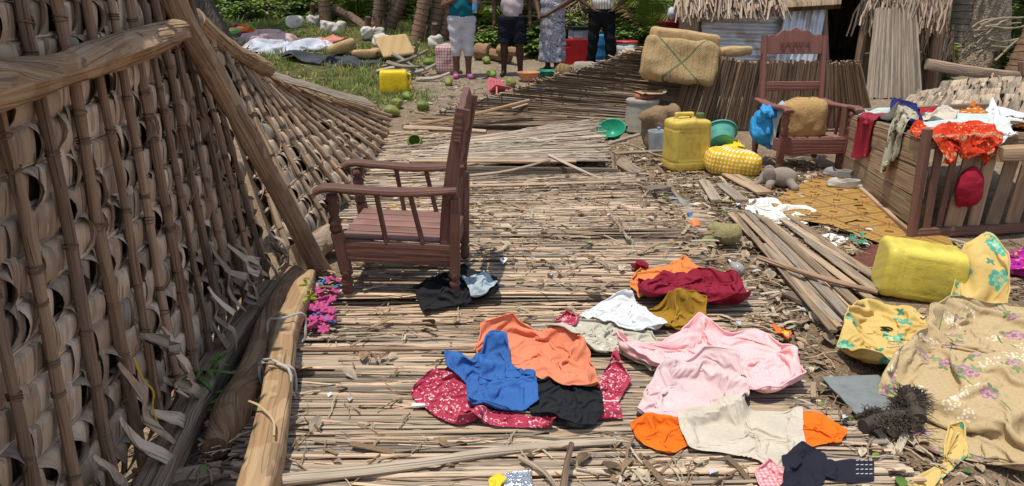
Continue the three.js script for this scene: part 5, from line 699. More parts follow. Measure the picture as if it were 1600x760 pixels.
{ const c = Z(1268, 160, 6.42); const sph = (p) => { const e = ellip(p, [c.x - 0.08, c.y - 0.15, c.z], [0.24, 0.2, 0.17]); if (e < 0) { const k = 1 - e / 0.2; p[1] += -e * 0.9; p[0] += (p[0] - c.x) * 0.05; return true; } return false; }; solo('blue_grey_cloth', 'blue grey cloth thrown over the woven basket on the carved armchair', 'cloth', drape(c, 0.34, 0.24, 0, { y: 0.06, n: 26, m: 22, cols: [sph, onGround], seed: 6, amp: 0.05, steps: 70, fric: 0.97 }), F.blueGrey); }
lump('blue_plastic_sheet', 'crumpled bright blue plastic sheet stuffed under the arm of the carved armchair', 'plastic sheet', Z(1196, 196, 6.5), [0.13, 0.13, 0.12], 0.06, F.plasticBlue, { amp: 0.09, f: 9, cell: 0.012, rz: -0.2 });
lay('yellow_plastic_bag', 'bright yellow plastic bag flattened behind the woven bag', 'bag', [[1128, 222], [1138, 214], [1156, 214], [1164, 222], [1146, 227]], mat({ c: [0.75, 0.58, 0.03], r: 0.4, bump: weaveB, rep: [3, 3], bs: 0.006 }), { n: 26, more: 1.2, seed: 91, amp: 0.03, puff: 0.02, h: 0.06 });
// ---------------------------------------------------------------- toys, bottles, shoes, papers
{
  const el = (p) => { let d = ellip(p, [0, 0.075, 0], [0.11, 0.075, 0.07]); d = smin(d, ellip(p, [-0.11, 0.07, 0.03], [0.06, 0.055, 0.05]), 0.03); d = smin(d, capsule(p, [-0.15, 0.05, 0.05], [-0.19, 0.02, 0.08], 0.024, 0.016), 0.02); d = smin(d, capsule(p, [-0.08, 0.04, 0.07], [-0.1, 0.02, 0.12], 0.03, 0.028), 0.02); d = smin(d, capsule(p, [0.06, 0.04, 0.06], [0.09, 0.02, 0.11], 0.032, 0.03), 0.02); d = smin(d, capsule(p, [0.05, 0.05, -0.06], [0.07, 0.02, -0.09], 0.03, 0.028), 0.02); return d; };
  const t = thing('stuffed_elephant', 'dirty grey stuffed toy elephant lying by the vinyl flooring', 'stuffed toy'), gm = fabric([0.3, 0.25, 0.21], { bs: 0.004 }); part(t, 'toy_body', nets(el, [-0.23, -0.02, -0.14], [0.16, 0.18, 0.17], 0.01), gm); for (const z of [-0.03, 0.075]) part(t, 'ear', nets((p) => ellip(p, [-0.1, 0.1, z], [0.05, 0.055, 0.014]), [-0.17, 0.03, z - 0.03], [-0.03, 0.17, z + 0.03], 0.008), gm); part(t, 'foot_pad', xf(lathe([[0, 0], [0.026, 0], [0.024, 0.005], [0, 0.006]], 14), V(-0.1, 0.022, 0.148), 0, Math.PI / 2), fabric([0.5, 0.3, 0.22])); place(t, G(1222, 292, 0.015), -0.3);
  const t2 = thing('stuffed_toy', 'lumpy mustard green stuffed toy lying against the reed panel edge', 'stuffed toy'), ym = mat({ c: [0.33, 0.28, 0.13], map: mott, bump: mottB, rep: [9, 9], bs: 0.01, r: 0.95 }); part(t2, 'toy_body', nets((p) => { let d = ellip(p, [0.02, 0.06, 0], [0.085, 0.062, 0.075]); d = smin(d, ellip(p, [-0.03, 0.09, -0.03], [0.06, 0.035, 0.04]), 0.015); d = smin(d, ellip(p, [0.08, 0.08, -0.02], [0.035, 0.035, 0.035]), 0.012); d = smin(d, ellip(p, [-0.11, 0.045, 0.02], [0.045, 0.04, 0.04]), 0.02); d = smin(d, ellip(p, [-0.13, 0.03, 0.05], [0.03, 0.03, 0.035]), 0.015); return d + 0.006 * (fbm(p[0] * 40, p[1] * 40 + p[2] * 30, 5, 2) - 0.5); }, [-0.19, -0.02, -0.12], [0.13, 0.2, 0.13], 0.009), ym); place(t2, G(1130, 382, 0.02), 0.2);
  const pet = mat({ c: [0.9, 0.95, 0.98], r: 0.08, tr: 0.9, ior: 1.3 }); pet.thickness = 0;
  const bottle = (label, px, py, ry, rx, lab) => { const t = thing('plastic_bottle', label, 'bottle', 'empty plastic bottles'); part(t, 'bottle_body', lathe([[0, 0], [0.03, 0], [0.034, 0.008], [0.034, 0.06], [0.031, 0.068], [0.034, 0.076], [0.034, 0.13], [0.03, 0.15], [0.014, 0.175], [0.013, 0.2], [0, 0.2]], 18), pet); part(t, 'bottle_cap', xf(lathe([[0, 0.198], [0.016, 0.198], [0.016, 0.212], [0, 0.213]], 14), V(0, 0, 0)), mat({ c: [0.1, 0.25, 0.6], r: 0.5 })); if (lab) part(t, 'bottle_label', lathe([[0.0347, 0.07], [0.0347, 0.125]], 18), mat({ c: lab, r: 0.5 })); place(t, G(px, py, 0.05), ry, rx); return t; };
  bottle('clear blue tinted plastic bottle lying by the frayed reed ends', 1082, 328, 0.5, -1.4); bottle('clear plastic bottle with orange label lying beside the lumpy stuffed toy', 1094, 372, 0.15, -1.1, [0.75, 0.2, 0.05]); bottle('squashed clear bottle standing in the rubbish by the upright jerrican', 1024, 232, 0.2, 0.3, [0.1, 0.3, 0.2]); bottle('clear bottle standing under the red skirt by the bed corner', 1440, 352, 0.4, 0.1, [0.6, 0.55, 0.1]);
  { const t = thing('plastic_tub', 'clear plastic tub beside the upright yellow jerrican', 'tub'); part(t, 'tub_body', lathe([[0, 0], [0.07, 0], [0.085, 0.2], [0.09, 0.21], [0.085, 0.215], [0.08, 0.2], [0.066, 0.01], [0, 0.01]], 20), mat({ c: [0.75, 0.78, 0.8], r: 0.25, tr: 0.6 })); place(t, G(1034, 246, 0.01).add(V(-0.02, 0, -0.15)), 0); }
  const b = thing('light_bulb', 'dead light bulb lying on the bare earth', 'light bulb'); part(b, 'glass_globe', lathe([[0, 0], [0.02, 0.004], [0.034, 0.022], [0.036, 0.04], [0.028, 0.062], [0.016, 0.08], [0.013, 0.09], [0, 0.09]], 20), mat({ c: [0.6, 0.6, 0.58], r: 0.15, tr: 0.5 })); part(b, 'screw_base', lathe([[0.013, 0.09], [0.014, 0.094], [0.012, 0.098], [0.014, 0.102], [0.012, 0.106], [0.014, 0.11], [0.006, 0.118], [0, 0.12]], 12), mat({ c: [0.4, 0.38, 0.33], r: 0.35, m: 0.9 })); place(b, G(1160, 428, 0.03), 0.5, -1.2);
  const shoe = (label, px, py, ry, c) => { const t = thing('slip_on_shoe', label, 'shoe', 'grey slip on shoes'); const f = (p) => { const w = 0.042 * (1 - 0.25 * sstep(0.02, -0.1, p[0])); return Math.max(Math.min(rbox(p, [0, 0.012, 0], [0.125, 0.012, w], 0.012), Math.max(ellip(p, [0.05, 0.02, 0], [0.08, 0.05, w]), -ellip(p, [0.02, 0.035, 0], [0.05, 0.05, w * 0.82]) * 0.9), Math.max(Math.abs(Math.hypot(p[0] + 0.0, p[2] * 2.2) - 0.1) - 0.007, p[1] - 0.045 - 0.015 * (p[0] < 0 ? 1 : 0), -p[1], -0.125 - p[0])), -p[1] - 0.0); }; part(t, 'shoe_upper', nets(f, [-0.15, -0.02, -0.08], [0.15, 0.09, 0.08], 0.006), fabric(c)); place(t, G(px, py, 0.022), ry); };
  shoe('grey slip on shoe upright against the bed side', 1312, 276, 2.4, [0.3, 0.3, 0.29]); shoe('pale slip on shoe in front of its grey fellow', 1320, 292, 2.9, [0.5, 0.48, 0.44]);
  const paper = mat({ c: [0.78, 0.77, 0.72], map: mott, bump: weaveB, rep: [3, 3], bs: 0.004, r: 0.8 }), ragC = { white: paper, black: F.black, green: mat({ c: [0.02, 0.3, 0.2], r: 0.4 }), red: F.red, tan: F.tan, brown: fabric([0.16, 0.06, 0.045]), olive: F.khaki };
  const pp = [['white_paper', 'large torn white packaging sheet beside the stuffed elephant', 'paper', [[1166, 306], [1200, 302], [1278, 322], [1276, 334], [1220, 332], [1168, 322]], 'white', 0.05], ['white_paper', 'tattered white paper scraps below the packaging sheet', 'paper', [[1180, 328], [1230, 334], [1262, 344], [1240, 350], [1195, 340]], 'white', 0.03], ['white_paper', 'torn white paper on the planks by the dark brown tray', 'paper', [[1296, 388], [1318, 384], [1338, 394], [1320, 402], [1300, 398]], 'white', 0.06], ['white_paper', 'white paper scraps at the near end of the vinyl flooring', 'paper', [[1266, 368], [1300, 358], [1328, 366], [1310, 378], [1275, 376]], 'white', 0.04], ['black_rag', 'dark rag on the near end of the vinyl flooring', 'rag', [[1318, 345], [1345, 340], [1372, 352], [1350, 362], [1322, 356]], 'black', 0.04], ['green_wrapper', 'small dark green wrapper near the dark brown tray', 'wrapper', [[1330, 362], [1350, 362], [1356, 372], [1336, 372]], 'green', 0.04], ['brown_bag', 'maroon brown leather bag between the vinyl flooring and the lying jerrican', 'bag', [[1335, 385], [1365, 370], [1395, 370], [1385, 400], [1350, 412], [1338, 404]], 'brown', 0.08], ['tan_purse', 'small tan purse on the planks beside the maroon bag', 'purse', [[1310, 375], [1330, 370], [1342, 380], [1330, 390], [1314, 388]], 'tan', 0.05], ['pink_wrapper', 'pink scrap by the bed foot', 'wrapper', [[1268, 272], [1282, 270], [1286, 278], [1272, 280]], 'red', 0.03]];
  pp.forEach(([n, l, c, o, m, h], i) => lay(n, l, c, o, ragC[m], { n: 26, more: 1.16, seed: 60 + i, amp: 0.03, h, bend: 0.5, puff: n === 'brown_bag' ? 0.06 : 0 }));
  // foil sachets
  const foil = mat({ c: [0.75, 0.76, 0.78], r: 0.22, m: 0.95, bump: weaveB, rep: [5, 5], bs: 0.006 }); lay('foil_sachet', 'torn silver foil sachet at the near edge of the reed panel', 'sachet', [[775, 745], [800, 735], [828, 732], [834, 770], [790, 775]], foil, { n: 24, more: 1.12, seed: 71, amp: 0.03 }); lay('yellow_wrapper', 'yellow wrapper tucked under the silver foil sachet', 'wrapper', [[764, 750], [778, 742], [790, 748], [780, 762], [766, 762]], mat({ c: [0.7, 0.55, 0.03], r: 0.35 }), { n: 16, more: 1.1, seed: 72, amp: 0.02 });
  const snackT = ctex(128, 128, (g, w) => { g.fillStyle = '#e86a12'; g.fillRect(0, 0, w, w); g.fillStyle = '#f6c21c'; g.beginPath(); g.arc(64, 60, 34, 0, 7); g.fill(); g.fillStyle = '#b3202a'; g.fillRect(20, 20, 50, 16); g.fillStyle = '#fff2d0'; g.fillRect(60, 80, 40, 14); }); lay('snack_packet', 'orange and yellow snack packet on the bare earth by the reed ends', 'packet', [[1206, 512], [1226, 504], [1240, 506], [1234, 524], [1212, 524]], mat({ c: [1, 1, 1], map: snackT, rep: [9, 9], r: 0.35 }), { n: 18, more: 1.08, seed: 73, amp: 0.02, h: 0.05 });
  solo('slate_board', 'flat grey board scrap half under the floral quilt', 'board', board([G(1330, 590, 0.03), G(1388, 648, 0.03)], 0.22, 0.012, { seed: 5, worn: 0.006 }), mat({ c: [0.2, 0.22, 0.22], map: mott, bump: mottB, rep: [4, 4], bs: 0.004, r: 0.8 }));
  // charred coir clumps
  const coir = mat({ c: [0.07, 0.052, 0.042], map: mott, rep: [9, 9], r: 0.95 }); const q = rng(8);
  [['dark frayed coir clump lying beside the black bra', 1385, 672, 0.07], ['dark frayed coir clump touching the edge of the floral quilt', 1420, 645, 0.075]].forEach(([l, x, y, s], i) => { const t = thing('coir_clump', l, 'coir clump', 'charred coir clumps'); place(t, G(x, y, 0.03), i); part(t, 'core', stick([V(-s * 1.4, s * 0.5, s * 0.5), V(0, s * 0.6, 0), V(s, s * 0.5, -s * 0.3)], s * 0.36, 10, { segs: 6, lump: 0.2, seed: i }), coir); const fr = []; for (let k = 0; k < 900; k++) { const a = q() * 6.28, b = q() * 1.7, c = V((q() - 0.5) * s * 2, s * 0.5, (q() - 0.5) * s), L = s * (0.25 + 0.5 * q()); const d = V(Math.cos(a) * Math.sin(b), Math.cos(b), Math.sin(a) * Math.sin(b)); fr.push(stick([c, c.clone().addScaledVector(d, L * 0.6), c.clone().addScaledVector(d, L).add(V((q() - 0.5) * 0.03, -0.01, (q() - 0.5) * 0.03))], (t) => 0.0022 * (1 - 0.6 * t), 3)); } part(t, 'fibres', merge(fr), coir).userData.kind = 'stuff'; });
  // yellow strip running out of the quilt
  lay('yellow_strip', 'torn yellow cloth strip trailing from under the floral quilt', 'cloth', [[1478, 668], [1506, 672], [1512, 700], [1488, 728], [1440, 758], [1412, 772], [1404, 764], [1450, 738], [1478, 706]], F.yellow, { n: 34, more: 1.3, seed: 92, amp: 0.05, h: 0.03 });
  // artificial flowers by the foot of the leaning post
  const fl = thing('plastic_flowers', 'pink artificial flower garland with yellow green leaves at the foot of the leaning post', 'flowers'); const pm = mat({ c: [0.5, 0.07, 0.22], r: 0.55, tr: 0.15 }), lm = mat({ c: [0.35, 0.45, 0.04], r: 0.6, tr: 0.2 }), qq = rng(21);
  for (let k = 0; k < 34; k++) { const x = 486 + qq() * 40, y = 440 + qq() * 80, c = G(clamp(x, 484, 530 - (y - 440) * 0.25), y, 0.06 + 0.03 * qq()), pet = []; for (let i = 0; i < 6; i++) pet.push(xf(new THREE.SphereGeometry(0.016, 6, 4).scale(1, 0.3, 0.6).translate(0.014, 0.003, 0), V(0, 0, 0), i * 1.05, 0, 0.3)); part(fl, 'flower', xf(merge(pet), c, qq() * 6, qq() - 0.3, qq() - 0.5, 1 + qq() * 0.5), k % 7 === 6 ? mat({ c: [0.03, 0.25, 0.6], r: 0.5 }) : pm); }
  for (let k = 0; k < 26; k++) { const c = G(472 + qq() * 18, 436 + qq() * 36, 0.1 + qq() * 0.07); part(fl, 'leaf', xf(new THREE.SphereGeometry(0.022, 6, 4).scale(1, 0.12, 0.35), c, qq() * 6, qq() * 2, qq() * 2), lm); }
  lay('red_rag', 'small red rag at the top end of the pale beam', 'rag', [[452, 422], [462, 412], [474, 414], [470, 426]], F.red, { n: 16, more: 1.3, seed: 75, h: 0.14, lift: 0.12 });
}
// ---------------------------------------------------------------- the four people standing in the yard
const hairM = mat({ c: [0.012, 0.01, 0.009], r: 0.8 });
function handGeo(w, dir, side, curl) {   // palm, four unequal bent fingers and a thumb, from the wrist w along dir
  const d = dir.clone().normalize(), across = V(0, 0, 1).cross(d).normalize(); if (across.lengthSq() < 0.1) across.set(1, 0, 0); const nrm = d.clone().cross(across).normalize(); const P = (a, b, c) => { const p = w.clone().addScaledVector(d, a).addScaledVector(nrm, b).addScaledVector(across, c); return [p.x, p.y, p.z]; };
  const caps = [[P(0, 0, 0), P(0.05, 0, 0), 0.024, 0.03], [P(0.05, -0.02, 0), P(0.075, -0.024, 0), 0.016, 0.014], [P(0.05, 0.02, 0), P(0.075, 0.022, 0), 0.016, 0.014]];
  [[-0.027, 0.06], [-0.009, 0.075], [0.01, 0.07], [0.028, 0.055]].forEach(([o, L], i) => { const a = P(0.078, o, 0), b = P(0.078 + L * 0.5, o * 1.1, side * 0.012 * curl), c = P(0.078 + L * (0.95 - 0.2 * curl), o * 1.12, side * 0.035 * curl); caps.push([a, b, 0.0095, 0.0088], [b, c, 0.0088, 0.0075]); });
  const t0 = P(0.02, -0.025, side * 0.008), t1 = P(0.05, -0.05, side * 0.018), t2 = P(0.078, -0.055, side * 0.03); caps.push([t0, t1, 0.013, 0.0105], [t1, t2, 0.0105, 0.008]);
  const f = (p) => { let v = 1; caps.forEach((c, i) => { const e = capsule(p, c[0], c[1], c[2], c[3]); v = i < 3 || i === 11 ? smin(v, e, 0.016) : smin(v, e, 0.005); }); return v; };
  const c = P(0.06, 0, 0); return nets(f, c.map((x) => x - 0.12), c.map((x) => x + 0.12), 0.0055);
}
function person(label, at, turn, o) {
  const root = thing('person', label, 'person', 'people standing in the yard'), J = o.j, A = (v) => [v.x, v.y, v.z], bones = [];
  const B = (a, b, ra, rb, k = 0.05) => bones.push([A(a), A(b), ra, rb, k]);
  const n = J.neck ?? V(0, o.h * 0.83, 0), hip = V(0, o.h * 0.51, 0), sw = o.h * 0.108, hw = o.h * 0.055;
  B(hip, V(0, o.h * 0.6, 0.005), 0.11 * o.fat, 0.108 * o.fat, 0.08); B(V(-0.05, o.h * 0.6, 0), V(-0.07, o.h * 0.76, 0), 0.09 * o.fat, 0.088 * o.fat, 0.08); B(V(0.05, o.h * 0.6, 0), V(0.07, o.h * 0.76, 0), 0.09 * o.fat, 0.088 * o.fat, 0.08); B(V(-sw, o.h * 0.8, 0), V(sw, o.h * 0.8, 0), 0.052, 0.052, 0.06); B(V(0, o.h * 0.79, 0), V(0, o.h * 0.875, 0.012), 0.055, 0.048, 0.04);
  for (const s of [0, 1]) { const sg = s ? 1 : -1, [kn, an, toe] = J.leg[s], [el, wr] = J.arm[s]; B(V(sg * hw, o.h * 0.5, 0), kn, 0.088 * o.fat, 0.056 * o.fat, 0.05); B(kn, kn.clone().lerp(an, 0.35).add(V(0, 0, -0.012)), 0.053, 0.055, 0.03); B(kn.clone().lerp(an, 0.35).add(V(0, 0, -0.012)), an, 0.055, 0.036, 0.03); B(an.clone().add(V(0, -0.02, -0.02)), toe, 0.036, 0.024, 0.03); B(V(sg * sw, o.h * 0.8, 0), el, 0.048, 0.038, 0.04); B(el, wr, 0.039, 0.026, 0.03); }
  const hc = V(0, o.h * 0.935, 0.02);
  const skinF = (p) => { let d = 1; for (const b of bones) d = smin(d, capsule(p, b[0], b[1], b[2], b[3]), b[4]); d = smin(d, ellip(p, [hc.x, hc.y + 0.012, hc.z - 0.012], [0.074, 0.098, 0.092]), 0.03); d = smin(d, ellip(p, [hc.x, hc.y - 0.06, hc.z + 0.025], [0.05, 0.05, 0.055]), 0.04); d = smin(d, capsule(p, [0, hc.y + 0.012, hc.z + 0.082], [0, hc.y - 0.022, hc.z + 0.1], 0.009, 0.016), 0.014); d = smin(d, ellip(p, [0, hc.y - 0.052, hc.z + 0.082], [0.024, 0.01, 0.012]), 0.01); for (const s of [-1, 1]) { d = smin(d, ellip(p, [s * 0.077, hc.y - 0.004, hc.z - 0.01], [0.012, 0.03, 0.018]), 0.01); d = Math.max(d, -ellip(p, [s * 0.03, hc.y + 0.008, hc.z + 0.09], [0.017, 0.011, 0.014])); } return Math.max(d, -p[1]); };
  const geos = [nets(skinF, [-0.5, -0.01, -0.32], [0.5, o.h + 0.05, 0.34], 0.0155)];
  for (const s of [0, 1]) { const [el, wr] = J.arm[s]; geos.push(handGeo(wr, wr.clone().sub(el), s ? -1 : 1, 0.7)); }
  part(root, 'body', merge(geos), mat({ c: o.skin, r: 0.55, map: mott, rep: [4, 4], spec: 0.4 }));
  const wr = (p, f, s) => 0.012 * (fbm(p[0] * f + s, p[1] * f * 0.7 + p[2] * f, s, 3) - 0.5) + 0.006 * Math.sin(p[1] * 40 + 6 * vn(p[0] * 9, p[2] * 9, s));
  const lo = [-0.5, 0, -0.34], hi = [0.5, o.h, 0.34];
  const torso = (p, off, sl) => { let d = 1; bones.forEach((b, i) => { if (i < 4) d = smin(d, capsule(p, b[0], b[1], b[2] + off, b[3] + off), 0.08); }); for (const s of [0, 1]) { const sg = s ? 1 : -1, e = J.arm[s][0], a = V(sg * sw, o.h * 0.8, 0), c = a.clone().lerp(e, sl); d = smin(d, Math.max(capsule(p, A(a), A(c), 0.062 + off, 0.058 + off), (p[0] - c.x) * (e.x - a.x) + (p[1] - c.y) * (e.y - a.y) + (p[2] - c.z) * (e.z - a.z)), 0.04); } return d; };
  const legs = (p, off, flare) => { let d = 1; for (const s of [0, 1]) { const sg = s ? 1 : -1, [kn, an] = J.leg[s]; d = smin(d, capsule(p, [sg * hw, o.h * 0.5, 0], A(kn), 0.09 * o.fat + off, 0.062 + off * flare), 0.03); d = smin(d, capsule(p, A(kn), A(an), 0.062 + off * flare, 0.048 + off * flare), 0.02); } return smin(d, capsule(p, A(hip), [0, o.h * 0.58, 0], 0.118 * o.fat + off * 0.6, 0.112 * o.fat + off * 0.4), 0.06); };
  for (const c of o.clothes) {
    let f; if (c.kind === 'top') f = (p) => Math.max(torso(p, 0.016, c.sleeve) + wr(p, 9, c.seed), c.hem - p[1], -capsule(p, [0, o.h * 0.83, 0.01], [0, o.h, 0.03], 0.07, 0.07)); else if (c.kind === 'legs') f = (p) => Math.max(legs(p, c.off, c.flare) + wr(p, 8, c.seed), c.hem - p[1], p[1] - c.waist); else f = (p) => { const t = clamp((o.h * 0.72 - p[1]) / (o.h * 0.72 - c.hem), 0, 1), rx = lerp(0.16, 0.2, Math.sin(t * 1.9)), rz = lerp(0.13, 0.16, t); let d = (Math.hypot(p[0] / rx, p[2] / rz) - 1) * Math.min(rx, rz); d += 0.012 * Math.sin(Math.atan2(p[2], p[0]) * 9 + 3 * vn(p[1] * 3, 1, 4)) * t; return Math.max(smin(d, torso(p, 0.014, 0.0), 0.06) + wr(p, 8, c.seed), c.hem - p[1], p[1] - o.h * 0.795); };
    part(root, c.name, nets(f, lo, hi, 0.0145), c.m);
  }
  // hair and eyes
  part(root, 'hair', nets((p) => Math.max(ellip(p, [hc.x, hc.y + 0.018, hc.z - 0.02], [0.084, 0.102, 0.1]) + 0.006 * fbm(p[0] * 60, p[1] * 60 + p[2] * 50, 3, 2), Math.min(p[2] - hc.z - 0.045, hc.y + 0.055 - p[1]), hc.y - 0.05 - p[1]), [-0.12, hc.y - 0.12, hc.z - 0.15], [0.12, hc.y + 0.15, hc.z + 0.12], 0.012), hairM);
  for (const s of [-1, 1]) part(root, 'eye', new THREE.SphereGeometry(0.012, 8, 6).translate(s * 0.03, hc.y + 0.008, hc.z + 0.073), mat({ c: [0.5, 0.48, 0.44], r: 0.3 }));
  if (o.shoes) for (const s of [0, 1]) { const [, an, toe] = J.leg[s]; part(root, 'shoe', nets((p) => Math.max(Math.min(capsule(p, [an.x, 0.03, an.z - 0.03], [toe.x, 0.026, toe.z + 0.01], 0.046, 0.04)), -p[1], p[1] - (o.shoeTop ?? 0.06)), [an.x - 0.12, -0.02, an.z - 0.12], [an.x + 0.12, 0.12, an.z + 0.28], 0.01), o.shoes); }
  place(root, at, turn); if (o.scale) root.scale.setScalar(o.scale); return root;
}
{
  const legs = (w, h, dz = 0, sp = 0) => [-1, 1].map((s) => [V(s * (w + sp * 0.5), h * 0.285, 0.02 + s * dz * 0.5), V(s * (w + sp), 0.075, -0.01 + s * dz), V(s * (w + sp + 0.025), 0.03, 0.13 + s * dz)]);
  const skin = [0.11, 0.058, 0.035];
  person('person in teal top and white cropped trousers, hands held up at the chest', G(723, 121), 0.15, { h: 1.58, fat: 1.12, skin: [0.15, 0.082, 0.052], j: { leg: legs(0.085, 1.58, 0.02), arm: [[V(-0.25, 1.0, 0.0), V(-0.1, 1.08, 0.2)], [V(0.25, 1.0, 0.0), V(0.12, 1.06, 0.2)]] }, shoes: mat({ c: [0.5, 0.12, 0.3], r: 0.5 }), clothes: [{ kind: 'legs', name: 'trousers', off: 0.018, flare: 0.8, hem: 0.3, waist: 0.86, seed: 2, m: fabric([0.55, 0.54, 0.57]) }, { kind: 'top', name: 'top', sleeve: 0.35, hem: 0.8, seed: 3, m: fabric([0.008, 0.12, 0.16]) }] });
  person('person in pale pink tee shirt and black shorts, arms hanging straight down', G(800, 119), -0.1, { h: 1.62, fat: 0.98, skin: [0.06, 0.032, 0.021], j: { leg: legs(0.1, 1.62, 0.01, 0.02), arm: [[V(-0.25, 1.02, -0.01), V(-0.25, 0.78, 0.05)], [V(0.25, 1.02, -0.01), V(0.26, 0.78, 0.04)]] }, clothes: [{ kind: 'legs', name: 'shorts', off: 0.035, flare: 1.05, hem: 0.47, waist: 0.84, seed: 5, m: fabric([0.012, 0.013, 0.02]) }, { kind: 'top', name: 'tee_shirt', sleeve: 0.55, hem: 0.76, seed: 6, m: fabric([0.5, 0.42, 0.44]) }] });
  const wrapT = print(40, '#9a98a4', (g, w, q) => { for (let i = 0; i < 420; i++) { g.fillStyle = q() < 0.5 ? '#3a3c54' : '#d8d6dc'; g.beginPath(); g.arc(q() * w, q() * w, 2 + q() * 8, 0, 7); g.fill(); } g.fillStyle = '#22284e'; });
  person('person in long grey patterned dress, one arm held across the hip', G(862, 112), -0.5, { h: 1.6, fat: 1.02, skin, j: { leg: legs(0.08, 1.6, 0.02), arm: [[V(-0.24, 1.0, 0.05), V(-0.12, 0.82, 0.2)], [V(0.26, 1.02, -0.02), V(0.05, 0.84, 0.22)]] }, clothes: [{ kind: 'dress', name: 'dress', hem: 0.14, seed: 8, m: fabric([1, 1, 1], { map: wrapT, rep: [3, 3] }) }], shoes: mat({ c: [0.03, 0.03, 0.06], r: 0.6 }) });
  const stripeT = print(41, '#c9c3b8', (g, w) => { for (let i = 0; i < 16; i++) { g.fillStyle = i % 2 ? '#6d6660' : '#efece4'; g.fillRect(i * 32, 0, 9, w); } });
  person('person in striped cream shirt and black trousers, hands on the hips', G(938, 113), 0.1, { h: 1.64, fat: 0.98, skin, j: { leg: legs(0.095, 1.64, 0.05, 0.05), arm: [[V(-0.36, 1.06, -0.05), V(-0.17, 0.92, 0.06)], [V(0.36, 1.06, -0.05), V(0.17, 0.92, 0.06)]] }, clothes: [{ kind: 'legs', name: 'trousers', off: 0.018, flare: 0.9, hem: 0.05, waist: 0.93, seed: 9, m: fabric([0.01, 0.011, 0.014]) }, { kind: 'top', name: 'shirt', sleeve: 0.55, hem: 0.9, seed: 10, m: fabric([1, 1, 1], { map: stripeT, rep: [3, 3] }) }], shoes: mat({ c: [0.015, 0.014, 0.014], r: 0.5 }) });
  { const t = thing('water_bottle', 'clear water bottle with blue label held by the person in teal', 'bottle'); const c = G(723, 121).add(V(0.2, 1.02, 0.26)); part(t, 'bottle_body', lathe([[0, -0.12], [0.034, -0.12], [0.036, 0.06], [0.014, 0.11], [0.014, 0.13], [0, 0.13]], 16), mat({ c: [0.85, 0.9, 0.95], r: 0.1, tr: 0.85 })); part(t, 'bottle_label', lathe([[0.037, -0.07], [0.037, 0.0]], 16), mat({ c: [0.1, 0.3, 0.6], r: 0.5 })); place(t, c); }
}
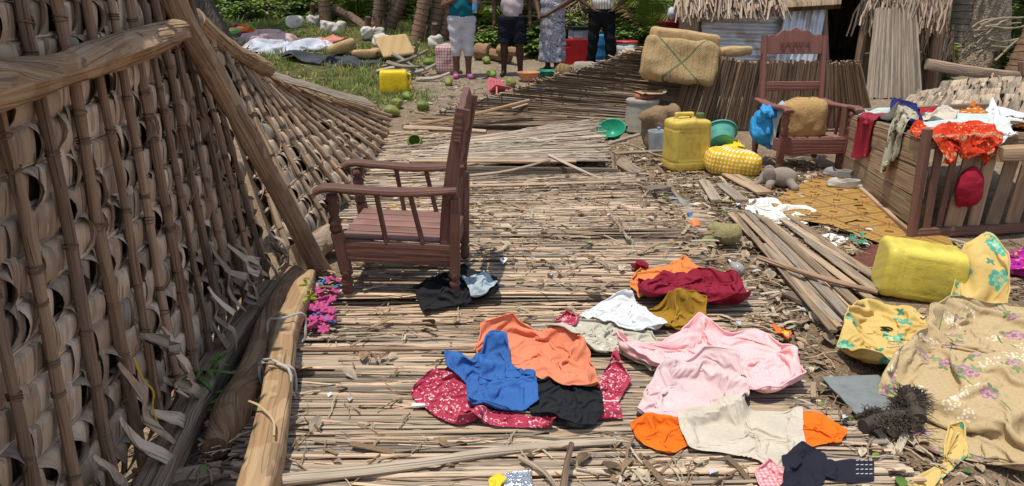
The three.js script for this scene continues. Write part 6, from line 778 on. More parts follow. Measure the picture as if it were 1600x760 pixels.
// ---------------------------------------------------------------- things lying about the yard
const sheetPolys = [];
{
  const nut = mat({ c: [0.15, 0.21, 0.035], map: mott, bump: mottB, rep: [3, 3], bs: 0.004, r: 0.45 }), nut2 = mat({ c: [0.22, 0.23, 0.06], map: mott, bump: mottB, rep: [3, 3], bs: 0.004, r: 0.5 }); const g = nets((p) => { const a = Math.atan2(p[2], p[0]); return ellip(p, [0, 0, 0], [0.085, 0.1, 0.085]) + 0.007 * Math.cos(a * 3) + 0.006 * (vn(p[0] * 20, p[1] * 20 + p[2] * 9, 4) - 0.5) - 0.012 * sstep(0.07, 0.1, p[1]); }, [-0.1, -0.12, -0.1], [0.1, 0.12, 0.1], 0.014);
  const q = rng(61); [[620, 162, 'beside the far yellow jerrican, under the leaf roof edge'], [636, 150, 'close to the foot of the far yellow jerrican'], [660, 166, 'lying alone on the bare yard before the far jerrican'], [612, 174, 'at the tip of the sunlit leaf roof'], [670, 98, 'in the grass by the branch pile'], [703, 98, 'in the grass before the checked bag'], [701, 128, 'by the end of the bare branch'], [768, 116, 'between the two people on the left of the basins'], [760, 94, 'in the grass behind the person in shorts'], [798, 130, 'at the feet of the person in shorts']].forEach(([x, y, w], i) => { const m = solo('green_coconut', 'green coconut ' + w, 'coconut', g, i % 3 ? nut : nut2, 'green coconuts scattered in the yard'); const s = 0.68 + 0.24 * q(); place(m, G(x, y, 0.07 * s), q() * 6, 1.2 + q(), q()); m.scale.setScalar(s); });
  { const o = solo('opened_coconut', 'opened green coconut shell lying behind the slatted armchair', 'coconut', lathe([[0, -0.085], [0.05, -0.07], [0.085, -0.01], [0.08, 0.04], [0.07, 0.05], [0.06, 0.045], [0.07, 0.0], [0.04, -0.05], [0, -0.06]], 20), nut); place(o, G(648, 222, 0.05), 0, 1.0, 0); o.scale.setScalar(0.85); }
  // cloth laid out to dry on the grass
  const far = (name, label, px, m, o) => (sheetPolys.push(px.map(([x, y]) => { const p = G(x, y, 0.03); return [p.x, p.z]; })), solo(name, label, 'cloth', crumple(px, { h: 0.05, n: 30, more: 1.2, amp: 0.1, freq: 3, steps: 50, splat: false, lift: 0.05, puff: 0.08, ...o }), m, 'bedding laid out on the grass'));
  far('pink_sheet', 'pale pink flowered sheet laid on the grass by the big trunk', [[352, 62], [400, 46], [440, 46], [470, 58], [440, 66], [380, 68]], fabric([0.62, 0.42, 0.4]), { seed: 81 }); far('white_sheet', 'white and lavender sheet laid on the grass before the pink one', [[365, 76], [400, 62], [450, 62], [505, 64], [512, 72], [460, 78], [410, 82]], fabric([0.55, 0.56, 0.64]), { seed: 82 }); far('black_cloth', 'black cloth bundle at the end of the white sheet', [[380, 74], [395, 66], [412, 70], [408, 80], [388, 82]], F.black, { seed: 83 }); far('white_cloth', 'bluish white cloth beside the foam slabs', [[462, 68], [510, 62], [530, 68], [512, 76], [470, 76]], fabric([0.6, 0.64, 0.72]), { seed: 84 }); far('red_cloth', 'pale red edged cloth behind the bluish white cloth', [[470, 60], [520, 54], [545, 60], [520, 64], [480, 64]], fabric([0.6, 0.25, 0.2]), { seed: 85 });
  far('black_netting', 'dark netting dragged over the grass', [[430, 88], [470, 80], [545, 86], [600, 96], [560, 102], [490, 98]], fabric([0.07, 0.075, 0.085]), { seed: 86, amp: 0.04 });
  const mt = ctex(256, 256, (g, w) => { const c = ['#3f9a3a', '#e09a4a', '#cf6a2a', '#7a2f5a', '#e3c27a', '#4aa050']; for (let i = 0; i < 6; i++) for (let k = 0; k < 4; k++) { g.fillStyle = c[(i * 5 + k * 3) % 6]; g.fillRect(k * 64, i * 43, 64, 43); } }); far('patchwork_mat', 'orange and green patchwork mat on the grass behind the big trunk', [[354, 48], [362, 36], [394, 36], [404, 48], [380, 52]], mat({ c: [1, 1, 1], map: mt, rep: [0.8, 0.8], r: 0.9 }), { seed: 87, amp: 0.04 });
  // foam slabs
  const slab = (label, px, py, w, h, d, ry, rz, rx = 0, lift = 0.1) => lump('foam_slab', label, 'foam', G(px, py, lift), [w / 2, h / 2, d / 2], Math.min(h, w, d) * 0.3, foamM, { ry, rz, rx, amp: 0.012, f: 4, cell: 0.025, group: 'tan foam slabs thrown on the grass' });
  slab('folded tan foam slab, upper half of the folded pair on the grass', 533, 72, 0.46, 0.13, 0.2, 0.2, 0.32, 0, 0.26); slab('folded tan foam slab, lower half of the folded pair on the grass', 533, 76, 0.48, 0.13, 0.22, 0.2, 0.26, 0, 0.1); slab('big tan foam sheet propped against the leaning palm trunk', 617, 72, 0.55, 0.05, 0.5, 0.5, 0.1, 0.6, 0.24); slab('rolled tan foam strip under the propped foam sheet', 570, 84, 0.42, 0.13, 0.16, 0.1, 0.02, 0, 0.08); slab('tan foam block beside the propped foam sheet', 636, 78, 0.25, 0.14, 0.2, -0.4, -0.15, 0, 0.08); slab('flat tan foam piece in front of the propped foam sheet', 600, 80, 0.45, 0.08, 0.24, -0.1, -0.05, 0, 0.1);
  // branch pile
  const br = tones(3, [0.36, 0.32, 0.27], 0.3, 0.1, { map: streak, bump: streakB, rep: [3, 1], bs: 0.004 }); [[[600, 104, 0.05], [640, 92, 0.25], [668, 78, 0.35]], [[628, 118, 0.06], [660, 110, 0.1], [697, 92, 0.16]], [[650, 124, 0.03], [680, 122, 0.05], [702, 114, 0.08]], [[640, 98, 0.1], [648, 84, 0.3], [654, 66, 0.5]], [[612, 84, 0.3], [640, 100, 0.15], [655, 112, 0.05]], [[590, 112, 0.05], [618, 106, 0.15], [640, 112, 0.06]], [[606, 98, 0.12], [630, 104, 0.2], [668, 104, 0.08]]].forEach((p, i) => solo('bare_branch', ['bare grey branch rising steeply out of the branch pile', 'long bare branch pointing to the green coconut', 'low bare branch along the bare yard edge', 'bare branch standing up in front of the foam', 'bare branch lying under the foam sheet', 'short bare branch next to the far jerrican', 'bare branch crossing the middle of the branch pile'][i], 'branch', stick(p.map(([x, y, h]) => G(x, y, h)), (t) => 0.035 * (1 - 0.5 * t), 7, { segs: 9, seed: i, lump: 0.2 }), br[i % 3], 'branches piled in the yard'));
  // checked bag, log sections
  const bagT = ctex(128, 128, (g, w) => { g.fillStyle = '#d9c9c6'; g.fillRect(0, 0, w, w); g.fillStyle = 'rgba(150,70,75,0.4)'; for (let i = 0; i < 8; i++) { g.fillRect(i * 16, 0, 8, w); g.fillRect(0, i * 16, w, 8); } }); lump('checked_bag', 'big pink checked laundry bag standing behind the person in teal', 'bag', G(698, 92, 0.2), [0.17, 0.21, 0.14], 0.07, mat({ c: [0.9, 0.9, 0.9], map: bagT, rep: [3, 3], r: 0.6 }), { amp: 0.04, f: 5, cell: 0.022 });
  const lg = (label, a, b, r, h) => solo('cut_log', label, 'log', stick([G(a[0], a[1], h), G(b[0], b[1], h)], r, 12, { segs: 6, seed: a[0] }), mat({ c: [0.34, 0.21, 0.12], map: wood, bump: streakB, rep: [3, 1], bs: 0.006 }), 'cut logs behind the people'); lg('pale thick cut log beside the person in teal', [744, 80], [764, 82], 0.13, 0.12); lg('reddish cut log lying between the two people on the grass', [765, 84], [796, 90], 0.09, 0.09); lg('thin cut log behind the person in shorts', [778, 78], [812, 82], 0.07, 0.2);
  // crate, boxes, drum and sacks behind the person in black trousers
  const cr = thing('plastic_crate', 'red plastic crate standing on end behind the person in black trousers', 'crate'), rm = plastic([0.55, 0.025, 0.03], 0.45); const c0 = G(900, 100, 0); part(cr, 'crate_body', (() => { const h = new THREE.Shape(); h.moveTo(-0.25, 0); h.lineTo(0.25, 0); h.lineTo(0.25, 0.36); h.lineTo(-0.25, 0.36); const hole = new THREE.Path(); hole.moveTo(-0.2, 0.25); hole.lineTo(-0.2, 0.31); hole.lineTo(-0.11, 0.31); hole.lineTo(-0.11, 0.25); h.holes.push(hole); return new THREE.ExtrudeGeometry(h, { depth: 0.03, bevelEnabled: true, bevelSize: 0.008, bevelThickness: 0.008 }); })(), rm); part(cr, 'crate_side', box(0.3, 0.36, 0.03, 3).translate(-0.24, 0.18, -0.17), rm); part(cr, 'crate_side', box(0.3, 0.36, 0.03, 4).translate(0.24, 0.18, -0.17), rm); part(cr, 'crate_floor', box(0.3, 0.03, 0.46, 5).translate(0, 0.018, -0.17), rm); part(cr, 'crate_back', box(0.03, 0.36, 0.46, 6).translate(0, 0.18, -0.31), rm); place(cr, c0, 0.25);
  const tv = thing('boxed_radio', 'grey boxed radio with black top standing on the red crate', 'radio'); part(tv, 'radio_case', box(0.26, 0.13, 0.34, 2).translate(0, 0.066, 0), plastic([0.45, 0.46, 0.5])); part(tv, 'dark_lid', box(0.3, 0.05, 0.4, 3).translate(0.01, 0.158, 0), plastic([0.02, 0.02, 0.022])); part(tv, 'front_panel', box(0.012, 0.09, 0.14, 4).translate(-0.08, 0.066, 0.136), plastic([0.6, 0.62, 0.66])); place(tv, c0.clone().add(V(0.08, 0.375, -0.14)), 0.2);
  const dr = thing('plastic_drum', 'blue plastic drum standing between the crate and the white pail', 'drum'); part(dr, 'drum_body', lathe([[0, 0], [0.16, 0], [0.17, 0.02], [0.17, 0.14], [0.178, 0.15], [0.17, 0.16], [0.17, 0.3], [0.178, 0.31], [0.17, 0.32], [0.168, 0.44], [0.15, 0.46], [0, 0.46]], 26), plastic([0.03, 0.2, 0.45], 0.4)); place(dr, G(938, 102, 0)); const pl = thing('pail', 'white banded pail with red lid next to the blue drum', 'pail'); part(pl, 'pail_body', lathe([[0, 0], [0.13, 0], [0.15, 0.1], [0.147, 0.11], [0.155, 0.2], [0.152, 0.21], [0.16, 0.32], [0, 0.32]], 24), plastic([0.55, 0.6, 0.62])); part(pl, 'pail_lid', lathe([[0, 0.32], [0.165, 0.32], [0.165, 0.35], [0, 0.352]], 24), plastic([0.5, 0.05, 0.05])); place(pl, G(978, 100, 0));
  const sk = (n, label, x, y, h, m, o) => lump(n, label, 'sack', G(x, y, h[1] * 0.8), h, h[1] * 0.6, m, { amp: 0.05, f: 6, cell: 0.022, ...o }); sk('grey_sack', 'grey brown sack slumped against the red crate', 918, 112, [0.22, 0.12, 0.12], fabric([0.33, 0.28, 0.22]), { rz: -0.15, seed: 2 }); sk('green_bag', 'green plastic bag under the grey brown sack', 900, 117, [0.13, 0.06, 0.1], plastic([0.08, 0.26, 0.16]), { seed: 3 }); sk('green_bag', 'second green plastic bag beside the trousers of the standing person', 934, 116, [0.12, 0.06, 0.1], plastic([0.08, 0.28, 0.2]), { seed: 4 }); sk('white_sack', 'whitish sack lying below the grey brown sack', 908, 124, [0.15, 0.07, 0.1], fabric([0.5, 0.4, 0.34]), { seed: 5 }); sk('straw_bundle', 'bundle of straw beside the green basin', 880, 116, [0.1, 0.13, 0.1], mat({ c: [0.32, 0.22, 0.09], map: streak, bump: streakB, rep: [4, 3], bs: 0.02 }), { seed: 6 }); sk('cream_sack', 'cream sack on the yard behind the blue drum', 988, 92, [0.18, 0.14, 0.12], fabric([0.55, 0.47, 0.34]), { seed: 7 });
  far('blue_bag', 'flattened bright blue plastic bag on the yard', [[808, 146], [820, 134], [858, 131], [866, 136], [840, 144]], mat({ c: [0.02, 0.06, 0.5], r: 0.4, bump: weaveB, rep: [2, 2], bs: 0.01 }), { seed: 88, amp: 0.08 });
  // toppled red plastic chair
  const ch = thing('plastic_chair', 'toppled pinkish red plastic chair lying before the orange basin', 'chair'), cm = plastic([0.6, 0.14, 0.17], 0.4); const bs = new THREE.Shape(); bs.moveTo(-0.2, 0); bs.lineTo(0.2, 0); bs.quadraticCurveTo(0.23, 0.36, 0.14, 0.4); bs.lineTo(-0.14, 0.4); bs.quadraticCurveTo(-0.23, 0.36, -0.2, 0); for (const x of [-0.12, -0.04, 0.04, 0.12]) { const h = new THREE.Path(); h.moveTo(x - 0.018, 0.08); h.lineTo(x - 0.018, 0.32); h.lineTo(x + 0.018, 0.32); h.lineTo(x + 0.018, 0.08); bs.holes.push(h); } part(ch, 'backrest', xf(new THREE.ExtrudeGeometry(bs, { depth: 0.012, bevelEnabled: true, bevelSize: 0.005, bevelThickness: 0.005 }), V(0, 0.4, -0.19), 0, -0.2), cm); part(ch, 'seat', box(0.4, 0.025, 0.42, 2, 0.01).translate(0, 0.4, 0), cm); for (const x of [-0.17, 0.17]) for (const z of [-0.16, 0.16]) part(ch, 'leg', beam(V(x * 1.15, 0, z * 1.2), V(x, 0.39, z), 0.04, 0.03, 3), cm); place(ch, G(782, 154, 0).add(V(0, -0.1, -0.12)), 0.55, -0.5, -0.25); ch.scale.setScalar(0.55);
  // trunk of clothes behind the burlap sack
  const tr = thing('clothes_chest', 'dark red chest heaped with clothes behind the burlap sack', 'chest'); part(tr, 'chest_box', box(0.4, 0.3, 0.62, 3).translate(0, 0.15, 0), plastic([0.14, 0.015, 0.025], 0.4)); part(tr, 'lid_edge', box(0.43, 0.03, 0.65, 4).translate(0, 0.315, 0), plastic([0.2, 0.02, 0.03], 0.4)); const tp = G(1062, 92, 0); tp.y += 0.25; place(tr, tp, 0.1); part(tr, 'stand', box(0.36, 0.26, 0.55, 6).translate(0, -0.13, 0), oldTimberM[1]); lump('clothes_bundle', 'pale clothes bundle on the dark red chest', 'clothes', tp.clone().add(V(0.02, 0.4, 0)), [0.24, 0.09, 0.16], 0.07, fabric([0.55, 0.58, 0.66]), { amp: 0.07, f: 8, rz: -0.15 }); solo('leaning_plank', 'dark plank leaning on the dark red chest', 'plank', board([tp.clone().add(V(-0.55, -0.2, 0.1)), tp.clone().add(V(-0.18, 0.33, 0.05))], 0.12, 0.02, { seed: 3 }), oldTimberM[0]);
  // planted stumps in white sacks
  const wm = fabric([0.62, 0.58, 0.5]), sm = mat({ c: [0.17, 0.1, 0.065], map: palmT, bump: palmB, rep: [2, 2], bs: 0.012 }); [[421, 34, 'at the edge of the flowered sheet'], [462, 42, 'and torn flaps, behind the laid out sheets'], [490, 38, 'beside the one with torn flaps'], [512, 50, 'behind the folded foam slabs'], [527, 52, 'close behind the folded foam slabs'], [576, 62, 'left of the leaning palm trunk'], [590, 60, 'at the foot of the leaning palm trunk'], [596, 72, 'touching the propped foam sheet'], [680, 74, 'between the upright palm trunks']].forEach(([x, y, w], i) => { const t = thing('planting_sack', 'dirty white planting sack with a stump ' + w, 'sack', 'planting sacks along the trees'); part(t, 'sack_cloth', nets((p) => Math.max(rbox(p, [0, 0.12, 0], [0.16, 0.15, 0.14], 0.1) + 0.12 * (fbm(p[0] * 8 + i, p[1] * 8 + p[2] * 6, i, 2) - 0.5), p[1] - 0.14 - 0.16 * vn(p[0] * 11 + i, p[2] * 11, i)), [-0.22, -0.02, -0.2], [0.22, 0.32, 0.2], 0.024), wm); if (i % 3 !== 1) part(t, 'stump', stick([V(0, 0.1, 0), V(0.02, 0.3, 0), V(0.05 * (i % 2 ? 1 : -1), 0.48, 0)], 0.06, 9, { segs: 6, lump: 0.2, seed: i }), sm); place(t, G(x, y, 0), i); t.scale.set(0.85, 0.8, 0.85); });
}

{ // odds and ends
  solo('bark_sheet', 'curled dark bark sheet lying along the top of the sunlit roof slope', 'bark sheet', board(spline([Z(424, 117, 5.5), Z(470, 130, 6.1), Z(525, 147, 7.0), Z(580, 160, 8.0)], 14), 0.2, 0.008, { seed: 4, worn: 0.012, ch: 0.002, up: V(0.5, 0.85, 0) }), mat({ c: [0.3, 0.24, 0.18], map: streak, bump: streakB, rep: [2, 0.6], bs: 0.01 }));
  solo('plastic_clip', 'small white plastic clip on the reed panel left of the blue shirt', 'clip', box(0.016, 0.012, 0.045, 3, 0.004).translate(0, 0.07, 0), plastic([0.75, 0.75, 0.72])).position.copy(G(655, 662, 0).setY(0));
  const tw = mat({ c: [0.62, 0.4, 0.05], r: 0.8 }), q = rng(12); for (const [x, y, h, w] of [[735, 322, 0.11, 'beside the slatted armchair'], [620, 322, 0.1, 'under the arm of the slatted armchair'], [128, 650, 0.3, 'hanging down the dark leaf wall']]) { const pts = []; let c = x < 200 ? V(-1.07, 0.42, -1.98) : G(x, y, h); for (let k = 0; k < 9; k++) { pts.push(c.clone()); c = c.clone().add(x < 200 ? V(0.02 * (q() - 0.5), -0.05, 0.05 * (q() - 0.6)) : V(0.05 * (q() - 0.5), 0.008 * (q() - 0.5), 0.05 * (q() - 0.5))); } solo('yellow_twine', 'loose yellow twine ' + w, 'twine', stick(pts, 0.003, 5, { segs: 40 }), tw); }
}
// ---------------------------------------------------------------- the hut with iron sheets, thatch and a rib door
{
  const hut = thing('palm_hut', 'low palm hut patched with rusty iron sheets, dark doorway and rib door panel', 'hut'), zf = 10.3, q = rng(91);
  const corr = (a, b, c, n, rib) => { const pos = [], uv = [], idx = [], nx = n * 6, ny = 8; for (let j = 0; j <= ny; j++) for (let i = 0; i <= nx; i++) { const u = i / nx, v = j / ny, p = a.clone().addScaledVector(b.clone().sub(a), u).addScaledVector(c.clone().sub(a), v), nn = b.clone().sub(a).cross(c.clone().sub(a)).normalize(); p.addScaledVector(nn, rib * Math.sin(u * n * 6.283) + 0.02 * (vn(u * 4, v * 4, 7) - 0.5)); pos.push(p.x, p.y, p.z); uv.push(u * a.distanceTo(b), v * a.distanceTo(c)); } for (let j = 0; j < ny; j++) for (let i = 0; i < nx; i++) { const k = j * (nx + 1) + i; idx.push(k, k + 1, k + nx + 1, k + 1, k + nx + 2, k + nx + 1); } return geoFrom(pos, uv, idx); };
  const ironT = dtex(256, 256, (u, v) => { const r = sstep(0.55, 0.75, 0.6 * vn(u * 6, v * 6, 81, 6, 6) + 0.4 * vn(u * 20, v * 14, 82, 20, 14)), k = 0.8 + 0.3 * vn(u * 30, v * 12, 83, 30, 12); return mix3([k * 0.62, k * 0.68, k * 0.76], [0.3, 0.22, 0.16], r * 0.55); }), iron = mat({ c: [1, 1, 1], map: ironT, rep: [1, 1], r: 0.38, m: 0.3 });
  part(hut, 'iron_sheet', corr(Z(1098, 92, zf), Z(1096, 8, zf - 0.1), Z(1235, 96, zf), 7, 0.016), iron, 'iron sheet with level ribs'); part(hut, 'iron_sheet', corr(Z(1212, 100, zf - 0.25), Z(1275, 102, zf - 0.3), Z(1240, -60, zf - 0.1), 6, 0.018), iron, 'iron sheet standing with upright ribs');
  part(hut, 'lintel_plank', board([Z(1236, 74, zf - 0.45), Z(1292, 64, zf - 0.5)], 0.05, 0.09, { seed: 4 }), timberM[4]);
  const dark = mat({ c: [0.3, 0.22, 0.15], map: streak, bump: streakB, rep: [2, 1], bs: 0.01, r: 0.95 }); const W = (a, b, h0, h1, t, s) => { const c = a.clone().lerp(b, 0.5), L = a.distanceTo(b); const g = new THREE.BoxGeometry(L, h1 - h0, t); g.rotateY(Math.atan2(-(b.z - a.z), b.x - a.x)); g.translate(c.x, (h0 + h1) / 2, c.z); return g; };
  const A = Z(1094, 60, zf + 0.12), B = Z(1478, 60, zf + 0.12); A.y = B.y = 0; const C = A.clone().add(V(0.2, 0, -2.8)), D = B.clone().add(V(0.2, 0, -2.8));
  part(hut, 'back_wall', W(C, D, 0.1, 2.3, 0.06), dark); part(hut, 'side_wall', W(A, C, 0.1, 2.2, 0.06), dark); part(hut, 'side_wall', W(B, D, 0.1, 2.2, 0.06), dark);
  // front stretches beside the doorway
  part(hut, 'front_wall', W(A, Z(1284, 60, zf + 0.12).setY(0), 0.1, 1.05, 0.05), dark); part(hut, 'front_wall', W(Z(1352, 60, zf + 0.12).setY(0), B, 0.1, 1.6, 0.05), dark);
  { const rf = []; const e0 = A.clone().add(V(-0.3, 1.0, 0.35)), e1 = Z(1290, 0, zf - 0.1); e1.y = 1.5; const roof = (a, b, c, d, th) => { const g = new THREE.BufferGeometry(); const P = [a, b, c, d]; const pos = [], idx = [0, 1, 2, 0, 2, 3, 4, 6, 5, 4, 7, 6, 0, 4, 5, 0, 5, 1, 1, 5, 6, 1, 6, 2, 2, 6, 7, 2, 7, 3, 3, 7, 4, 3, 4, 0], uv = []; for (const k of [0, th]) for (const p of P) { pos.push(p.x, p.y + k, p.z); uv.push(p.x, p.z); } return geoFrom(pos, uv, idx); };
    part(hut, 'roof', roof(A.clone().add(V(-0.25, 1.12, 0.45)), A.clone().lerp(B, 0.5).add(V(0, 1.22, 0.45)), C.clone().lerp(D, 0.5).add(V(0, 2.1, 0)), C.clone().add(V(-0.2, 1.9, 0)), 0.1), dark); part(hut, 'roof', roof(A.clone().lerp(B, 0.45).add(V(0, 1.62, 0.3)), B.clone().add(V(0.35, 1.5, 0.3)), D.clone().add(V(0.3, 2.4, -0.2)), C.clone().lerp(D, 0.4).add(V(0, 2.4, -0.2)), 0.1), dark); }
  const straw = (a, b, n, drop, out, name) => { const gs = []; for (let i = 0; i < n; i++) { const c = a.clone().lerp(b, q()).add(V((q() - 0.5) * 0.1, 0.1 * q(), -0.25 * q())), L = drop * (0.5 + 0.8 * q()), sx = (q() - 0.5) * 0.5 * L; gs.push(reedGeo(c, c.clone().add(V(sx, -L * 0.75, out * L)), 0.009 + 0.008 * q(), q, { bow: 0.03, segs: 3, sides: 4 })); } for (let k = 0; k < 3; k++) part(hut, name, merge(gs.filter((_, i) => i % 3 === k)), leafM[2 + k * 2]).userData.kind = 'stuff'; };
  straw(Z(1066, -2, zf - 0.35), Z(1222, -10, zf - 0.4), 520, 0.34, 0.35, 'eave_thatch'); straw(Z(1356, 6, zf - 0.2), Z(1488, 8, zf - 0.3), 420, 0.42, 0.1, 'eave_thatch'); straw(Z(1440, 60, zf - 0.05), Z(1490, 60, zf - 0.05), 120, 0.5, 0.05, 'eave_thatch');
  const post = (a, b, r) => part(hut, 'post', stick([Z(a[0], a[1], zf - 0.1), Z(b[0], b[1], zf - 0.05)], r, 8, { segs: 6, seed: a[0] }), poleM[3]); post([1342, 100], [1362, -20], 0.06); post([1452, 150], [1470, 20], 0.075); post([1290, 105], [1286, -20], 0.05);
  const door = part(hut, 'door_panel', stick([Z(1352, 84, zf - 0.28), Z(1400, 80, zf - 0.28), Z(1440, 82, zf - 0.28)], 0.012, 6, { segs: 6 }), tieM); for (let i = 0; i < 58; i++) { const t = i / 57, a = Z(lerp(1352, 1440, t) + 2 * q(), lerp(158, 152, q()), zf - 0.5), b = Z(lerp(1368, 1432, t), lerp(10, 16, q()), zf - 0.25); part(door, 'reed', reedGeo(a, b, 0.0125, q, { bow: 0.01, segs: 4, flat: 0.5 }), greyReedM[Math.floor(q() * 6)]); }
  // rail and heap of folded leaves right of the hut
  solo('log_rail', 'pale rough rail on posts beside the hut', 'rail', board([Z(1448, 100, 9.9), Z(1520, 112, 9.8), Z(1592, 121, 9.7)], 0.1, 0.13, { seed: 7, segs: 10, worn: 0.01, ch: 0.02 }), mat({ c: [0.42, 0.32, 0.22], map: wood, bump: streakB, rep: [3, 0.7], bs: 0.008 })); solo('rail_post', 'brown post carrying the end of the pale rail', 'post', stick([G(1597, 160, 0), Z(1600, 96, 9.7)], 0.06, 9, { segs: 5 }), poleM[2]);
  const lp = { step: 0.17, w: 0.07, n0: 0.006, lip: 0.05, bul: 0.03, lift: 0.05, pn: 0.05, pr: 0.016, leaf: tones(6, [0.45, 0.36, 0.27], 0.28, 0.1, { map: streak, bump: streakB, rep: [3, 2.2], bs: 0.003, r: 0.75 }), pole: litPoleM };
  roofSlope('palm_leaf_roof', 'crumpled low heap of folded palm leaves behind the laundry bed', curveAt([Z(1392, 172, 8.6), Z(1470, 172, 8.5), Z(1560, 174, 8.4), Z(1640, 178, 8.3)]), curveAt([Z(1440, 148, 9.1), Z(1500, 138, 9.1), Z(1570, 126, 9.1), Z(1650, 120, 9.1)]), { ...lp, seed: 35, poles: [0.3, 0.62] }); roofSlope('palm_leaf_roof', 'second heap of folded palm leaves leaning on the pale rail', curveAt([Z(1460, 150, 9.2), Z(1540, 146, 9.2), Z(1640, 150, 9.1)]), curveAt([Z(1476, 128, 9.55), Z(1550, 122, 9.55), Z(1650, 122, 9.5)]), { ...lp, seed: 36, poles: [0.5] });
}
// ---------------------------------------------------------------- trees, palms, bushes, grass, litter
const barkM = mat({ c: [0.2, 0.165, 0.13], map: palmT, bump: streakB, rep: [1.5, 0.8], bs: 0.03, r: 0.95 }), palmBark = mat({ c: [0.3, 0.19, 0.125], map: palmT, bump: palmB, rep: [2, 0.9], bs: 0.02, r: 0.9 }), palmBark2 = mat({ c: [0.22, 0.16, 0.115], map: palmT, bump: palmB, rep: [2, 0.9], bs: 0.02, r: 0.9 });
const leafGreen = [[0.17, 0.27, 0.04], [0.23, 0.34, 0.06], [0.12, 0.21, 0.035], [0.28, 0.36, 0.07]].map((c) => mat({ c, r: 0.5, tr: 0.3, spec: 0.4 }));
const frondGreen = [[0.14, 0.2, 0.035], [0.2, 0.25, 0.05], [0.09, 0.15, 0.03]].map((c) => mat({ c, r: 0.45, tr: 0.25 })), frondDry = mat({ c: [0.34, 0.25, 0.12], r: 0.8, tr: 0.2 });
function leafCloud(c, rad, n, size, q, shellPow = 0.5, clumps = 9) {   // leaf sized faces gathered in clumps through a crown
  const pos = [], uv = [], idx = [], cl = []; for (let i = 0; i < clumps; i++) { const a = q() * 6.28, b = Math.acos(2 * q() - 1), r = Math.pow(q(), 0.4) * 0.75; cl.push([Math.sin(b) * Math.cos(a) * r * rad.x, Math.cos(b) * r * rad.y, Math.sin(b) * Math.sin(a) * r * rad.z, 0.35 + 0.3 * q()]); }
  for (let i = 0; i < n; i++) { const k = cl[i % clumps], a = q() * 6.28, b = Math.acos(2 * q() - 1), r = Math.pow(q(), shellPow) * k[3]; const p = V(c.x + k[0] + Math.sin(b) * Math.cos(a) * r * rad.x, c.y + k[1] + Math.cos(b) * r * rad.y, c.z + k[2] + Math.sin(b) * Math.sin(a) * r * rad.z); const t = q() * 6.28, dn = (q() - 0.5) * 0.7, d = V(Math.cos(t), dn * 0.8, Math.sin(t)).normalize(), s = d.clone().cross(V((q() - 0.5) * 0.7, 1, (q() - 0.5) * 0.7)).normalize(), L = size * (0.6 + 0.8 * q()), w = L * 0.28; const o = pos.length / 3, m = p.clone().addScaledVector(d, L * 0.5), e = p.clone().addScaledVector(d, L), fold = V(0, -0.06 * L, 0); pos.push(p.x, p.y, p.z, m.x + s.x * w, m.y + s.y * w, m.z + s.z * w, e.x, e.y - 0.15 * L, e.z, m.x - s.x * w, m.y - s.y * w, m.z - s.z * w, m.x + fold.x, m.y + fold.y, m.z); uv.push(0, 0, 1, 0, 1, 1, 0, 1, 0.5, 0.5); idx.push(o, o + 1, o + 4, o + 1, o + 2, o + 4, o + 2, o + 3, o + 4, o + 3, o, o + 4); }
  return geoFrom(pos, uv, idx);
}
function frond(base, az, el, L, q, dense = 26, wid = 0.3, droop = 0.9) {   // arching midrib with two rows of drooping leaflets
  const pos = [], uv = [], idx = [], pts = []; for (let k = 0; k <= 10; k++) { const t = k / 10, e = el - droop * t * t * 1.3, r = L * t; pts.push(k ? pts[k - 1].clone().add(V(Math.cos(az) * Math.cos(e), Math.sin(e), Math.sin(az) * Math.cos(e)).multiplyScalar(L / 10)) : base.clone()); }
  const rib = stick(pts, (t) => 0.016 * (1 - 0.8 * t), 4, { lump: 0 }), cv = new THREE.CatmullRomCurve3(pts); for (let i = 0; i < dense; i++) for (const s of [-1, 1]) { const t = 0.12 + 0.88 * i / dense, p = cv.getPoint(t), tg = cv.getTangent(t), sd = tg.clone().cross(V(0, 1, 0)).normalize().multiplyScalar(s), l = wid * L * Math.sin(0.35 + 2.5 * t) * (0.8 + 0.4 * q()), d = sd.clone().multiplyScalar(0.85).addScaledVector(tg, 0.6).add(V(0, -0.15 - 0.35 * q(), 0)).normalize(), w = 0.011 * L + 0.006, m = p.clone().addScaledVector(d, l * 0.5).add(V(0, 0.02, 0)), e = p.clone().addScaledVector(d, l).add(V(0, -0.12 * l, 0)), o = pos.length / 3; pos.push(p.x, p.y, p.z, m.x + tg.x * w, m.y + tg.y * w, m.z + tg.z * w, e.x, e.y, e.z, m.x - tg.x * w, m.y - tg.y * w, m.z - tg.z * w); uv.push(0, 0, 1, 0, 1, 1, 0, 1); idx.push(o, o + 1, o + 2, o, o + 2, o + 3); }
  return merge([rib, geoFrom(pos, uv, idx)]);
}
function palm(label, base, top, r, crownM, seed, { n = 9, L = 2.2, m = palmBark, up = 4.2, group = 'slim palms behind the yard' } = {}) {   // top: where the trunk has got to at eye height
  const q = rng(seed), t = thing('palm_tree', label, 'palm tree', group), d = top.clone().sub(base).normalize(), pts = []; for (let k = 0; k <= 8; k++) pts.push(base.clone().addScaledVector(d, k / 8 * up).add(V(0.05 * Math.sin(k + seed), -0.1, 0)));
  part(t, 'trunk', stick(pts, (u) => r * (1.15 - 0.3 * u) * (1 + 0.06 * Math.sin(u * up * 55)), 10, { segs: 60, seed, lump: 0.06 }), m); const c = pts[8]; for (let k = 0; k < n; k++) part(t, 'frond', frond(c, k / n * 6.28 + q(), 0.7 * q(), L * (0.8 + 0.3 * q()), q), crownM[k % crownM.length]); return t;
}
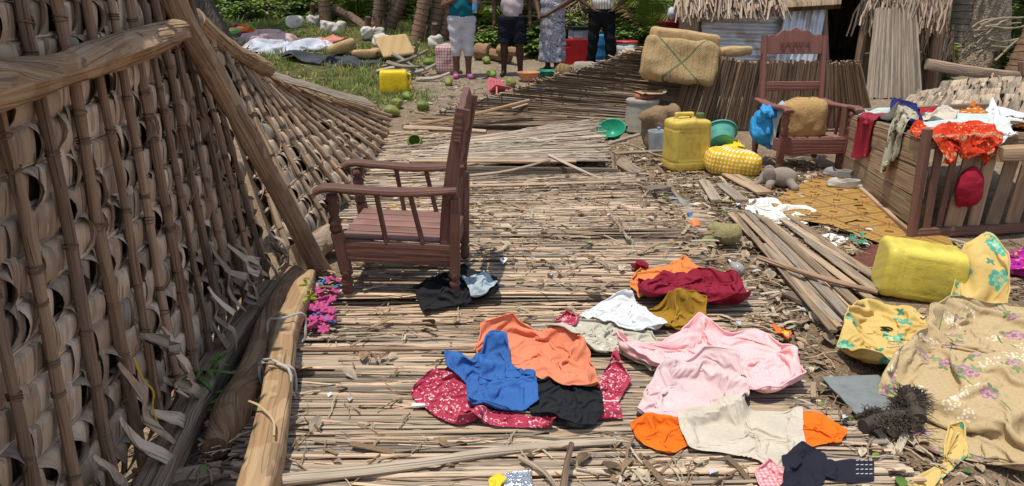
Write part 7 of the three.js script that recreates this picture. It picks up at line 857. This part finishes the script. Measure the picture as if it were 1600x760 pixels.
function bush(label, p, rx, ry, n, size, m, seed, name = 'bush', group = 'bushes under the trees') { const q = rng(seed), t = thing(name, label, 'bush', group); part(t, 'foliage', leafCloud(p.clone().add(V(0, ry * 0.75, 0)), V(rx, ry, rx * 0.8), n, size, q, 0.5, 12), m); const st = []; for (let k = 0; k < 5; k++) st.push(stick([p.clone(), p.clone().add(V((q() - 0.5) * rx, ry * 0.6, (q() - 0.5) * rx)), p.clone().add(V((q() - 0.5) * rx * 1.6, ry * 1.2, (q() - 0.5) * rx))], 0.018, 5, { segs: 6 })); part(t, 'stems', merge(st), barkM); return t; }
function tree(label, p, r, lean, h, crownR, n, m, seed, bark = barkM, group = 'broadleaf trees round the yard') { const q = rng(seed), t = thing('broadleaf_tree', label, 'tree', group); const top = p.clone().add(V(lean[0], h, lean[1])); part(t, 'trunk', stick([p.clone().add(V(0, -0.1, 0)), p.clone().lerp(top, 0.15), p.clone().lerp(top, 0.5).add(V(0.05, 0, 0)), top], (u) => r * (0.3 * Math.pow(1 - u, 4) + 1 - 0.4 * u), 16, { segs: 24, seed, lump: 0.16 }), bark); const lim = []; for (let k = 0; k < 6; k++) { const a = k * 1.05 + q(), s = p.clone().lerp(top, 0.6 + 0.07 * k); lim.push(stick([s, s.clone().add(V(Math.cos(a) * crownR * 0.5, 0.5, Math.sin(a) * crownR * 0.5)), s.clone().add(V(Math.cos(a) * crownR, 0.9, Math.sin(a) * crownR))], (u) => r * 0.3 * (1 - 0.7 * u), 6, { segs: 7 })); } part(t, 'limbs', merge(lim), bark); part(t, 'crown', leafCloud(top.clone().add(V(0, 0.5, 0)), V(crownR * 1.3, crownR * 0.8, crownR * 1.3), n, 0.26, q, 0.5, 16), m); return t; }
{
  // trees that show their trunks
  tree('stout dark trunked tree at the edge of the grass, above the patchwork mat', G(334, 76), 0.29, [-1.3, -0.6], 4.4, 1.1, 3000, leafGreen[0], 1, mat({ c: [0.14, 0.115, 0.095], map: palmT, bump: streakB, rep: [1.2, 0.7], bs: 0.05, r: 0.95 }));
  const rp = Z(1534, 110, 11.8); rp.y = terr(rp.x, rp.z); tree('broad pale barked tree right behind the rail', rp, 0.27, [0.1, -0.3], 5.2, 1.2, 3600, leafGreen[1], 2, mat({ c: [0.42, 0.36, 0.3], map: barkT, bump: mottB, rep: [1.2, 1.2], bs: 0.04, r: 0.95 })); const rp2 = Z(1489, 108, 12.1); rp2.y = terr(rp2.x, rp2.z); palm('ringed pale palm trunk beside the broad pale tree', rp2, rp2.clone().add(V(0.06, 1, 0)), 0.17, frondGreen, 3, { m: mat({ c: [0.34, 0.3, 0.25], map: palmT, bump: palmB, rep: [1, 0.9], bs: 0.02, r: 0.95 }), L: 1.6, n: 6 }); const rp3 = Z(1590, 130, 10.6); rp3.y = terr(rp3.x, rp3.z); palm('brown palm trunk leaning out behind the end of the rail', rp3, rp3.clone().add(V(0.28, 1, -0.1)), 0.17, frondGreen, 4, { L: 1.6, n: 6 });
  const tops = [[605, 50, 626, 0, 'leaning reddish palm trunk behind the foam'], [622, 38, 622, 0, 'thin upright palm trunk behind the leaning one'], [650, 66, 658, 0, 'upright palm trunk at the edge of the foam sheet'], [668, 64, 680, 0, 'second upright palm trunk past the foam sheet'], [683, 62, 697, 0, 'third palm trunk, leaning a little, past the foam sheet'], [700, 60, 707, 0, 'last palm trunk of the row, beside the checked bag'], [532, 26, 534, 0, 'slim palm trunk behind the torn planting sack'], [600, 36, 601, 0, 'dark slim palm trunk behind the leaning one'], [512, 40, 505, 0, 'short slim palm trunk among the planting sacks'], [582, 52, 587, 0, 'dark stubby palm trunk in a planting sack']];
  tops.forEach(([x, y, x2, y2, l], i) => { const b = G(x, y); palm(l, b, Z(x2, y2, -b.z), 0.085 + 0.02 * hash(i, 3, 3), frondGreen, 10 + i, { n: 6, L: 1.3, up: 3.6 + hash(i, 1, 1), m: i % 3 ? palmBark : palmBark2 }); });
  { const a = G(505, 36, 0.05); solo('fallen_palm_trunk', 'fallen palm trunk propped among the planting sacks', 'log', stick([Z(520, 14, -a.z + 0.2), Z(550, 28, -a.z), Z(572, 44, -a.z - 0.3)], 0.085, 10, { segs: 20, lump: 0.08 }), palmBark2); }
  // undergrowth: fills the strip under the canopy
  const q = rng(33), kinds = [['leafy bush', 0], ['pale green bush', 3], ['dark green bush', 2], ['dense bush', 1]];
  // [pixel column, distance, half width, half height, place]
  const spots = [[378, 16.6, 0.5, 0.24, 'behind the patchwork mat'], [425, 17, 0.6, 0.3, 'behind the first planting sack'], [470, 16.8, 0.6, 0.26, 'behind the torn planting sack'], [505, 16.6, 0.5, 0.24, 'between the planting sacks'], [552, 17, 0.6, 0.3, 'behind the propped fallen trunk'], [640, 16.6, 0.6, 0.32, 'behind the upright palm trunks'], [722, 14.6, 0.5, 0.26, 'behind the checked bag'], [757, 13.2, 0.35, 0.16, 'beside the pale cut log'], [762, 14.6, 0.5, 0.3, 'between the people in teal and in shorts'], [775, 13.6, 0.4, 0.2, 'low behind the cut logs'], [825, 13.4, 0.45, 0.26, 'between the person in shorts and the dress'], [835, 14.6, 0.55, 0.4, 'tall behind the person in the dress'], [843, 12.7, 0.26, 0.16, 'low beside the grey patterned dress'], [895, 15, 0.6, 0.4, 'behind the brushwood'], [968, 13.2, 0.4, 0.24, 'behind the blue drum'], [985, 14.6, 0.6, 0.4, 'further back behind the blue drum'], [1000, 13.8, 0.45, 0.28, 'behind the cream sack'], [1045, 13.4, 0.5, 0.26, 'behind the dark red chest'], [1050, 15, 0.7, 0.45, 'far behind the dark red chest'], [1090, 14.2, 0.5, 0.36, 'left of the hut eave'], [1462, 10.8, 0.22, 0.16, 'under the pale rail'], [1500, 13.2, 0.6, 0.4, 'behind the ringed pale palm'], [1578, 11.6, 0.4, 0.28, 'behind the end of the rail'], [1566, 13, 0.5, 0.42, 'right of the broad pale tree'], [1640, 12, 0.6, 0.4, 'beyond the leaning palm'], [1474, 11.6, 0.24, 0.3, 'between the hut and the pale tree'], [600, 17.4, 0.7, 0.4, 'behind the leaning palm trunk'], [690, 15.8, 0.5, 0.3, 'behind the last palm trunks'], [868, 13.8, 0.45, 0.3, 'behind the arm of the person in the dress'], [940, 14.4, 0.5, 0.4, 'behind the person in black trousers']];
  spots.forEach(([x, d, rx, ry, w], i) => { const p = Z(x, 40, d), k = kinds[i % 4]; p.y = terr(p.x, p.z); bush(k[0] + ' ' + w, p, rx, ry, 1000, 0.11, leafGreen[k[1]], 200 + i); });
  // young palms with arching fronds
  [[792, 14.2], [745, 15.6], [978, 14.4], [1022, 13.6], [1078, 15], [560, 16.4], [868, 15.4], [1452, 13.6], [1585, 12.6], [935, 15.2], [665, 16.4]].forEach(([x, d], i) => { const p = Z(x, 40, d); p.y = terr(p.x, p.z); const t = thing('young_palm', 'young palm with arching fronds ' + ['right behind the person in shorts', 'behind the person in teal', 'behind the blue drum', 'behind the dark red chest', 'left of the hut eave', 'behind the planting sacks', 'behind the person in the dress', 'between hut and pale tree', 'behind the end of the rail', 'behind the person in black trousers', 'behind the slim palms'][i], 'palm', 'young palms in the undergrowth'); for (let k = 0; k < 11; k++) part(t, 'frond', frond(p, k / 11 * 6.28 + q(), 0.7 + 0.7 * q(), 1.0 + 0.5 * q(), q, 24, 0.26, 1.1), k % 6 === 5 ? frondDry : frondGreen[k % 3]); });
  // brushwood thicket behind the people
  { const gs = []; for (let i = 0; i < 150; i++) { const c = G(840 + q() * 100, 62, 0.02).add(V((q() - 0.5) * 0.5, q() * 0.5, -1.2 * q())), a = q() * 6.28; gs.push(stick([c, c.clone().add(V(Math.cos(a) * 0.3, 0.3 * q(), Math.sin(a) * 0.2)), c.clone().add(V(Math.cos(a) * 0.7, 0.6 * q() - 0.1, Math.sin(a) * 0.4))], 0.012, 4, { segs: 5, seed: i })); } solo('brushwood', 'tangle of dry brushwood behind the red crate', 'brushwood', merge(gs), mat({ c: [0.36, 0.27, 0.16], map: streak, rep: [3, 1] }), null, 'stuff'); }
  { const gs = []; for (let i = 0; i < 26; i++) { const c = Z(1560 + q() * 60, 20 + q() * 60, 10.8), a = (q() - 0.5) * 1.4 + Math.PI; gs.push(stick([c, c.clone().add(V(Math.cos(a) * 0.25, -0.05 * q(), 0)), c.clone().add(V(Math.cos(a) * 0.55, -0.25 * q(), 0.1))], 0.015, 5, { segs: 5, seed: i })); } solo('dry_branches', 'dry bare branches hanging beside the leaning palm', 'branches', merge(gs), mat({ c: [0.36, 0.3, 0.22], map: streak, rep: [3, 1] }), null, 'stuff'); }
  // the wood behind: trees set back, crowns overlapping overhead
  for (let i = 0; i < 22; i++) { const x = -17 + i * 1.6 + (q() - 0.5), z = -23 - 3 * q(); const p = V(x, terr(x, z), z); tree(['tall leafy tree in the wood behind the yard', 'darker leafy tree in the wood behind the yard', 'light green tree in the wood behind the yard'][i % 3], p, 0.14 + 0.1 * q(), [(q() - 0.5), (q() - 0.5)], 3.2 + 1.5 * q(), 2.0, 2600, leafGreen[i % 4], 300 + i, i % 2 ? barkM : palmBark2, 'trees of the wood behind the yard'); }
  for (let i = 0; i < 34; i++) { const x = -17 + i * 1.05 + (q() - 0.5) * 0.6, z = -17 - 0.8 * q() - (i % 3) * 1.2; const p = V(x, terr(x, z), z); bush(['tall shrub filling the wood floor', 'dark tall shrub filling the wood floor', 'yellow green tall shrub filling the wood floor'][i % 3], p, 0.9, 0.35 + 0.16 * (i % 3) + 0.15 * q(), 1800, 0.16, leafGreen[[0, 2, 1][i % 3]], 400 + i, 'tall_shrub', 'tall shrubs of the wood floor'); }
  // grass
  const blade = (() => { const gs = []; for (let k = 0; k < 9; k++) { const a = k * 0.7 + q(), L = 0.06 + 0.07 * q(), b = 0.35 + 0.5 * q(), c = V((q() - 0.5) * 0.09, 0, (q() - 0.5) * 0.09), w = 0.005, s = V(-Math.sin(a) * w, 0, Math.cos(a) * w), m = c.clone().add(V(Math.cos(a) * L * 0.35 * b, L * 0.65, Math.sin(a) * L * 0.35 * b)), e = c.clone().add(V(Math.cos(a) * L * b, L * 0.95, Math.sin(a) * L * b)); gs.push(geoFrom([c.x - s.x, 0, c.z - s.z, c.x + s.x, 0, c.z + s.z, m.x + s.x, m.y, m.z + s.z, m.x - s.x, m.y, m.z - s.z, e.x, e.y, e.z], [0, 0, 1, 0, 1, 1, 0, 1, 0.5, 1], [0, 1, 2, 0, 2, 3, 3, 2, 4])); } return merge(gs); })();
  const N = 13000, gi = new THREE.InstancedMesh(blade, mat({ c: [1, 1, 1], r: 0.6, tr: 0.2 }), N), M = new THREE.Matrix4(), col = new THREE.Color(); let k = 0; for (let tries = 0; k < N && tries < 90000; tries++) { const x = -8 + 16 * q(), z = -8.4 - 9 * q(); if (x > 1 && z > -12) continue; if (sheetPolys.some((p) => inside(p, x, z))) continue; if (q() > clamp(grassy(x, z) * 1.2, 0, 1) * (0.12 + 0.88 * sstep(0.36, 0.56, fbm(x * 1.6, z * 1.6, 71, 3)))) continue; const s = 0.4 + 1.1 * q() * q(); M.compose(V(x, terr(x, z) - 0.01, z), new THREE.Quaternion().setFromEuler(new THREE.Euler((q() - 0.5) * 0.9, q() * 6.28, (q() - 0.5) * 0.9)), V(s, s, s)); gi.setMatrixAt(k, M); const y = q(); col.setRGB(lerp(0.19, 0.44, y * y), lerp(0.26, 0.36, y), lerp(0.045, 0.13, y)); gi.setColorAt(k, col); k++; } gi.count = k; gi.name = 'grass'; gi.userData = { label: 'short green grass of the yard', kind: 'stuff' }; shadow(gi); scene.add(gi);
}
// ---------------------------------------------------------------- fine litter: chips, twigs and dry leaf scraps
{
  const q = rng(55), curl = (() => { const pos = [], uv = [], idx = []; for (let j = 0; j <= 4; j++) for (let i = 0; i <= 2; i++) { const u = j / 4, w = 0.3 * Math.sin(0.3 + 2.6 * u), s = i - 1; pos.push((u - 0.5), 0.1 * Math.sin(u * 3.14) + 0.12 * s * s, s * w); uv.push(s * 0.02, u * 0.06); } for (let j = 0; j < 4; j++) for (let i = 0; i < 2; i++) { const a = j * 3 + i; idx.push(a, a + 1, a + 3, a + 1, a + 4, a + 3); } return geoFrom(pos, uv, idx); })(), twig = stick([V(-0.5, 0.02, 0), V(-0.1, 0.06, 0.03), V(0.2, 0.03, -0.02), V(0.5, 0.05, 0.02)], (t) => 0.03 * (1 - 0.5 * t), 5), chip = board([V(-0.5, 0.03, 0), V(0, 0.06, 0.02), V(0.5, 0.03, 0)], 0.16, 0.03, { ch: 0.004, worn: 0.01 });
  const zones = [[0.95, 1.9, -1.9, -6.2, 1000], [1.3, 2.6, -3.4, -6.6, 700], [1.9, 2.6, -4.9, -6.5, 260], [2.2, 4.2, -2, -4.4, 360], [-5, -1.2, -9.2, -14, 500], [1.2, 2.4, -1.9, -3.2, 200], [-0.5, 1.9, -5.6, -7.6, 900], [-0.8, 1.1, -1.9, -5.4, 420], [-1.25, -0.85, -1.9, -3.6, 120], [-1.2, 2.8, -8.6, -11.5, 420], [0.3, 1.25, -1.85, -2.35, 130]];
  const mk = (geo, name, label, sizes, cols, share, m, tilt) => { const total = zones.reduce((a, z) => a + Math.round(z[4] * share), 0), im = new THREE.InstancedMesh(geo, m, total), M = new THREE.Matrix4(), c = new THREE.Color(); let k = 0; for (const [x0, x1, z0, z1, n] of zones) for (let i = 0; i < Math.round(n * share); i++) { const x = lerp(x0, x1, q()), z = lerp(z0, z1, q()), s = lerp(sizes[0], sizes[1], q() * q()), onMat = Math.max(hmAt(x, z), terr(x, z)), nearH = Math.max(hmAt(x + 0.04, z), hmAt(x - 0.04, z), hmAt(x, z + 0.04), hmAt(x, z - 0.04), onMat); if (z > -7 && nearH > (x > 1.16 ? 0.02 : z > -3.3 ? 0.054 : z > -4.2 ? 0.092 : 0.11)) { M.makeScale(0, 0, 0).setPosition(x, -1, z); } else M.compose(V(x, onMat + 0.006, z), new THREE.Quaternion().setFromEuler(new THREE.Euler((q() - 0.5) * tilt, q() * 6.28, (q() - 0.5) * tilt)), V(s, s, s)); im.setMatrixAt(k, M); const p = pick(cols), t = 0.7 + 0.6 * q(); c.setRGB(p[0] * t, p[1] * t, p[2] * t); im.setColorAt(k++, c); } im.name = name; im.userData = { label, kind: 'stuff' }; shadow(im); scene.add(im); };
  const dry = [[0.42, 0.31, 0.2], [0.3, 0.2, 0.12], [0.5, 0.42, 0.31], [0.2, 0.13, 0.08]];
  const lm = mat({ c: [1, 1, 1], map: streak, rep: [6, 6], r: 0.85 });
  mk(curl, 'leaf_litter', 'dry leaf scraps strewn over the debris', [0.02, 0.09], dry, 0.8, lm, 0.9); mk(twig, 'twig_litter', 'short twigs and fibres strewn over the debris', [0.03, 0.2], dry, 1.9, lm, 0.25); mk(chip, 'chip_litter', 'broken rib chips strewn over the debris', [0.03, 0.18], dry, 0.6, lm, 0.35); mk(curl, 'green_leaf_litter', 'torn green leaves among the debris', [0.03, 0.09], [[0.09, 0.17, 0.03], [0.16, 0.2, 0.04]], 0.045, mat({ c: [1, 1, 1], r: 0.5 }), 0.6);
  mk(curl, 'paper_litter', 'torn white paper and plastic scraps among the debris', [0.02, 0.08], [[0.62, 0.62, 0.6], [0.5, 0.52, 0.56], [0.6, 0.5, 0.42]], 0.07, mat({ c: [1, 1, 1], r: 0.6 }), 0.5);
}
// every thing's origin at its base
scene.updateMatrixWorld(true);
for (const o of [...scene.children]) {
  if (!o.isMesh && !o.isGroup || o.isInstancedMesh || o.position.lengthSq() > 0 || o.rotation.x || o.rotation.y || o.rotation.z) continue;
  if (o.userData.kind === 'structure') continue;
  const b = new THREE.Box3().setFromObject(o); if (b.isEmpty()) continue; const c = b.getCenter(V(0, 0, 0)); c.y = b.min.y;
  if (o.isMesh) o.geometry.translate(-c.x, -c.y, -c.z); for (const k of o.children) k.position.sub(c); o.position.copy(c);
}
renderer.render(scene, camera);
